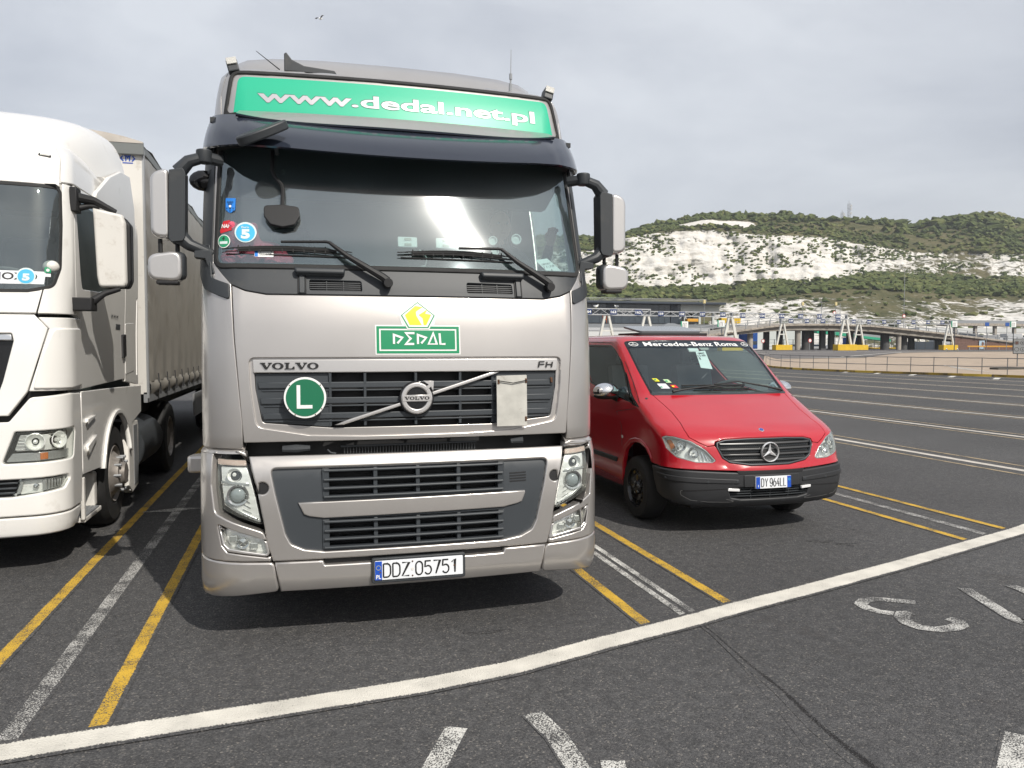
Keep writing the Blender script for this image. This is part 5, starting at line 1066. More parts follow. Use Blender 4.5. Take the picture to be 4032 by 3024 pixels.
# roof cap, marker, rear deflector
ss_ = np.linspace(-1.3, 1.3, 41)
panel('roof_cap', rounded([(-1.19, 3.045), (1.19, 3.045), (1.18, 3.3), (1.10, 3.44), (.6, 3.75), (-.6, 3.75), (-1.10, 3.44), (-1.18, 3.3)], .01), S, 'white_paint', T, r=.006, thick=.03, res=.06)
for g in (1, -1):
    panel('roof_side', rounded(sx([(1.20, 3.085), (1.19, 3.3), (1.112, 3.445), (.61, 3.75), (.61, 4.0), (3.2, 4.0), (3.6, 3.5), (3.9, 3.16), (1.36, 3.10)], g), .01), S, 'white_paint', T, r=.006, thick=.03, res=.07)
    mk_l = panel('marker_lamp', rounded(sx([(1.0, 3.315), (1.095, 3.308), (1.095, 3.288), (1.0, 3.293)], g), .01), S, 'black', T, off=.008, r=.003, thick=.01)
    panel('lamp_lens', rounded(sx([(1.012, 3.310), (1.082, 3.304), (1.082, 3.292), (1.012, 3.297)], g), .006), S, 'indicator_clear', mk_l, off=.012, r=.002, thick=.004)
    panel('side_deflector', rounded([(g*y, z) for y, z in ((1.3, 3.14), (1.9, 3.42), (2.4, 3.58), (2.85, 3.62), (3.06, 3.3), (3.12, 2.3), (2.5, 2.35))][::g], .05), Plane3((1.235*g, 0, 0), (0, g, 0), (0, 0, 1)), 'white_paint', T, off=.0, r=.01, thick=.03)
b = MB(); P = []
for y, z, hw, dr in ((.95, 3.55, .90, .0), (1.15, 3.70, 1.0, .05), (1.5, 3.87, 1.08, .09), (1.9, 3.97, 1.13, .11), (2.3, 4.03, 1.17, .13), (2.6, 4.045, 1.19, .13)):
    P.append([(-hw-.05, y+.1, z-dr-.42), (-hw, y+.05, z-dr-.15), (-hw*.93, y+.02, z-dr*.4-.03), (-hw*.7, y, z), (0, y-.04, z+.02), (hw*.7, y, z), (hw*.93, y+.02, z-dr*.4-.03), (hw, y+.05, z-dr-.15), (hw+.05, y+.1, z-dr-.42)])
b.grid(P); o = b.build('roof_deflector', 'white_paint', T, smooth=True, angle=50)
sb = o.modifiers.new('smooth', 'SUBSURF'); sb.levels = 2; sb.render_levels = 2
# name plate and trinkets inside the screen
PLn = S
np_ = panel('name_plate', [(-.35, 2.345), (1.115, 2.338), (1.105, 2.240), (-.35, 2.225)], S, 'plate_white', T, off=.0012, r=0, thick=.001)
lettering('plate_lettering', 'G JOXO', S, 'print_black', np_, .70, 1.06, 2.252, 2.325, off=.0024, bold=.02)
q = panel('sticker', circle((.985, 2.300), .064, 28), S, 'sticker_pale', T, off=.003, r=0, thick=.001, cuts=False); panel('sticker_disc', circle((.985, 2.297), .055, 28), S, 'sticker_sky', q, off=.0045, r=0, thick=.001, cuts=False)
lettering('sticker_print', '5', S, 'sticker_pale', q, .960, 1.010, 2.262, 2.318, off=.0065, bold=.06)
q = panel('sticker', rect(1.105, 2.375, 1.150, 2.332), S, 'sticker_green', T, off=.003, r=0, thick=.001, cuts=False); panel('sticker_dot', circle((1.128, 2.352), .012, 12), S, 'sign_white', q, off=.0045, r=0, thick=.001, cuts=False)
panel('sticker', rect(1.085, 2.325, 1.15, 2.300), S, 'plate_white', T, off=.003, r=0, thick=.001, cuts=False)
b = MB(); b.ball((1.13, .30, 2.385), (.06, .05, .05), 14, 10); o = b.build('cap', 'white_matt', None, smooth=True, label='cream cap lying behind the windscreen corner of the white lorry', cat='cap'); o.location = T.location
b = MB(); b.box(-1.15, 1.15, .30, .75, 1.9, 2.20); b.build('dashboard', 'interior_dark', T, bevel=.04)
b = MB(); b.box(-1.2, 1.2, 2.7, 2.75, 1.3, 3.2); b.build('cab_rear_wall', 'interior_grey', T)
b = MB(); b.box(-1.2, 1.2, .35, 2.7, 1.15, 1.2); b.build('cab_floor', 'interior_dark', T)
b = MB(); b.prism([(.40, 3.05), (.62, 2.86), (.9, 2.86), (1.0, 3.05)], -1.15, 1.15, plane='YZ'); b.build('header_shelf', 'interior_dark', T)
for x in (-.65, .65):
    b = MB(); b.box(x-.25, x+.25, 1.0, 1.5, 1.62, 1.78); b.box(x-.24, x+.24, 1.45, 1.57, 1.7, 2.75); b.build('cab_seat', 'interior_dark', T, bevel=.05)
b = MB(); cW = Vector((.68, .85, 2.26)); ring = [cW+Matrix.Rotation(radians(-35), 4, 'X')@Vector((.24*cos(a), .24*sin(a), 0)) for a in np.linspace(0, 2*pi, 33)]
b.tube(ring, .016, 8, cap=False); b.build('steering_wheel', 'interior_grey', T, smooth=True)
b = MB(); b.box(-.45, .45, .4, 6.2, .5, .95); b.box(-1.0, 1.0, .35, .7, .35, 1.1); b.box(-1.1, 1.1, 3.0, 4.2, .4, .8); b.build('chassis', 'black', T)

# curtain-sided trailer behind it
TR = thing('semi_trailer', 'grey curtain sided trailer with buckled tarpaulin coupled behind the white lorry', 'trailer', (-3.0, 6.6, 0))
b = MB(); b.box(-1.26, 1.26, 3.45, 3.50, 1.2, 4.05); b.build('front_wall', 'white_matt', TR)
b = MB(); b.box(-1.275, 1.275, 3.42, 17.0, 4.02, 4.12); b.build('roof_rail', 'trailer_grey', TR, bevel=.01)
b = MB(); b.box(-1.285, 1.285, 3.39, 3.43, 3.99, 4.135); b.build('header_beam', 'trailer_grey', TR, bevel=.008)
V = []; 
xs_ = np.linspace(-1.28, 1.28, 14); ys_ = np.linspace(3.40, 17, 70)
b = MB(); b.grid([[(x, y, 4.125+.13*(1-abs(x/1.28)**3)+rng.normal(0, .010)+(.02*sin(y*5) if abs(x) > 1.2 else 0)) for x in xs_] for y in ys_]); b.build('roof_tarpaulin', 'roof_canvas', TR, smooth=True)
b = MB(); b.prism([(-1.28, 4.12)]+[(x, 4.125+.13*(1-abs(x/1.28)**3)+.012) for x in xs_]+[(1.28, 4.12)], 3.385, 3.42); b.build('canvas_front', 'roof_canvas', TR)
for g in (1, -1):
    b = MB(); b.tube([(1.262*g, 3.47, 1.15), (1.262*g, 3.47, 4.05)], .022, 10); b.build('corner_post', 'steel_grey', TR, smooth=True)
    b = MB(); P = []
    for y in np.linspace(3.52, 16.9, 240):
        row = []
        for z in np.linspace(4.03, 1.34, 22):
            t = (z-1.34)/2.69
            w_ = .006*sin(y*9+2*sin(z*3))*(.4+.6*(1-t))+.010*max(0, 1-t*6)*sin((y-3.52)*2*pi/.68)+.012*np.exp(-((y-3.6)/.25)**2)*sin(z*16+y*6)+rng.normal(0, .0008)
            row.append((g*(1.268+w_), y, z))
        P.append(row)
    b.grid(P, flip=(g < 0)); b.build('curtain', 'tarpaulin', TR, smooth=True, angle=80)
    b = MB(); P = []
    for i, y in enumerate(np.linspace(3.52, 16.9, 240)):
        k = .5-.5*cos((y-3.70)*2*pi/.68)
        P.append([(g*1.268, y, 1.35), (g*(1.282+.02*k), y, 1.30), (g*(1.272+.025*k), y, 1.22+.015*(1-k)), (g*(1.255+.01*k), y, 1.16+.03*k)])
    b.grid(P, flip=g < 0); b.build('curtain_hem', 'tarpaulin', TR, smooth=True, angle=80)
    for k in range(19):
        y = 4.08+.68*k; b = MB(); b.beam((g*1.285, y, 1.43), (g*1.30, y, 1.17), .028, .012, up=(g, 0, 0)); b.beam((g*1.305, y+.03, 1.30), (g*1.305, y+.045, 1.17), .014, .01, up=(g, 0, 0)); b.box(*sorted((g*1.29, g*1.31)), y-.02, y+.02, 1.28, 1.315); b.build('curtain_buckle', 'steel_dark', TR) if 'steel_dark' in MATS else None
    b = MB(); b.box(*sorted((g*1.22, g*1.262)), 3.45, 17, 1.10, 1.22); b.build('side_rail', 'steel_grey', TR)
    b = MB(); b.box(*sorted((g*1.20, g*1.23)), 8.0, 11.5, .55, .95); b.build('side_guard', 'steel_grey', TR)
panel('crown_logo_board', rect(.98, 4.0, 1.235, 2.6), plain(3.448), 'white_matt', TR, r=0, thick=.002, cuts=False)
lg = panel('crown_logo', rect(1.05, 3.905, 1.16, 3.893), plain(3.445), 'plate_blue', TR, r=0, thick=.002, cuts=False)
strokes('crown_logo_point', [[(1.06, 3.92), (1.03, 3.95), (1.055, 3.98)], [(1.085, 3.92), (1.085, 3.98), (1.07, 3.985)], [(1.125, 3.92), (1.125, 3.98), (1.14, 3.985)], [(1.15, 3.92), (1.18, 3.95), (1.155, 3.98)], [(1.095, 3.985), (1.105, 3.955), (1.115, 3.985)]], plain(3.445), 'plate_blue', lg, .014, .002)
b = MB(); b.box(-1.0, 1.0, 3.6, 17, .9, 1.18); b.build('chassis', 'black', TR)
for y in (11.4, 12.7, 14.0):
    for g in (-1, 1): lorry_wheel('wheel', TR, (1.05*g, y, .5), .5, .36, g, front=False, nuts=False)
mat('satin_dark', (.09, .09, .09), .32, .6); mat('badge_blue', (.03, .06, .30), .3); mat('bumper_plastic', (.022, .023, .025), .50, bump=(420, .15, .002)); mat('bumper_edge', (.12, .12, .12), .35); mat('lamp_white', (.75, .75, .75), .15, coat=.5)
mat('strip_dark', (.012, .020, .030), .25); mat('sticker_lime', (.45, .62, .35), .4); mat('interior_seat', (.10, .105, .12), .7); mat('sunroof_glass', (.12, .13, .14), .25, coat=.5)
# ---------------------------------------------------------------- red van
T = thing('van', 'red van with black bumper, chrome wing mirrors and open tilted sunroof', 'van', (4.22, 6.30, 0)); S = VAN
HL = rounded([(-1.015, .955), (-.955, .980), (-.87, .975), (-.732, .925), (-.61, .825), (-.522, .708), (-.56, .690), (-.70, .692), (-.884, .742), (-.985, .830)], [.02, .02, .05, .1, .1, .02, .02, .05, .06, .04])
HR = mirror(HL)
GR = rounded([(-.505, .905), (-.42, .935), (-.2, .948), (.2, .948), (.42, .935), (.505, .905), (.510, .850), (.465, .735), (.40, .690), (.2, .662), (-.2, .662), (-.40, .690), (-.465, .735), (-.510, .850)], [.02, .03, .1, .1, .03, .02, .03, .05, .05, .1, .1, .05, .05, .03])
WSv = rounded([(-.770, 1.800), (-.4, 1.792), (.4, 1.792), (.770, 1.800), (.778, 2.2), (.770, 2.655), (.4, 2.680), (-.4, 2.680), (-.770, 2.655), (-.778, 2.2)], [.03, .1, .1, .03, .2, .05, .1, .1, .05, .2])
HOOD = [(-.762, 1.775), (-.735, 1.60), (-.716, 1.43), (-.722, 1.22), (-.740, 1.069), (-.735, .965), (-.66, .905), (-.592, .862), (-.525, .875), (-.515, .915), (-.425, .948), (-.2, .962)]
HOOD = HOOD+[(.2, .962)]+[(-x, y) for x, y in HOOD[:-1]][::-1]+[(.4, 1.785), (-.4, 1.785)]
HOODr = rounded(HOOD, .01)
def wnd(g): return rounded(sx([(-1.06, 2.585), (-1.0, 2.52), (-.945, 2.34), (-.975, 2.12), (-1.10, 1.72), (-1.16, 1.60), (-1.5, 1.70), (-2.10, 1.93), (-2.14, 2.60)], -g), [.05, .05, .1, .1, .05, .04, .1, .04, .04])
def tri(g): return rounded(sx([(-.935, 2.195), (-1.165, 1.555), (-1.055, 1.515)], -g), .01)
def archp(s0, g, top=.80, rr=.345): return [(-g*(s0-rr*cos(a)*1.05), .30+(top-.30)*sin(a)) for a in np.linspace(0, pi, 18)]
def sideouter():
    # left rear bottom -> arches -> nose strip -> right
    out = []
    f = [(-1.985, .26), (-1.990, .35), (-1.955, .55), (-1.87, .69), (-1.72, .785), (-1.60, .815), (-1.48, .815), (-1.37, .775), (-1.29, .70), (-1.262, .645)]
    r_ = [(a-3.2, z) for a, z in f[:-1]]+[(-1.29-3.2, .70), (-1.245-3.2, .55), (-1.22-3.2, .35), (-1.22-3.2, .26)]
    L_ = [(-5.3, 2.75), (-5.3, .26)]+r_+[(-4.0, .26)]+f+[(-1.10, .640), (-.80, .638), (-.39, .620), (-.2, .612)]
    return L_+[(-x, y) for x, y in L_][::-1]
OUT = sideouter()
# upper edge: roof edge line q 2.75 across the front
OUT2 = OUT+[(1.5, 2.75), (.75, 2.75), (-.75, 2.75), (-1.5, 2.75)]
HG = [p_ for p_ in HOOD if p_[0] < 0 and p_[1] > .90 and not (p_[0] > -.50)]
HG = [(-.4, 1.789), (-.766, 1.779), (-.739, 1.60), (-.720, 1.43), (-.726, 1.22), (-.744, 1.069), (-.739, .962), (-.662, .900), (-.592, .856), (-.526, .868), (-.514, .850), (-.468, .733), (-.402, .686), (-.2, .657)]
HG = HG+[(-x, y) for x, y in HG][::-1]
body = panel('body', OUT2, S, 'red_paint', T, r=.004, thick=.03, res=(.09, .07), holes=[HL, HR, offset_loop(WSv, -.006), wnd(1), wnd(-1), tri(1), tri(-1), HG])
panel('hood', HOODr, S, 'red_paint', T, r=.006, thick=.03, res=(.07, .06), off=.001)
panel('roof', [(-5.3, 2.756), (5.3, 2.756), (5.3, 3.6), (-5.3, 3.6)], S, 'red_paint', T, r=.003, thick=.02, res=(.15, .07))
b = MB(); b.box(-.21, .21, 2.55, 4.7, 1.89, 1.909); b.build('roof_centre', 'red_paint', T)
b = MB(); b.box(-.85, .85, 4.70, 4.74, .4, 1.87); b.build('tailgate', 'red_paint', T)
# wheel arch lips, flank crease, mouldings
for g in (1, -1):
    al = [(-1.985, .35), (-1.955, .55), (-1.87, .69), (-1.72, .785), (-1.60, .815), (-1.48, .815), (-1.37, .775), (-1.29, .70), (-1.262, .645)]
    ol = [(-1.262, .70), (-1.30, .765), (-1.38, .83), (-1.48, .868), (-1.60, .868), (-1.74, .835), (-1.90, .735), (-1.99, .57), (-2.02, .35)]
    panel('arch_lip', sx(al+ol, -g), S, 'red_paint', T, off=.014, r=.012, thick=.03)
    panel('side_moulding', rounded(sx([(-2.10, .585), (-2.14, .535), (-3.05, .535), (-3.05, .585)], -g), .02), S, 'dark_plastic', T, off=.012, r=.006, thick=.02)
    panel('side_repeater', circle((-1.945*g, .836), .016, 14, .02), S, 'indicator_clear', T, off=.008, r=.004, thick=.01, cuts=False)
    for nm, ln in (('door_seam', [(-1.985, .36), (-1.97, .75), (-1.90, 1.0), (-1.78, 1.30), (-1.15, 1.47), (-.985, 1.60), (-.90, 2.0), (-.885, 2.3), (-.93, 2.55), (-1.02, 2.64), (-2.2, 2.68)]), ('door_seam', [(-2.2, 2.68), (-2.20, 1.9), (-2.95, .30)][:1]+[(-2.25, 1.9), (-2.95, 1.3), (-2.95, .30)])):
        strokes(nm, [[(x*g, z) for x, z in rounded(ln, .0) if True]], S, 'black', T, .009, .0012)
    panel('window_frame', offset_loop(wnd(g), -.018), S, 'black_gloss', T, off=.002, r=.003, thick=.012, holes=[offset_loop(wnd(g), .016)])
    panel('side_window', wnd(g), S, 'van_glass', T, off=-.006, r=0, thick=0, res=.1)
    panel('quarter_frame', offset_loop(tri(g), -.012), S, 'black_gloss', T, off=.002, r=.003, thick=.012, holes=[offset_loop(tri(g), .02)])
    panel('quarter_window', tri(g), S, 'van_glass', T, off=-.006, r=0, thick=0)
    # headlight
    hl = HL if g > 0 else HR
    h = panel('headlight', offset_loop(hl, .002), S, 'reflector', T, off=-.06, r=.002, thick=.01)
    panel('headlight_rim', offset_loop(hl, .001), S, 'lamp_trim', h, off=-.003, r=.003, thick=.05, holes=[offset_loop(hl, .010)])
    panel('indicator', rounded(sx([(-1.0, .93), (-.93, .955), (-.90, .86), (-.95, .80)], g), .02), S, 'amber', h, off=-.050, r=.004, thick=.01)
    for (a, z, rr) in ((-.83, .875, .048), (-.715, .795, .050), (-.90, .80, .03)):
        c = S.P(np.array([a*g]), np.array([z]))[0]; n_ = S.N(np.array([a*g]), np.array([z]))[0]; b = MB()
        b.lathe([(rr+.004, .025), (rr, .02), (rr*.9, .045), (rr*.5, .062), (.010, .065), (.010, .035), (.001, .03)], (0, 0, 0), 'Y', 20)
        Rm = Vector((0, -1, 0)).rotation_difference(Vector(n_)).to_matrix(); b.V = [tuple(Rm@Vector(v)+Vector(c)) for v in b.V]; b.build('reflector_bowl', 'chrome', h, smooth=True)
    for k in range(4): panel('lamp_facet', sx([(-.68+.03*k, .84-.03*k), (-.665+.03*k, .83-.03*k), (-.64+.03*k, .715), (-.655+.03*k, .715)], g), S, 'chrome', h, off=-.035-.004*k, r=.002, thick=.006)
    panel('headlight_cover', offset_loop(hl, .004), S, 'clear_cover', h, off=.002, r=.003, thick=.006, res=.04)
# grille
gp = panel('grille', GR, S, 'grille_plastic', T, off=.004, r=.008, thick=.05, holes=[offset_loop(GR, .014)])
panel('grille_backing', offset_loop(GR, .004), S, 'black', T, off=-.03, r=0, thick=.01)
for k, (zc, hw) in enumerate(((.890, .485), (.830, .485), (.770, .465), (.712, .42))):
    panel('grille_slat', rounded([(-hw, zc+.009), (hw, zc+.009), (hw-.01, zc-.014), (-hw+.01, zc-.014)], .006), S, 'satin_dark', T, off=.002, r=.008, thick=.03)
b = MB()
for zc, hw in ((.921, .40), (.861, .48), (.802, .47), (.740, .43), (.686, .36)):
    for k in range(int(hw*2/.021)):
        a = -hw+.0105+.021*k
        for s_ in (-1, 1): 
            c1 = S.P(np.array([a-.0105]), np.array([zc+.012*s_]))[0]; c2 = S.P(np.array([a+.0105]), np.array([zc-.012*s_]))[0]; b.beam(tuple(c1+[0, .018, 0]), tuple(c2+[0, .018, 0]), .004, .004)
b.build('grille_mesh', 'grille_plastic', gp, kind='stuff')
# three-pointed star in ring
c = Vector(S.P(np.array([0.]), np.array([.792]))[0])+Vector((0, -.022, 0)); b = MB(); n_ = 40
prof = [(.087, .006), (.083, -.004), (.079, .006)]
b.lathe([(.094, .014), (.094, .0), (.089, -.008), (.083, .0), (.083, .014)], c, 'Y', 40); st = b.build('star_ring', 'bright_trim', T, smooth=True)
b = MB()
for k in range(3):
    a = pi/2+2*pi*k/3; d = Vector((cos(a), 0, sin(a))); e_ = Vector((-sin(a), 0, cos(a)))
    tip = c+d*.086; b.add([c+e_*.019+d*.004+Vector((0, .012, 0)), c-e_*.019+d*.004+Vector((0, .012, 0)), tip+Vector((0, .004, 0)), c+Vector((0, -.008, 0))], [(0, 3, 2), (3, 1, 2), (0, 2, 1)])
b.build('star', 'bright_trim', st)
panel('star_backing', circle((0, .792), .086, 28, .086), S, 'black', st, off=-.005, r=0, thick=.002, cuts=False)
bg_ = panel('hood_badge', circle((0, 1.062), .026, 24, .026), S, 'chrome', T, off=.006, r=.003, thick=.006, cuts=False)
panel('badge_centre', circle((0, 1.062), .019, 20), S, 'badge_blue', bg_, off=.0075, r=0, thick=.001, cuts=False)
# bumper
BL = [(-1.262, .628), (-1.10, .628), (-.80, .626), (-.39, .606), (-.2, .598), (.2, .598), (.39, .606), (.80, .626), (1.10, .628), (1.262, .628), (1.225, .50), (1.16, .385), (1.05, .345), (.80, .290), (.45, .262), (-.45, .262), (-.80, .290), (-1.05, .345), (-1.16, .385), (-1.225, .50)]
LI = rounded([(-.43, .462), (.43, .462), (.40, .372), (.30, .352), (-.30, .352), (-.40, .372)], .02)
panel('bumper', rounded(BL, .02), S, 'bumper_plastic', T, off=.012, r=.016, thick=.08, holes=[LI])
panel('air_intake', offset_loop(LI, -.02), S, 'black', T, off=-.05, r=0, thick=.01)
for z in (.378, .402, .426, .448): panel('intake_slat', [(-.41, z+.005), (.41, z+.005), (.41, z-.004), (-.41, z-.004)], S, 'dark_plastic', T, off=-.01, r=.002, thick=.03)
for a in (-.2, 0., .2): panel('intake_rib', rect(a-.005, .462, a+.005, .352), S, 'dark_plastic', T, off=-.014, r=.002, thick=.03)
for g in (1, -1):
    panel('bumper_strip', rounded(sx([(-1.16, .582), (-.70, .560), (-.335, .540), (-.325, .500), (-.70, .512), (-1.13, .535)], g), .015), S, 'bumper_plastic', T, off=.022, r=.007, thick=.012)
    panel('bumper_groove', sx([(-.86, .445), (-.42, .462), (-.42, .455), (-.84, .432)], g), S, 'black', T, off=.0135, r=0, thick=.001)
    strokes('bumper_crease', [[(g*x, z) for x, z in rounded([(-.86, .445), (-.85, .40), (-.76, .352), (-.60, .335), (-.30, .33)], .03)]], S, 'bumper_edge', T, .006, .0135)
    panel('day_lamp', rounded([(x+(.008 if g > 0 else -.012), z) for x, z in sx([(-.445, .462), (-.335, .455), (-.335, .432), (-.445, .438)], g)], .006), S, 'lamp_white', T, off=.02, r=.004, thick=.02)
    for x, z in ((-.62, .522), (-.355, .522), (-1.0, .545)): panel('parking_sensor', circle((x*g, z), .011, 14), S, 'dark_plastic', T, off=.024, r=.002, thick=.004, cuts=False)
panel('bumper_lip', [(-.95, .30), (-.5, .275), (.5, .275), (.95, .30), (.9, .25), (-.9, .25)], S, 'black', T, off=-.02, r=.004, thick=.03)
panel('upper_intake', rounded([(-.36, .618), (.36, .618), (.33, .588), (-.33, .588)], .01), S, 'black', T, off=.016, r=.002, thick=.01)
pb = panel('plate_holder', rounded([(-.290, .578), (.290, .578), (.286, .468), (-.286, .468)], .012), S, 'bumper_plastic', T, off=.020, r=.006, thick=.03)
PP = Plane3((0, -.024, .508), (1, 0, 0), (0, .04, 1))
npl = panel('number_plate', rounded([(-.185, .056), (.185, .056), (.185, -.054), (-.185, -.054)], .006), PP, 'plate_white', T, off=.006, r=.002, thick=.02, cuts=False)
panel('country_strip', rect(-.183, .054, -.143, -.052), PP, 'plate_blue', npl, off=.0075, r=0, thick=.001, cuts=False); panel('country_strip', rect(.143, .054, .183, -.052), PP, 'plate_blue', npl, off=.0075, r=0, thick=.001, cuts=False)
lettering('country_code', 'I', PP, 'sign_white', npl, -.166, -.160, -.040, -.018, off=.009)
chars('plate_character', 'DY', PP, 'print_black', npl, -.130, .040, -.036, .074, .026, .0065, .009); chars('plate_character', '964LL', PP, 'print_black', npl, -.040, .036, -.036, .074, .026, .0065, .009)
panel('plate_mark', circle((.163, .022), .012, 16), PP, 'sticker_sky', npl, off=.009, r=0, thick=.001, cuts=False, holes=[circle((.163, .022), .008, 12)])
# windscreen with sun strip
panel('windscreen_seal', offset_loop(WSv, -.012), S, 'black_gloss', T, off=.002, r=.004, thick=.02, holes=[offset_loop(WSv, .012)])
panel('windscreen', WSv, S, 'van_glass', T, off=-.004, r=0, thick=0, res=.1)
band = panel('sun_strip', rounded([(-.765, 2.648), (-.4, 2.672), (.4, 2.672), (.765, 2.648), (.772, 2.56), (-.772, 2.56)], .01), S, 'strip_dark', T, off=-.001, r=0, thick=.0005)
lettering('strip_lettering', 'Mercedes-Benz Roma', S, 'sign_white', band, -.575, .575, 2.580, 2.650, off=.004, bold=.015)
for x in (-.685, .685):
    strokes('strip_ring', [[(x+.048*cos(a), 2.612+.030*sin(a)) for a in np.linspace(0, 2*pi, 25)]], S, 'sign_white', band, .006, .004)
    strokes('strip_star', [[(x, 2.612), (x+.045*cos(a), 2.612+.028*sin(a))] for a in (pi/2, pi/2+2*pi/3, pi/2+4*pi/3)], S, 'sign_white', band, .006, .004)
panel('scuttle', [(-.79, 1.805), (.79, 1.805), (.77, 1.772), (-.77, 1.772)], S, 'dark_plastic', T, off=.004, r=.002, thick=.01)
f = lambda p, o: Vector(S.P(np.array([p[0]]), np.array([p[1]]))[0]+S.N(np.array([p[0]]), np.array([p[1]]))[0]*o)
for pv, jt, b0, b1 in (((.72, 1.80), (.22, 1.96), (-.42, 1.93), (.30, 1.93)), ((-.56, 1.80), (-.10, 1.895), (-.30, 1.885), (.32, 1.87))):
    b = MB(); b.tube([f(pv, .03), f(((pv[0]*2+jt[0])/3, (pv[1]*2+jt[1])/3+.01), .035), f(jt, .035), f(((b0[0]+b1[0])/2, (b0[1]+b1[1])/2), .025)], [.016, .010, .007, .006], 8); wa = b.build('wiper_arm', 'black', T, smooth=True)
    b = MB(); b.tube([f((b0[0]+(b1[0]-b0[0])*i/8, b0[1]+(b1[1]-b0[1])*i/8), .012) for i in range(9)], .009, 6); b.build('wiper_blade', 'rubber', wa, smooth=True)
for poly, m in ((rect(-.685, 2.055, -.635, 2.010), 'sign_yellow'), (rect(-.575, 2.04, -.52, 1.99), 'sticker_lime'), (rect(-.66, 1.975, -.57, 1.90), 'plate_white'), (rect(-.535, 1.955, -.475, 1.91), 'sticker_red')):
    q = panel('sticker', [(x+(.02 if i in (2, 3) else 0), z) for i, (x, z) in enumerate(poly)], S, m, T, off=.0, r=0, thick=.001, cuts=False)
    x0, z0 = poly[0][0]+.015, poly[2][1]+.012
    panel('sticker_mark', rect(x0, z0+.02, x0+.025, z0), S, 'sticker_green' if m != 'sticker_red' else 'sign_yellow', q, off=.002, r=0, thick=.001, cuts=False)
q = panel('mirror_foot', rounded(rect(-.09, 2.575, .03, 2.52), .01), S, 'plate_white', T, off=-.01, r=.003, thick=.02)
b = MB(); c = f((.06, 2.52), -.10); b.box(c.x-.12, c.x+.12, c.y-.02, c.y+.02, c.z-.045, c.z+.015); b.build('dark_mirror_shape', 'black_gloss', T, bevel=.02)
tkv = panel('date_ticket', [(-.020, 2.505), (.105, 2.52), (.055, 2.21), (-.075, 2.235)], S, 'plate_white', None, off=-.012, r=0, thick=.001, cuts=False); tkv.location = T.location
tkv['label'] = 'white printed ticket hanging behind the red van windscreen below its mirror'; tkv['category'] = 'ticket'
for tx, c, wd, hh in (('18MAY', (.035, 2.475), .085, .026), ('11:10', (.022, 2.435), .095, .032), ('1', (-.02, 2.385), .012, .035)): lettering('ticket_print', tx, S, 'print_black', tkv, c[0]-wd/2, c[0]+wd/2, c[1]-hh/2, c[1]+hh/2, off=-.009, bold=.01, rot=.12)
# wing mirrors
for g in (1, -1):
    b = MB(); c = (-1.06*g, 1.46, 1.285); b.ball(c, (.145, .10, .092), 20, 14)
    b.V = [(x, y if y < 1.50 else 1.50, max(z, 1.235)) for x, y, z in b.V]; mm = b.build('wing_mirror', 'chrome', T, smooth=True, angle=60)
    b = MB(); b.ball((-1.06*g, 1.47, 1.235), (.140, .088, .038), 18, 8); b.build('mirror_base', 'black', mm, smooth=True)
    b = MB(); b.tube([(-.99*g, 1.47, 1.235), (-.93*g, 1.45, 1.22)], [.035, .05], 10); b.box(*sorted((-1.17*g, -.95*g)), 1.502, 1.508, 1.22, 1.35); b.build('dark_stalk_shape', 'black', T, smooth=True)
# sunroof glass tilted open over its opening
b = MB(); Mx = Matrix.Translation((-.02, 2.28, 1.968)) @ Matrix.Rotation(radians(8), 4, 'X')
b.prism(rounded([(-.40, -.25), (.40, -.25), (.40, .25), (-.40, .25)], .06), -.012, .012, Mx, plane='XY'); sr = b.build('sunroof', 'sunroof_glass', T, bevel=.004)
b = MB(); b.prism(rounded([(-.45, 1.99), (.45, 1.99), (.45, 2.62), (-.45, 2.62)], .06), 1.885, 1.922, plane='XY'); b.build('sunroof_frame', 'black', T, bevel=.006)
# wheels
for g in (1, -1):
    for y in (1.0, 4.2):
        c = (-.815*g, y, .325); b = MB(); r, w_ = .325, .215
        b.lathe([(r*.62, -w_/2), (r*.9, -w_/2-.004), (r*.975, -w_/2+.02), (r, -w_/2+.05), (r, w_/2-.05), (r*.975, w_/2-.02), (r*.9, w_/2+.004), (r*.62, w_/2)], c, 'X', 40); t = b.build('wheel', 'rubber', T, smooth=True)
        o = -w_/2*g; b = MB(); b.lathe([(r*.64, o), (r*.60, o), (r*.57, o+.03*g), (r*.50, o+.04*g), (r*.40, o+.018*g), (r*.22, o+.028*g), (r*.18, o+.004*g), (.001, o-.004*g)], c, 'X', 32); rm = b.build('rim', 'black_gloss', t, smooth=True)
        for k in range(5):
            a = 2*pi*k/5; b = MB(); b.lathe([(.012, o+.02*g), (.012, o+.002*g), (.001, o)], (c[0], c[1]+.055*cos(a), c[2]+.055*sin(a)), 'X', 6); b.build('wheel_nut', 'steel_grey', rm)
        b = MB()
        for k in range(8):
            a = 2*pi*k/8; b.lathe([(.001, o+.0235*g), (.017, o+.0235*g)], (c[0]-.008*g, c[1]+.15*cos(a), c[2]+.15*sin(a)), 'X', 10)
        b.build('rim_holes', 'black', rm)
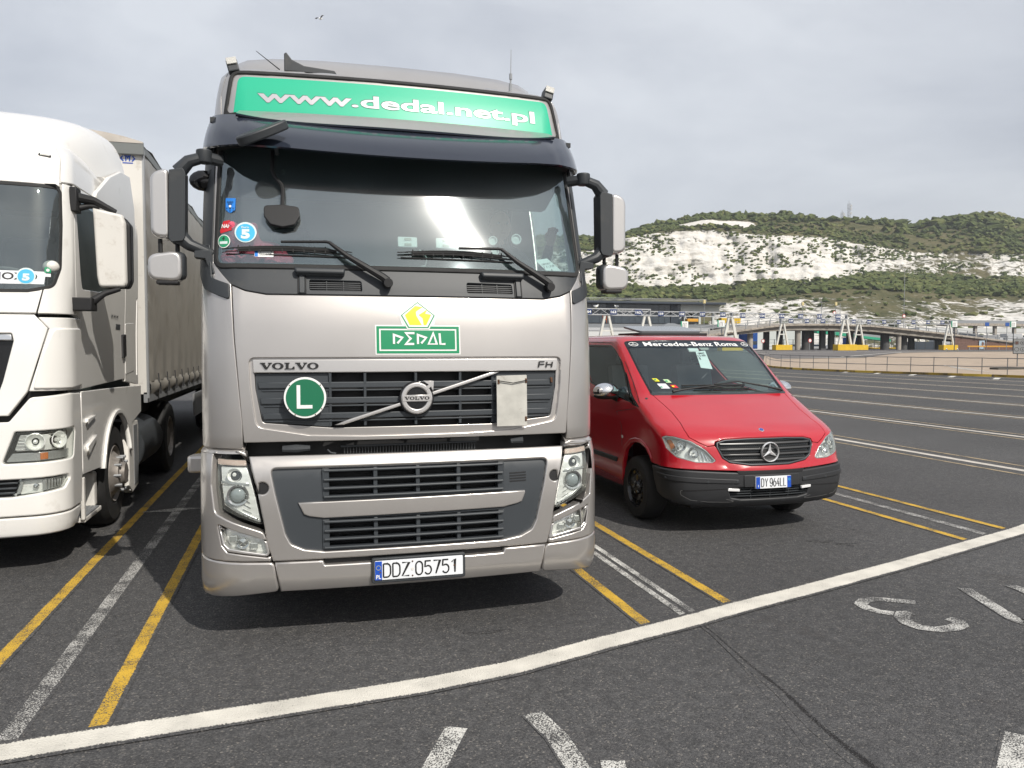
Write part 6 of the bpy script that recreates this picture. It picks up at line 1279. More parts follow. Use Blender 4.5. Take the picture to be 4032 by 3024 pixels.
# inside
b = MB(); b.prism([(.88, .8), (.90, 1.24), (1.15, 1.29), (1.45, 1.26), (1.5, .8)], -.86, .86, plane='YZ'); b.build('dashboard', 'interior_dark', T, bevel=.02)
for x in (-.42, .42):
    b = MB(); b.box(x-.24, x+.24, 1.75, 2.25, .85, 1.02); b.prism([(2.15, .95), (2.30, .95), (2.42, 1.52), (2.30, 1.54)], x-.23, x+.23, plane='YZ'); b.box(x-.12, x+.12, 2.35, 2.43, 1.56, 1.72); b.tube([(x-.06, 2.39, 1.50), (x-.06, 2.39, 1.60)], .006); b.tube([(x+.06, 2.39, 1.50), (x+.06, 2.39, 1.60)], .006); b.build('seat', 'interior_seat', T, bevel=.04)
b = MB(); cW = Vector((.42, 1.52, 1.30)); ring = [cW+Matrix.Rotation(radians(-28), 4, 'X')@Vector((.19*cos(a), .19*sin(a), 0)) for a in np.linspace(0, 2*pi, 29)]
b.tube(ring, .014, 8, cap=False); b.tube([cW-Vector((.18, 0, 0)), cW+Vector((.18, 0, 0))], .014); b.build('steering_wheel', 'interior_dark', T, smooth=True)
b = MB(); b.box(-.85, .85, .9, 4.6, .30, .36); b.box(-.80, .80, 2.9, 2.94, .35, 1.8); b.build('van_floor', 'interior_dark', T)
b = MB(); b.box(-.70, .70, .25, 4.5, .25, .55); b.box(-.68, .68, .5, 1.6, .5, .85); b.build('underbody', 'black', T)
for g in (1, -1):
    b = MB(); b.box(*sorted((.40*g, .72*g)), .42, .52, .24, .40); b.build('spoiler_flap', 'black', T)
# ---------------------------------------------------------------- terminal yard behind the bays
mat('rail_grey', (.16, .165, .17), .55, .3); mat('truss_white', (.42, .43, .44), .5); mat('truss_grey', (.25, .26, .27), .55); mat('truss_cream', (.62, .61, .56), .5, noise=(2, .08)); mat('block_yellow', (.62, .40, .02), .6, noise=(1.5, .1)); mat('board_blue', (.012, .035, .13), .5)
mat('ramp_concrete', (.27, .245, .21), .85, noise=(.8, .22), dirt=((.10, .09, .08), .7, .55, .7)); mat('ramp_edge', (.34, .30, .25), .85, noise=(1.2, .25), dirt=((.12, .10, .09), 1.4, .52, .8)); mat('pier_dark', (.075, .075, .075), .85, noise=(.6, .2)); mat('pier_light', (.33, .30, .26), .8, noise=(.8, .15))
mat('brick_red', (.16, .095, .075), .9, noise=(3, .25)); mat('mortar', (.20, .17, .15), .9); mat('orange_rail', (.62, .30, .02), .5); mat('dark_cladding', (.035, .045, .06), .4); mat('glazing', (.045, .06, .075), .12, coat=.4, noise=(.25, .3)); mat('white_cladding', (.52, .55, .53), .5); mat('wall_pale', (.56, .57, .56), .6); mat('frame_dark', (.02, .022, .025), .5); mat('arrow_green', (.02, .30, .17), .5); mat('tent_grey', (.17, .18, .19), .6); mat('van_blue', (.02, .08, .30), .4); mat('orange_paint', (.55, .12, .02), .5); mat('gull_white', (.78, .78, .76), .6); mat('gull_grey', (.35, .36, .38), .6); mat('steel_dark2', (.06, .065, .07), .5)
mat('poster_pale', (.32, .42, .50), .5, noise=(1.2, .5))
mat('lamp_cream', (.60, .50, .25), .5); mat('sign_grey', (.58, .60, .60), .5); mat('kerb_dark', (.07, .065, .055), .8)
mat('sign_red_ring', (.5, .02, .02), .5)
def gp(x, y, z=0): return (x, y, gz(x, y)+z)
# pale surfaced island behind the kerb, and the far yard
kerb = [(40.9, 30), (40.6, 34), (40.1, 37.5), (39.4, 41), (38.7, 44), (38.15, 47), (37.95, 50), (38.1, 53), (38.9, 56.5), (40.2, 60.5), (43, 66), (48, 74), (60, 92)]
poly_ground('yard_surface', [(x+.3, y) for x, y in kerb]+[(66, 110), (92, 114), (170, 118), (320, 118), (320, 20), (41.2, 20)], 'concrete_tan', z=.03)
poly_ground('far_road', [(52, 77), (62, 75), (75, 84), (110, 88), (180, 90), (180, 112), (66, 112), (58, 90)], 'yard_grey', z=.06)
poly_ground('far_road', [(66, 108), (190, 108), (210, 160), (50, 160)], 'yard_dark', z=.09)
for k, (a, b_) in enumerate((((52, 76.5), (62, 75)), ((60, 76.5), (76, 85)), ((74, 84), (110, 89)), ((110, 88), (170, 91)), ((60, 97), (130, 99)), ((60, 104), (150, 106)), ((58, 90), (100, 92)))):
    strip('far_line', [a, b_], .35, 'white_line_far', z=.10, step=3)
for k in range(9):
    x0 = 37.2+0*k; y0 = 22+3.1*k; strip('hatch_line', [(x0-.2, y0), (x0+1.9-.05*k, y0+1.6)], .30, 'white_line_far', z=.012, step=1)
for k in range(4): strip('worn_line', [(47+1.5*k, 44+k*2), (52+1.5*k, 52+k*2)], .12, 'white_line_far', z=.045, step=2)
# kerb of separate stones, dull yellow with clean yellow joints
kl = []
for i in range(len(kerb)-2):
    a, b_ = Vector(kerb[i]), Vector(kerb[i+1]); kl.append((a, b_))
KE = thing('kerb', 'low dull yellow kerb running along the foot of the long railing', 'kerb', gp(40, 40)); n_ = 0
pts = []; acc = 0
for a, b_ in kl:
    L_ = (b_-a).length; k = max(1, round(L_/1.8))
    for j in range(k):
        p, q = a.lerp(b_, j/k), a.lerp(b_, (j+1)/k); d = (q-p).normalized()
        if 51.5 < p.y < 52.6: continue
        m = MB(); z0 = gz(p.x, p.y); m.beam((p.x+d.x*.01-40, p.y+d.y*.01-40, z0+.07), (q.x-d.x*.01-40, q.y-d.y*.01-40, gz(q.x, q.y)+.07), .18, .16)
        m.build('kerb_stone', 'kerb_yellow_clean' if n_ % 5 == 4 else 'kerb_yellow', KE); n_ += 1
# long tubular railing
RA = thing('railing', 'long grey two rail tubular railing standing behind the yellow kerb', 'railing', (0, 0, 0))
fp = [(46.5, 71), (42.2, 63.8), (40.3, 59.3), (39.2, 56.4), (38.55, 54.2), (38.4, 52.3), (38.35, 50.4), (38.4, 48.5), (38.6, 46.7), (38.9, 45.0), (39.3, 43.3), (39.65, 41.7), (39.95, 40.1), (40.2, 38.5), (40.4, 36.9), (40.55, 35.2), (40.7, 33.5), (40.8, 31.8)]
fp = [(x+.15, y) for x, y in fp]
for i, (x, y) in enumerate(fp):
    b = MB(); le = rng.normal(0, .012, 2); b.tube([(x, y, gz(x, y)+.02), (x+le[0], y+le[1], gz(x, y)+1.10)], .024, 8); b.ball((x+le[0], y+le[1], gz(x, y)+1.12), .036, 8, 6); b.ball((x+le[0]*.5, y, gz(x, y)+.60), .036, 8, 6); b.build('railing_post', 'rail_grey', RA, smooth=True)
for h in (1.12, .60):
    for i in range(len(fp)-1):
        a, c = fp[i], fp[i+1]; b = MB(); b.tube([(a[0], a[1], gz(*a)+h), ((a[0]+c[0])/2, (a[1]+c[1])/2, (gz(*a)+gz(*c))/2+h-.012), (c[0], c[1], gz(*c)+h)], .023, 8); b.build('rail', 'rail_grey', RA, smooth=True)

# lane gantries: lattice truss on A-frame legs, number boards
def gantry(label, x0, x1, y, z0, z1, legs, nums, nx, step=3.74, both_boards=None):
    G = thing('lane_gantry', label, 'gantry', (x0, y, 0), group=None)
    X = lambda x: x-x0
    for z in (z0, z1):
        for dy in (-.25, .25):
            b = MB(); b.beam((0, dy, z), (X(x1), dy, z), .10, .12); b.build('truss_chord', 'truss_white', G)
    n = int((x1-x0)/1.25)
    for i in range(n):
        a, c = (x1-x0)*i/n, (x1-x0)*(i+1)/n; b = MB(); s_ = i % 2
        b.beam((a, -.25, z0 if s_ else z1), (c, -.25, z1 if s_ else z0), .055, .055); b.build('truss_brace', 'truss_white', G)
        b = MB(); b.beam((a, .25, z1 if s_ else z0), (c, .25, z0 if s_ else z1), .055, .055); b.build('truss_brace', 'truss_grey', G)
    for xe in (0, X(x1)):
        b = MB(); b.box(xe-.08, xe+.08, -.28, .28, z0, z1+.05); b.build('truss_end', 'truss_grey', G)
    for lx in legs:
        g0 = gz(lx, y)+1.14
        for d in (-1, 1):
            b = MB(); b.beam((X(lx)+.28*d, 0, z0-.1), (X(lx)+1.25*d, 0, g0), .30, .34, up=(0, 1, 0)); b.build('leg', 'truss_cream', G)
        b = MB(); b.beam((X(lx)-.78, 0, (z0+g0)/2-.1), (X(lx)+.78, 0, (z0+g0)/2-.1), .2, .2); b.build('leg_brace', 'truss_cream', G)
        b = MB(); b.box(X(lx)-1.9, X(lx)+1.9, -.7, .7, gz(lx, y)-.05, g0); b.build('base_block', 'block_yellow', G, bevel=.03)
    for k, nm in enumerate(nums):
        cx_ = nx+step*k; pl_ = plain(-.34); zc = (z0+z1)/2-.02
        q = panel('number_board', rect(X(cx_)-.50, zc+.37, X(cx_)+.50, zc-.37), pl_, 'board_blue', G, r=0, thick=.06, cuts=False)
        lettering('board_number', nm, pl_, 'sign_white', q, X(cx_)-.40, X(cx_)+.40, zc-.19, zc+.19, off=.02, bold=.03)
    return G
gantry('white lattice lane gantry nearest the silver lorry, with number boards 164 to 162', 33.0, 48.1, 102.0, 6.35, 7.17, [41.55, 47.6], ['164', '163', '162'], 38.7)
gantry('white lattice lane gantry with number boards 159 to 156 above the red van', 48.3, 69.7, 116.2, 6.9, 7.6, [69.4], ['160', '159', '158', '157', '156'], 52.9)
gantry('white lattice lane gantry with number boards 155 to 150', 70.0, 92.6, 116.8, 6.75, 7.58, [69.95, 92.4], ['155', '154', '153', '152', '151', '150'], 71.94)
gantry('lower white lattice lane gantry with number boards 149 to 139 in front of the ramp', 93.9, 135.8, 138.1, 6.78, 7.6, [94.4, 112.6, 135.55], ['149', '148', '147', '146', '145', '144', '143', '142', '141', '140', '139'], 96.13)
# elevated ramp: deck, parapet, railing, piers
RP = thing('ramp', 'curved concrete vehicle ramp on round piers behind the lane gantries', 'ramp', (0, 0, 0))
dk = [(60, 2.2, 1.4), (72, 3.0, 2.1), (81.2, 4.39, 3.4), (85, 4.74, 3.9), (88.8, 5.35, 4.42), (93, 5.89, 4.78), (97.4, 6.45, 5.23), (102.4, 6.86, 5.52), (110.4, 6.96, 5.56), (114.5, 6.94, 5.56), (123.2, 6.72, 5.38), (132.3, 6.04, 4.60), (141.5, 5.24, 3.9), (153.5, 4.12, 3.1), (162.7, 3.26, 2.6), (175, 2.2, 1.4), (185, 1.35, 1.2)]
xs_ = np.linspace(60, 185, 64); zt = np.interp(xs_, [d[0] for d in dk], [d[1] for d in dk]); zb = np.interp(xs_, [d[0] for d in dk], [d[2] for d in dk])
b = MB(); b.grid([[(x, 147+y, z+o) for x, z in zip(xs_, zt)] for y, o in ((0, -.75), (0, -.40), (-.0, -.38), (8.5, .35), (8.5, -.5))]); b.build('deck', 'ramp_concrete', RP)
b = MB(); b.grid([[(x, 146.8+y, z+o) for x, z in zip(xs_, zt)] for y, o in ((.0, 0), (-.25, 0), (-.25, -.38), (.15, -.40), (.15, 0))][::-1]); b.build('parapet', 'ramp_edge', RP)
b = MB(); b.grid([[(x, 147.2+y, (z if k else zt_-.36)) for x, z, zt_ in zip(xs_, zb, zt)] for y, k in ((0, 0), (0, 1), (7.5, 1))][::-1]); b.build('beam', 'ramp_concrete', RP)
b = MB(); b.grid([[(x, 155.4+y, z+.35+o) for x, z in zip(xs_, zt)] for y, o in ((.0, 0), (-.25, 0), (-.25, -.38), (.15, -.40), (.15, 0))][::-1]); b.build('parapet', 'ramp_edge', RP)
for yy, o in ((146.75, 0), (155.3, .35)):
    for x in np.arange(74, 184, 2.9):
        z = float(np.interp(x, xs_, zt))+o; b = MB(); b.box(x-.07, x+.07, yy-.07, yy+.07, z, z+1.15); b.build('ramp_post', 'truss_grey', RP)
    for h in (1.15, .62):
        b = MB(); b.tube([(x, yy, float(np.interp(x, xs_, zt))+h+o) for x in np.linspace(74, 183, 40)], .05, 5); b.build('ramp_rail', 'truss_grey', RP)
for x in np.arange(112, 183, 3.6):
    z = float(np.interp(x, xs_, zt))-.2; b = MB(); b.box(x-.35, x+.35, 146.40, 146.55, z-.18, z+.02); b.build('kerb_reflector', 'pier_light', RP)
for x, w_, yy, m_ in ((93.9, .62, 149, 'pier_light'), (100.5, .55, 153, 'pier_dark'), (103.9, .6, 153, 'pier_dark'), (105.3, .62, 148.4, 'pier_light'), (108.8, .85, 150.5, 'pier_dark'), (111.2, .62, 152, 'pier_dark'), (113.9, .6, 151.5, 'pier_dark'), (116.6, .6, 152, 'pier_dark'), (120.8, .8, 151, 'pier_dark'), (124.7, .55, 152.5, 'pier_dark'), (129.4, .95, 150, 'pier_dark'), (131.6, .55, 148.2, 'pier_light'), (134.5, .8, 150, 'pier_dark'), (139.4, .6, 153, 'pier_dark'), (144.3, .75, 150, 'pier_dark')):
    z = float(np.interp(x, xs_, zb))+.1; b = MB()
    if m_ == 'pier_light' or w_ > .7: b.tube([(x, yy, 1.1), (x, yy, z)], w_*1.0, 16)
    else: b.box(x-w_, x+w_, yy-.4, yy+.4, 1.1, z)
    b.build('pier', m_, RP, smooth=True)
# brick abutment with separate bricks in courses
AB = thing('brick_wall', 'dark red brick abutment wall under the right end of the ramp', 'wall', (145.6, 146.95, 1.15))
b = MB(); b.prism([(0, 0), (36, 0), (36, .2), (17.1, 1.55), (8, 2.55), (0, 3.4)], .06, .5); b.build('wall_core', 'mortar', AB)
b = MB(); cnt = 0
for r in range(12):
    z = .03+.28*r
    for k in range(60):
        x = .02+.60*k+(.3 if r % 2 else 0)
        top = float(np.interp(x+.6, [0, 8, 17.1, 36], [3.4, 2.55, 1.55, .2]))
        if z+.26 > top or x > 34: continue
        b.box(x, x+.57, rng.uniform(-.02, .0), .10, z, z+.255); cnt += 1
b.build('bricks', 'brick_red', AB, kind='stuff')
P_ = panel('wall_poster', rect(152.8, 3.39, 154.35, 1.36), plain(146.8), 'poster_pale', None, r=0, thick=.05, cuts=False) if False else None
PO = thing('wall_poster', 'tall pale blue poster panel in front of the brick wall', 'poster', (153.6, 146.75, 1.2)); panel('poster_sheet', rect(-.78, 2.2, .78, .2), plain(0), 'poster_pale', PO, r=0, thick=.05, cuts=False); panel('poster_mark', circle((.25, 1.45), .35, 16, .5), plain(0), 'brick_red', PO, off=.01, r=0, thick=.005, cuts=False)
b = MB(); b.box(-.7, -.6, .02, .1, 0, .25); b.build('poster_post', 'truss_grey', PO); b = MB(); b.box(.6, .7, .02, .1, 0, .25); b.build('poster_post', 'truss_grey', PO)
GR_ = thing('guard_rail', 'orange painted guard rail along the foot of the brick wall', 'guard rail', (145.6, 143, 1.18))
for z in (.78, .95): 
    b = MB(); b.box(0, 30, -.06, .0, z-.07, z+.07); b.build('rail_beam', 'orange_rail', GR_, bevel=.02)
for x in np.arange(.6, 30, 4.2): b = MB(); b.box(x-.08, x+.08, 0, .15, 0, .95); b.build('rail_post', 'truss_grey', GR_)
GR2 = thing('guard_rail', 'low yellow guard rail between the piers under the ramp', 'guard rail', (126, 160, 1.18))
b = MB(); b.box(0, 16, -.06, .06, .35, .6); b.build('rail_beam', 'block_yellow', GR2)
for x in (1, 5, 9, 13): b = MB(); b.box(x, x+.15, .06, .2, 0, .5); b.build('rail_post', 'truss_grey', GR2)
# symbol sign on posts at the right edge
SG = thing('symbol_sign', 'grey board of round black symbols on posts at the right edge', 'sign', (59.1, 53.3, .1), rz=radians(-42))
pl_ = plain(0)
q = panel('sign_board', rounded(rect(0, 2.42, 2.6, 1.12), .05), pl_, 'frame_dark', SG, r=.01, thick=.06, cuts=False); panel('sign_face', rounded(rect(.05, 2.37, 2.55, 1.17), .04), pl_, 'sign_grey', q, off=.005, r=0, thick=.004, cuts=False) if 'sign_grey' in MATS else None
for i in range(6):
    for j in range(2):
        c_ = (.27+.42*i, 2.06-.55*j); panel('symbol_ring', circle(c_, .175, 20), pl_, 'frame_dark', q, off=.010, r=0, thick=.003, cuts=False, holes=[circle(c_, .145, 20)])
        if (i, j) == (0, 0): panel('symbol', circle(c_, .12, 14), pl_, 'brick_red', q, off=.010, r=0, thick=.003, cuts=False)
        elif (i, j) == (1, 0): panel('symbol', rect(c_[0]-.07, c_[1]+.04, c_[0]+.07, c_[1]-.05), pl_, 'frame_dark', q, off=.010, r=0, thick=.003, cuts=False)
        elif i >= 1: panel('symbol', [(c_[0]-.03, c_[1]-.03), (c_[0], c_[1]+.11), (c_[0]+.03, c_[1]-.03), (c_[0], c_[1]-.11)][::-1], pl_, 'frame_dark', q, off=.010, r=0, thick=.003, cuts=False)
for x in (.35, 2.2): b = MB(); b.tube([(x, .1, 0), (x, .1, 2.3)], .045, 8); b.build('sign_post', 'rail_grey', SG)
for k, (x, y) in enumerate(((52.5, 48.6), (55.4, 49.0))):
    o = thing('concrete_strip', ('dark low concrete strip in front of the symbol sign', 'second dark low concrete strip beside the symbol sign')[k], 'concrete strip', (x, y, .03)); b = MB(); b.box(0, 7.5, 0, .8, 0, .16); b.build('strip_body', 'kerb_dark', o, bevel=.02)
# green arrow signs on poles
def arrow_sign(x, y, zc, label, w_=1.25):
    A = thing('arrow_sign', label, 'sign', (x, y, gz(x, y))); z = zc-gz(x, y); pl_ = plain(0)
    q = panel('sign_board', rect(-w_/2, z+.52, w_/2, z-.52), pl_, 'arrow_green', A, r=0, thick=.08, cuts=False)
    panel('sign_face', rect(-w_/2+.18, z+.50, w_/2-.02, z-.48), pl_, 'sign_white', q, off=.01, r=0, thick=.004, cuts=False)
    for k in range(3): strokes('sign_arrow', [[(-.30+.26*k, z-.38), (-.30+.26*k, z+.02), (-.12+.22*k, z+.30)]], pl_, 'frame_dark', q, .07, .02)
    b = MB(); b.tube([(.2, .12, 0), (.2, .12, z)], .07, 8); b.build('sign_pole', 'steel_dark2', A)
arrow_sign(109.15, 110, 5.82, 'green edged white arrow sign on a pole, left of the brick wall')
arrow_sign(121.9, 110, 5.87, 'green edged white arrow sign on a tall pole near the right edge')
arrow_sign(57.8, 110, 5.32, 'green edged arrow sign under the lamp of the terminal end block')
arrow_sign(64.15, 110, 5.54, 'green edged arrow sign beside the left end of the ramp railing')
# blue boards on the far right gantry
for k, (x, lab) in enumerate(((120.4, 'small blue board left of the farther arrow sign'), (125.0, 'small blue board right of the farther arrow sign'))):
    o = thing('blue_board', lab, 'sign', (x, 114, 1.18)); panel('board_face', rect(-.45, 5.15, .45, 4.5), plain(0), 'van_blue', o, r=0, thick=.06, cuts=False); b = MB(); b.tube([(0, .1, 0), (0, .1, 4.6)], .06, 6); b.build('board_post', 'truss_grey', o)
# lamp posts
def post(name, label, x, y, h, cat='lamp post', arm=True, sign=None, yellow=False):
    o = thing(name, label, cat, (x, y, gz(x, y))); z = h-gz(x, y); b = MB(); b.tube([(0, 0, 0), (0, 0, z)], [.14, .07] if h > 20 else [.09, .06], 8); b.build('pole', 'galvanised', o, smooth=True)
    if arm:
        for s_ in (-1, 1): b = MB(); b.box(*sorted((s_*.1, s_*.95)), -.12, .12, z-.05, z+.06); b.build('lamp_head', 'truss_white', o)
    if yellow: b = MB(); b.box(-.30, .30, -.2, .2, z-.1, z+.75); b.build('lamp_head', 'lamp_cream', o, bevel=.05)
    if sign: panel('sign_disc', circle((0, z-.1), .45, 20), plain(-.1), sign, o, r=0, thick=.03, cuts=False); panel('sign_centre', circle((0, z-.1), .32, 20), plain(-.14), 'sign_white', o, r=0, thick=.01, cuts=False)
    return o
q = bpy.data.objects.get('sign_board')
panel('sign_face', rounded(rect(.05, 2.37, 2.55, 1.17), .04), plain(0), 'sign_grey', SG, off=.005, r=0, thick=.004, cuts=False)
post('street_lamp', 'tall thin floodlight mast in front of the cliff, right of centre', 206.2, 230, 29.5)
post('street_lamp', 'yellow headed lamp in front of the white end block of the terminal', 94.5, 170, 12.5, arm=False, yellow=True)
post('street_lamp', 'leftmost yellow headed lamp standing over the concrete ramp', 121.9, 170, 12.4, arm=False, yellow=True)
post('street_lamp', 'bare thin pole between the two yellow headed lamps over the ramp', 127.4, 170, 13.0, arm=False)
post('street_lamp', 'yellow headed lamp near the round red sign over the ramp', 131.6, 170, 12.5, arm=False, yellow=True)
post('street_lamp', 'bare thin pole at the right end of the taller lane gantry', 132.9, 170, 13.0, arm=False)
post('road_sign', 'round red ringed road sign beside the bare pole over the ramp', 129.6, 168, 10.6, cat='sign', arm=False, sign='sign_red_ring')
post('road_sign', 'round red ringed road sign standing alone, left of the floodlight mast', 143.4, 160, 9.6, cat='sign', arm=False, sign='sign_red_ring')
post('road_sign', 'low round red road sign left of the first wide dark pier', 106.6, 146, 3.4, cat='sign', arm=False, sign='sign_red_ring')
post('road_sign', 'low round red road sign between the legs of the gantry leg at board 149', 97.0, 149, 3.3, cat='sign', arm=False, sign='sign_red_ring')
# terminal building on the left
BD = thing('terminal_building', 'long dark glazed terminal building with flat overhanging roof and white end block', 'building', (50, 190, 0))
b = MB(); b.box(0, 48.4, .3, 25, 8.1, 13.3); b.build('wall', 'dark_cladding', BD)
b = MB(); b.box(-1, 60.8, -2.5, 26, 13.25, 13.85); b.build('roof', 'dark_cladding', BD, bevel=.05)
b = MB(); b.box(48.6, 60.2, 0, 25, 11.3, 13.25); b.build('end_block', 'white_cladding', BD)
for x in (50.2, 53.3, 54.6, 58.7): b = MB(); b.box(x-.3, x+.3, .5, 1.1, 8.1, 11.3); b.build('column', 'white_cladding', BD)
b = MB(); b.box(48.6, 60.2, 12, 25, 8.0, 11.3); b.build('undercroft', 'glazing', BD)
frames = {}
for r_, (za, zb_) in enumerate(((8.25, 9.9), (10.05, 11.4), (11.5, 13.1))):
    k = 0; x = 0.3
    while x < 47.6:
        wd = 1.7 if x > 33 else 2.1
        me = frames.get((r_, wd))
        if me is None:
            o = panel('window', rect(0, zb_, wd-.16, za), plain(.22), 'glazing', BD, r=0, thick=.05, cuts=False); frames[(r_, wd)] = o.data; o.location = (x, 0, 0)
        else: link('window', me, BD, (x, 0, 0))
        x += wd
for x in (28.5, 46.8): b = MB(); b.box(x-1.0, x+1.0, 0, .3, 8.1, 13.2); b.build('wall_pier', 'dark_cladding', BD)
b = MB(); b.box(26.5, 29.3, .05, .15, 8.2, 10.1); b.build('door', 'orange_paint', BD) if False else None
for x in (26.4, 27.5, 28.6): b = MB(); b.box(x-.08, x+.08, .02, .18, 8.2, 10.1); b.build('door_frame', 'orange_paint', BD)
b = MB(); b.box(26.3, 28.7, .02, .16, 9.0, 9.2); b.build('door_frame', 'orange_paint', BD)
for z in (14.4, 14.75):
    b = MB(); b.tube([(0, 1, z), (57, 1, z)], .05, 5); b.build('roof_rail', 'truss_white', BD)
LW = thing('low_wall', 'long pale low wall below the terminal building behind the red van', 'wall', (45, 165, 0)); b = MB(); b.box(0, 48, 0, 1, 1.0, 5.6); b.build('wall_face', 'wall_pale', LW)
b = MB(); b.box(-.2, 48.2, -.15, 1.1, 5.6, 6.3); b.build('wall_cap', 'truss_white', LW); b = MB(); b.box(0, 60, 1.2, 14, 6.35, 7.2); b.build('platform', 'tent_grey', LW)
TN = thing('canopy_tent', 'low dark grey pitched canopy behind the red van sunroof', 'canopy', (78.4, 160, 1.18))
b = MB(); b.add([(0, 0, 5.2), (6.2, 0, 5.2), (6.2, 4, 5.2), (0, 4, 5.2), (2.6, 2, 6.15), (4.2, 2, 6.1)], [(0, 1, 5, 4), (1, 2, 5), (2, 3, 4, 5), (3, 0, 4)]); b.build('canopy', 'tent_grey', TN)
for x, y in ((.2, .2), (6, .2), (6, 3.8), (.2, 3.8)): b = MB(); b.box(x-.08, x+.08, y-.08, y+.08, 0, 5.2); b.build('leg', 'truss_grey', TN)
for k, (x, w_, lab) in enumerate(((108.1, 2.4, 'left one of the two yellow skips by the terminal end block'), (111.2, 2.4, 'right one of the two yellow skips, nearer the ramp'))):
    o = thing('skip', lab, 'skip', (x, 185, 8.2)); b = MB(); b.prism([(0, 0), (w_, 0), (w_+.15, 1.4), (-.15, 1.4)], 0, 1.6); b.build('skip_body', 'block_yellow', o)
    for q_ in (.5, 1.2, 1.9): b = MB(); b.box(q_-.05, q_+.05, -.06, 0, .1, 1.3); b.build('skip_rib', 'block_yellow', o)
EX = thing('excavator', 'small parked site machine under the white end block of the terminal', 'excavator', (98.9, 187, 8.1)); b = MB(); b.box(.2, 3.4, 0, 1.6, .5, 1.3); b.build('machine_body', 'orange_rail', EX, bevel=.1)
b = MB(); b.box(1.9, 3.1, .1, 1.5, 1.3, 2.5); b.build('machine_cab', 'glazing', EX, bevel=.08); b = MB(); b.tube([(.4, .8, 1.2), (-.8, .8, 2.3), (-1.7, .8, 1.3)], .16, 6); b.build('machine_arm', 'truss_white', EX); b = MB(); b.box(0, 3.4, -.1, .3, 0, .5); b.build('track', 'black', EX)
b = MB(); b.box(0, 3.4, 1.3, 1.7, 0, .5); b.build('track', 'black', EX)
# things seen under and behind the ramp
WH = thing('warehouse', 'pale flat roofed shed seen between the piers under the ramp', 'building', (116, 200, 1.18)); b = MB(); b.box(0, 30, 0, 10, 0, 5.9); b.build('wall', 'white_cladding', WH)
b = MB(); b.box(-.3, 30.3, -.3, 10.3, 5.9, 6.2); b.build('roof', 'truss_grey', WH); b = MB(); b.box(0, 30, -.15, -.02, 0, 1.4); b.build('plinth', 'wall_pale', WH)
MF = thing('mesh_fence', 'dark mesh fence with posts running behind the ramp piers', 'fence', (108, 165, 1.18))
for i in range(27):
    b = MB(); b.box(2.6*i-.06, 2.6*i+.06, -.06, .06, 0, 2.6); b.build('fence_post', 'steel_dark2', MF)
for z in (.1, .9, 1.7, 2.5): b = MB(); b.box(0, 67.6, -.02, .02, z-.03, z+.03); b.build('fence_rail', 'steel_dark2', MF)
FR = thing('footbridge', 'green sloping covered walkway seen under the ramp', 'walkway', (0, 0, 0))
b = MB(); b.prism([(141, 6.5), (148, 6.2), (152, 5.6), (166, 4.2), (166, 3.5), (152, 4.9), (141, 5.9)], 190, 192); b.build('walkway_edge', 'arrow_green', FR)
b = MB(); b.prism([(141, 8.4), (166, 6.2), (166, 4.3), (141, 6.6)], 190.4, 191.6); b.build('walkway_side', 'truss_grey', FR)
for x in (146, 155, 164): b = MB(); b.box(x-.3, x+.3, 190.5, 191.5, 1.1, 5.0); b.build('walkway_leg', 'arrow_green', FR)
b = MB(); b.box(180, 190, 196, 204, 1.18, 3.6); o = b.build('shed', 'dark_cladding', None, label='dark low shed seen under the right half of the ramp', cat='shed')
# parked vehicles far off, a few pixels each
def tiny_car(x, y, col, label, l=4.2, h=1.5, z0=None, name='parked_car', cat='car'):
    o = thing(name, label, cat, (x, y, gz(x, y) if z0 is None else z0), rz=radians(-20)); b = MB()
    b.prism([(0, .3), (l, .3), (l, .85), (l*.82, .95), (l*.72, h), (l*.2, h), (l*.05, .9), (0, .8)], 0, 1.7); b.build('body', col, o, bevel=.08)
    b = MB(); b.prism([(l*.12, .93), (l*.80, .97), (l*.71, h-.08), (l*.22, h-.08)], -.01, 1.71); b.build('window_band', 'glazing', o)
    for q_ in (.2, .8):
        for yy in (0, 1.5): b = MB(); b.lathe([(.001, 0), (.31, 0), (.31, .2), (.001, .2)], (l*q_, yy, .31), 'Y', 14); b.build('wheel', 'rubber', o)
for x, y, c_, lab in ((119.0, 172, 'truss_white', 'white car parked left of the narrow piers under the ramp'), (127.0, 175, 'truss_white', 'white car parked behind the piers, right of the first one'), (133.5, 176, 'gull_grey', 'grey car parked behind the widest pier')): tiny_car(x, y, c_, lab)
for x, y, c_, lab in ((139.5, 158, 'van_blue', 'blue box van parked beside the second gantry leg'), (100.5, 162, 'van_blue', 'blue portable cabin between the first piers')):
    o = thing('parked_van' if 'van' in lab else 'cabin', lab, 'van' if 'van' in lab else 'cabin', (x-12, y, 1.18)) if 'van' in lab else thing('cabin', lab, 'cabin', (x+1, y, 1.18)); b = MB(); b.box(0, 2.6, 0, 4, .3, 3.0 if 'van' in lab else 5.2); b.build('body', c_, o, bevel=.05)
    b = MB(); b.box(.2, 2.4, -.04, .3, 1.3, 2.1); b.build('window', 'glazing', o)
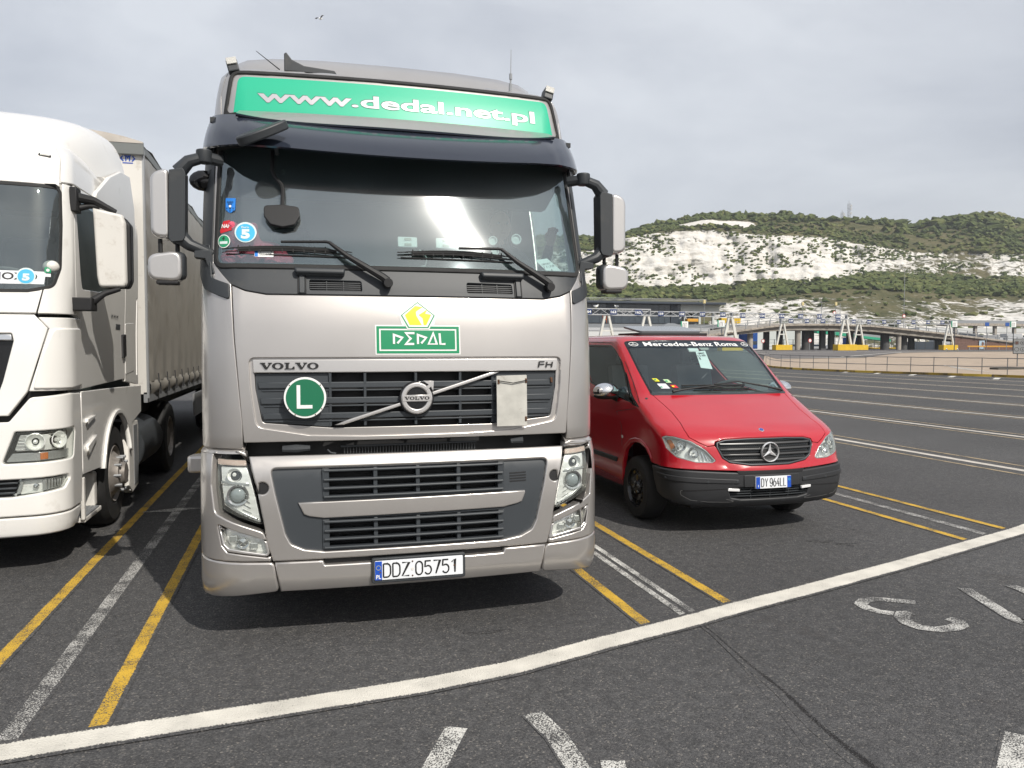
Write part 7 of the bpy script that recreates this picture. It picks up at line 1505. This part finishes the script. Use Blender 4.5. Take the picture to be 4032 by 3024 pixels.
# far bridge and vehicles at the right
FB = thing('far_bridge', 'distant concrete road bridge crossing behind the ramp at the right', 'bridge', (226, 230, 0)); b = MB(); b.box(0, 60, 0, 6, 9.7, 10.6); b.build('deck', 'ramp_edge', FB)
b = MB(); b.box(0, 60, .1, .3, 10.6, 11.7); b.build('parapet', 'truss_grey', FB)
for x in np.arange(4, 60, 9): b = MB(); b.box(x-.5, x+.5, 1, 2, 1, 9.7); b.build('pier', 'pier_light', FB)
b = MB(); b.box(0, 70, 14, 20, 7.6, 9.3); b.build('pale_wall', 'wall_pale', FB)
for k in range(5):
    o = thing('parked_truck', ('pale lorry parked far off at the right, first from the left', 'pale lorry parked far off at the right, second from the left', 'pale lorry parked far off at the right, third from the left', 'pale lorry parked far off at the right, fourth from the left', 'pale lorry parked far off at the far right')[k], 'lorry', (196+9.5*k, 205, 1.18), group='distant parked lorries')
    b = MB(); b.box(0, 6.5, 0, 2.5, 1.6, 5.2 if k % 2 else 4.7); b.build('box', ('truss_white', 'dark_cladding', 'truss_grey', 'truss_white', 'truss_grey')[k], o, bevel=.05); b = MB(); b.box(6.7, 8.3, 0, 2.4, 1.3, 4.0); b.build('cab', 'truss_white', o, bevel=.2)
    b = MB(); b.box(8.31, 8.34, .2, 2.2, 2.5, 3.5); b.build('window', 'glazing', o)
    for x in (1.2, 4.6, 7.4): b = MB(); b.lathe([(.001, 0), (.5, 0), (.5, .3), (.001, .3)], (x, 0, .5), 'Y', 12); b.build('wheel', 'rubber', o)
# gulls
def gull(x, y, z, label, fly=False, s=1., rz=0):
    o = thing('gull', label, 'bird', (x, y, z), rz=rz)
    b = MB(); b.ball((0, 0, .14*s), (.20*s, .08*s, .085*s), 12, 8); b.ball((.19*s, 0, .24*s), (.055*s, .045*s, .05*s), 10, 7); b.tube([(.10*s, 0, .17*s), (.18*s, 0, .23*s)], .05*s, 8); b.build('body', 'gull_white', o, smooth=True)
    b = MB(); b.tube([(.23*s, 0, .235*s), (.29*s, 0, .225*s)], [.014*s, .004*s], 6); b.build('beak', 'sign_yellow', o)
    if fly:
        for g in (1, -1):
            b = MB(); P = [[(.06*s-.05*t*s, g*(.05+.62*t)*s, (.17+.16*sin(t*2.4))*s), (-.07*s-.12*t*s, g*(.05+.60*t)*s, (.165+.16*sin(t*2.4))*s)] for t in np.linspace(0, 1, 7)]
            b.grid(P); w_ = b.build('wing', 'gull_grey', o); sd = w_.modifiers.new('t', 'SOLIDIFY'); sd.thickness = .015*s
    else:
        b = MB(); b.ball((-.06*s, 0, .165*s), (.19*s, .085*s, .06*s), 10, 6); b.build('wing', 'gull_grey', o, smooth=True)
        for g in (1, -1): b = MB(); b.tube([(.02*s, g*.03*s, .08*s), (.02*s, g*.03*s, -.04*s)], .009*s, 5); b.build('leg', 'sign_yellow', o)
gull(39.9, 101.9, 7.26, 'white gull perched on the gantry above board 163', s=1.7)
gull(43.0, 101.9, 7.26, 'white gull perched on the gantry between boards 163 and 162', s=1.7, rz=2)
gull(1.9, 62.9, 26.9, 'small white gull flying in the sky above the silver lorry', fly=True, s=.75, rz=.6)
for x, y, lab in ((61.0, 96.0, 'white gull standing on the far yard, left of the first yellow block'), (91.4, 93.4, 'left of the two gulls standing on the grey far yard'), (93.0, 93.0, 'right of the two gulls standing on the grey far yard')): gull(x, y, gz(x, y)+.10, lab, s=1.3, rz=1)
# ---------------------------------------------------------------- chalk cliffs
HAZE = True
mat('bark', (.06, .05, .04), .9)
mat('mast_grey', (.30, .31, .33), .6)
from mathutils import noise as mn
YW = radians(15.27); FH = Vector((sin(YW), cos(YW), 0)); RH = Vector((cos(YW), -sin(YW), 0))
cx6 = [60, 200, 330, 480, 620, 760, 870, 1000, 1100, 1200, 1340, 1450, 1540, 1650, 1800, 1980, 2212]
RID = [238, 220, 174, 152, 118, 124, 128, 126, 132, 154, 153, 150, 160, 167, 148, 124, 160]
FTP = [275, 225, 192, 190, 185, 190, 197, 203, 205, 213, 240, 252, 270, 290, 300, 300, 300]
FBT = [470, 478, 490, 482, 478, 472, 452, 450, 448, 440, 432, 418, 418, 425, 430, 435, 435]
SHF = [520, 520, 520, 515, 515, 512, 500, 500, 490, 480, 470, 465, 470, 480, 490, 500, 500]
def tx(x6): return ((2280+x6/1.2626)-2016)/3071           # tangent across at the level of the camera's axis
def ty(y6): return (1369-(760+y6/1.2626))/3071*1.0
CXT = [tx(x) for x in cx6]
ext = lambda L_, a, b_: ([a]+L_, b_)
def crv(L_, left, right): return (np.array([-.75, -.30, -.02]+CXT+[1.2, 1.9]), np.array([left*.4, left, ty(L_[0])*.98]+[ty(y) for y in L_]+[right, right]))
RC = crv(RID, ty(330), ty(150)); TC = crv(FTP, ty(380), ty(300)); BC = crv(FBT, ty(500), ty(435)); SC = crv(SHF, ty(530), ty(500))
# columns are spread evenly across, rows run from the plateau down to the port
NX, NR = 620, 190
U_ = np.linspace(-.75, 1.6, NX)
def fb(x, y, z, o=4, s=1.): return mn.fractal(Vector((x*s, y*s, z*s)), 1., 2., o)
lev = [(0, 1300), (.08, 900), (.20, 660), (.34, 585), (.64, 540), (.74, 455), (1.0, 318)]
V = []; CH = []; VG = []
for i, u in enumerate(U_):
    r_, t_, bt, sh = [float(np.interp(u, *c)) for c in (RC, TC, BC, SC)]
    zr = 1.75+660*r_; zt_ = 1.75+585*t_; zb_ = 1.75+540*bt; zs = 1.75+455*sh; zbase = 1.5
    key = [0, .08, .20, .34, .64, .74, 1.0]; Z = [zr*.98, zr*1.0, zr, zt_, zb_, zs, zbase]; D = [1300, 860, 655, 585, 540, 455, 318]
    for j in range(NR):
        v = j/(NR-1); z = float(np.interp(v, key, Z)); d = float(np.interp(v, key, D)); X = u*520
        n1 = fb(X*.018, z*.020, 3.1, 4); n2 = fb(X*.07, z*.10, 9.7, 5); n3 = abs(fb(X*.11, z*.035, 4.4, 4))
        face = max(0, min(1, (v-.33)/.03))*max(0, min(1, (.655-v)/.03)); low = max(0, min(1, (v-.74)/.03)); top = max(0, min(1, (.33-v)/.05))
        dd = face*(9*n1+4.5*n2+6*n3+.8*sin(z*.9+n1*9+n2*4))+low*(14*n1+7*n2)+top*4*n1
        zz = z+(top*3.5*n1 if v > .1 else 0)+low*2*n2*(1 if v < .97 else 0)
        if abs(v-.34) < .05: zz += 3.5*n1*(1-abs(v-.34)/.05)
        if .60 < v < .72: zz += 3.0*n1
        d += dd; p = FH*d+RH*(u*d); V.append((p.x, p.y, zz))
        x6 = ((u*3071+2016)-2280)*1.2626
        wl = np.interp(x6, [-600, 100, 300, 1350, 1560, 1750, 2000, 2100, 2400], [.30, .42, .52, .50, .38, .30, .33, .40, .40])
        c_ = face*wl
        # bare strip above the face, patches low down
        up = np.interp(x6, [440, 500, 840, 890], [0, 1, 1, 0])*max(0, 1-abs(v-.285)/.045)
        c_ = max(c_, .85*up)
        lw = np.interp(x6, [560, 680, 900, 1350, 1520, 1700, 2300], [0, .48, .45, .36, .25, .38, .42])*low*np.interp(v, [.74, .80, .95, 1.0], [0, .8, 1.12, 1.1])
        c_ = max(c_, lw); CH.append(c_); VG.append(max(top, 1-face-low if .6 < v < .78 else 0))
Fc = [(i*NR+j, i*NR+j+1, (i+1)*NR+j+1, (i+1)*NR+j) for i in range(NX-1) for j in range(NR-1)]
def cliff_mat():
    m = bpy.data.materials.new('cliff'); m.use_nodes = True; n = m.node_tree.nodes; l = m.node_tree.links.new
    p = n['Principled BSDF']; p.inputs['Roughness'].default_value = .95; p.inputs['Specular IOR Level'].default_value = .1
    at = n.new('ShaderNodeAttribute'); at.attribute_name = 'chalk'; tcn = n.new('ShaderNodeTexCoord')
    def N_(scale, det, rough=.6, st=(1, 1, 1), dist=0):
        mp_ = n.new('ShaderNodeMapping'); mp_.inputs['Scale'].default_value = st; l(tcn.outputs['Object'], mp_.inputs[0]); t = n.new('ShaderNodeTexNoise'); t.inputs['Scale'].default_value = scale; t.inputs['Detail'].default_value = det; t.inputs['Roughness'].default_value = rough; t.inputs['Distortion'].default_value = dist; l(mp_.outputs[0], t.inputs['Vector']); return t.outputs['Fac']
    def M(op, *a):
        q = n.new('ShaderNodeMath'); q.operation = op
        for i, v in enumerate(a):
            if hasattr(v, 'links'): l(v, q.inputs[i])
            else: q.inputs[i].default_value = v
        return q.outputs[0]
    def MR(x, a, b_, c_, d_):
        q = n.new('ShaderNodeMapRange'); l(x, q.inputs[0]); [setattr(q.inputs[i+1], 'default_value', v) for i, v in enumerate((a, b_, c_, d_))]; return q.outputs[0]
    big = N_(.026, 5, .6, (1, 1, 1.5), .6); small = N_(.13, 7, .68, (1, 1, 1.9), 1.4)
    f = M('ADD', M('MULTIPLY', big, .55), M('MULTIPLY', small, .85)); f = M('SUBTRACT', M('ADD', f, at.outputs['Fac']), 1.04)
    mask = MR(f, -.035, .035, 0., 1.)
    def ramp(x, cols):
        r = n.new('ShaderNodeValToRGB'); e = r.color_ramp.elements; e[0].position, e[0].color = cols[0][0], (*cols[0][1], 1); e[1].position, e[1].color = cols[-1][0], (*cols[-1][1], 1)
        for ps, c_ in cols[1:-1]: q = e.new(ps); q.color = (*c_, 1)
        l(x, r.inputs[0]); return r.outputs[0]
    strata = N_(.35, 4, .6, (.12, .12, 1.6))
    chalk = ramp(M('ADD', M('MULTIPLY', strata, .5), M('MULTIPLY', N_(.25, 5), .5)), [(.30, (.34, .31, .27)), (.40, (.56, .53, .48)), (.5, (.66, .635, .59)), (.7, (.75, .73, .69))])
    veg = ramp(M('ADD', M('MULTIPLY', N_(.03, 4), .5), M('MULTIPLY', N_(.3, 5, .7), .5)), [(.34, (.04, .048, .022)), (.46, (.085, .085, .040)), (.56, (.125, .112, .060)), (.68, (.17, .15, .09))])
    x = n.new('ShaderNodeMixRGB'); l(mask, x.inputs[0]); l(veg, x.inputs[1]); l(chalk, x.inputs[2]); l(x.outputs[0], p.inputs['Base Color'])
    b = n.new('ShaderNodeBump'); b.inputs['Strength'].default_value = .8; b.inputs['Distance'].default_value = 2.2; l(M('ADD', M('MULTIPLY', N_(.18, 6, .65, (1, 1, 1.8)), 1.), M('MULTIPLY', mask, -.25)), b.inputs['Height']); l(b.outputs[0], p.inputs['Normal'])
    MATS['cliff'] = m
cliff_mat()
o = mk('cliffs', V, Fc, 'cliff', smooth=True, angle=180, kind='structure')
at = o.data.attributes.new('chalk', 'FLOAT', 'POINT'); at.data.foreach_set('value', CH)
# scrub and woodland: leafy clumps spread over the green slopes
def foliage_mat(name, a, b_, c_):
    m = bpy.data.materials.new(name); m.use_nodes = True; n = m.node_tree.nodes; l = m.node_tree.links.new; p = n['Principled BSDF']; p.inputs['Roughness'].default_value = .9; p.inputs['Specular IOR Level'].default_value = .1
    at = n.new('ShaderNodeAttribute'); at.attribute_name = 'tone'; r = n.new('ShaderNodeValToRGB'); e = r.color_ramp.elements; e[0].color = (*a, 1); e[1].color = (*c_, 1); q = e.new(.5); q.color = (*b_, 1); l(at.outputs['Fac'], r.inputs[0])
    tcn = n.new('ShaderNodeTexCoord'); t = n.new('ShaderNodeTexNoise'); t.inputs['Scale'].default_value = .9; t.inputs['Detail'].default_value = 4; l(tcn.outputs['Object'], t.inputs['Vector'])
    mr = n.new('ShaderNodeMapRange'); mr.inputs[1].default_value = .3; mr.inputs[2].default_value = .7; mr.inputs[3].default_value = .6; mr.inputs[4].default_value = 1.35; l(t.outputs['Fac'], mr.inputs[0])
    sc_ = n.new('ShaderNodeVectorMath'); sc_.operation = 'SCALE'; l(r.outputs[0], sc_.inputs[0]); l(mr.outputs[0], sc_.inputs['Scale']); l(sc_.outputs[0], p.inputs['Base Color']); MATS[name] = m
foliage_mat('foliage', (.052, .070, .028), (.092, .112, .040), (.150, .152, .060))
bmi = bmesh.new(); bmesh.ops.create_icosphere(bmi, subdivisions=2, radius=1); IV = np.array([v.co[:] for v in bmi.verts]); IF = np.array([[v.index for v in f.verts] for f in bmi.faces]); bmi.free()
bmi = bmesh.new(); bmesh.ops.create_icosphere(bmi, subdivisions=1, radius=1); JV = np.array([v.co[:] for v in bmi.verts]); JF = np.array([[v.index for v in f.verts] for f in bmi.faces]); bmi.free()
def clumps(name, P, R, T_, m='foliage', base=(IV, IF), rough=.28, parent=None, **kw):
    bv, bf = base; n = len(P); k = len(bv); VV = np.zeros((n, k, 3)); 
    jit = 1+rng.normal(0, rough, (n, k, 1)); VV = bv[None]*jit*np.asarray(R)[:, None, :]+np.asarray(P)[:, None, :]
    FF = bf[None]+(np.arange(n)*k)[:, None, None]
    me = bpy.data.meshes.new(name); me.from_pydata(VV.reshape(-1, 3).tolist(), [], FF.reshape(-1, 3).tolist()); me.materials.append(MATS[m])
    a = me.attributes.new('tone', 'FLOAT', 'POINT'); a.data.foreach_set('value', np.clip(np.repeat(T_, k)+rng.normal(0, .10, n*k), 0, 1))
    return link(name, me, parent, **kw)
Vn = np.array(V).reshape(NX, NR, 3); CHn = np.array(CH).reshape(NX, NR)
P = []; R = []; T_ = []
for _ in range(34000):
    i = int(rng.uniform(.22, 1)*(NX-1)); j = int(rng.choice([rng.uniform(.155, .345), rng.uniform(.625, .76), rng.uniform(.75, .97)], p=[.44, .38, .18])*(NR-1)); v = j/(NR-1)
    if CHn[i, j] > .27 and v < .60: continue
    q = Vn[i, j]; x6 = ((U_[i]*3071+2016)-2280)*1.2626
    dens = .5+.5*fb(q[0]*.012, q[1]*.012, q[2]*.03, 3)*1.6
    if v > .76: 
        if rng.random() > .35*dens: continue
        s_ = rng.uniform(.5, 1.5)
    elif v > .6:
        if rng.random() > dens+.25: continue
        s_ = rng.uniform(.8, 2.1)
    else:
        if rng.random() > dens+.15: continue
        s_ = rng.uniform(1.1, 3.1) if v < .25 else rng.uniform(.7, 1.9)
        if x6 > 1500: s_ *= 1.15
    P.append(q+np.array([rng.normal(0, 1.5), rng.normal(0, 1.5), s_*.35])); R.append((s_*1.35, s_*1.35, s_*rng.uniform(.6, .95))); T_.append(np.clip(.45+.35*fb(q[0]*.02, q[1]*.02, 5, 2)+rng.normal(0, .18), 0, 1))
clumps('woodland', P, R, np.array(T_), kind='stuff', label='green scrub and low woodland covering the slopes above and below the chalk cliff', cat='woodland', base=(JV, JF), rough=.34)
# sparse tufts hanging on the chalk face
P = []; R = []; T_ = []
for _ in range(9000):
    i = int(rng.uniform(.25, 1)*(NX-1)); j = int(rng.uniform(.35, .63)*(NR-1)); q = Vn[i, j]
    if fb(q[0]*.03, q[1]*.03, q[2]*.06, 3) < -.05: continue
    s_ = rng.uniform(.3, 1.25); P.append(q+np.array([0, -.3, 0])); R.append((s_*1.6, s_, s_*.75)); T_.append(rng.uniform(.1, .7))
clumps('cliff_scrub', P, R, np.array(T_), kind='stuff', label='small dark bushes clinging to the white chalk face', cat='scrub', base=(JV, JF))
# individual trees standing out
def hill_tree(x6, y6, d, s, label):
    u = tx(x6); p = FH*d+RH*(u*d); z = 1.75+d*ty(y6)
    o = thing('tree', label, 'tree', (p.x, p.y, z-s*2.4), group=None); b = MB(); b.tube([(0, 0, -s), (.1, 0, s), (.3, .1, s*2.0)], [s*.16, s*.12, s*.05], 7); b.tube([(.1, 0, s*.8), (-s*.7, 0, s*1.7)], [s*.08, s*.03], 5); b.tube([(.1, 0, s*.9), (s*.8, .2, s*1.8)], [s*.08, s*.03], 5); b.build('trunk', 'bark', o)
    n = 46; a = rng.normal(0, 1, (n, 3)); a /= np.linalg.norm(a, axis=1, keepdims=True); rr = rng.uniform(.35, 1, (n, 1))**.6
    P = a*rr*np.array([s*1.55, s*1.4, s*1.05])+np.array([0, 0, s*2.1]); R = np.repeat(rng.uniform(.28, .55, (n, 1))*s, 3, 1)
    clumps('crown', P, R, np.clip(.35+.25*(P[:, 2]/s-2)+rng.normal(0, .15, n), 0, 1), parent=o, base=(JV, JF), rough=.3)
for x6, y6, d, s, lab in ((285, 488, 500, 4.6, 'dark solitary tree at the left foot of the chalk face'), (1020, 128, 650, 6.6, 'largest dark round tree on the cliff top ridge'), (1118, 148, 645, 5.4, 'lighter round tree just right of the largest ridge tree'), (528, 142, 640, 4.0, 'small tree at the left end of the ridge scrub'),
    (385, 158, 640, 3.6, 'small bright bush tree above the left shoulder of the cliff'), (790, 130, 645, 5.0, 'rounded tree on the ridge above the bare upper strip'), (705, 120, 645, 4.6, 'rounded tree near the highest point of the chalk ridge'), (1400, 155, 655, 4.8, 'rounded ridge tree right of the radio masts'), (1490, 158, 655, 5.6, 'second rounded ridge tree right of the radio masts')):
    hill_tree(x6, y6, d, s, lab)
def mast(x6, ytop, ybot, label, wd):
    d = 700; u = tx(x6); p = FH*d+RH*(u*d); z0 = 1.75+d*ty(ybot)-14; h = 1.75+d*ty(ytop)-z0
    o = thing('radio_mast', label, 'mast', (p.x, p.y, z0)); w_ = wd
    for k, (a, c_) in enumerate(((-1, -1), (1, -1), (1, 1), (-1, 1))): b = MB(); b.beam((a*w_, c_*w_, 0), (a*w_*.75, c_*w_*.75, h*.93), .28, .28); b.build('mast_leg', 'mast_grey', o)
    b = MB(); n = int(h/3.2)
    for k in range(n):
        z = k*h*.93/n; z1 = (k+1)*h*.93/n; s_ = 1 if k % 2 else -1
        for dy in (-1, 1): b.beam((-s_*w_*.9, dy*w_*.85, z), (s_*w_*.9, dy*w_*.85, z1), .14, .14)
        b.beam((-w_*.9, -w_*.85, z1), (w_*.9, -w_*.85, z1), .14, .14)
    b.build('mast_bracing', 'mast_grey', o, kind='stuff'); b = MB(); b.tube([(0, 0, h*.93), (0, 0, h)], .15, 6); b.build('mast_aerial', 'mast_grey', o)
    for z in (.86, .78, .66): b = MB(); b.lathe([(.001, -.3), (1.1, -.3), (1.1, .1), (.001, .1)], (w_*1.4, -w_, h*z), 'Y', 12); b.build('mast_dish', 'truss_white', o)
mast(1326, 46, 150, 'taller lattice radio mast on the ridge', 1.0); mast(1293, 92, 160, 'shorter lattice radio mast on the ridge, left of the taller one', .9)

# the hazy sea air between the camera and the far hills
hz = bpy.data.materials.new('haze'); hz.use_nodes = True; n = hz.node_tree.nodes; n.remove(n['Principled BSDF'])
pv = n.new('ShaderNodeVolumePrincipled'); pv.inputs['Color'].default_value = (.86, .90, .95, 1); pv.inputs['Density'].default_value = .00022; pv.inputs['Anisotropy'].default_value = .3
hz.node_tree.links.new(pv.outputs[0], n['Material Output'].inputs['Volume']); MATS['haze'] = hz
if HAZE:
    b = MB(); b.box(-1600, 2400, -900, 2000, -3, 260); b.build('haze', 'haze', None, kind='stuff', label='thin sea haze over the whole port', cat='haze')

GROUPS = {'lane_gantry': 'lane gantries with number boards', 'gull': 'gulls about the yard', 'street_lamp': 'lamp posts behind the ramp', 'road_sign': 'round red road signs', 'arrow_sign': 'green edged arrow signs', 'skip': 'yellow skips', 'parked_car': 'cars parked behind the ramp', 'tree': 'trees standing out on the cliff', 'radio_mast': 'radio masts on the ridge', 'guard_rail': 'guard rails by the ramp', 'concrete_strip': 'low concrete strips by the symbol sign', 'blue_board': 'small blue boards at the right', 'lorry': 'parked lorry cabs', 'semi_trailer': 'trailers behind the lorry cabs', 'date_ticket': 'printed ferry tickets in the windscreens'}
for o in bpy.data.objects:
    k = o.name.split('.')[0]
    if o.parent is None and o.get('category') and k in GROUPS: o['group'] = GROUPS[k]
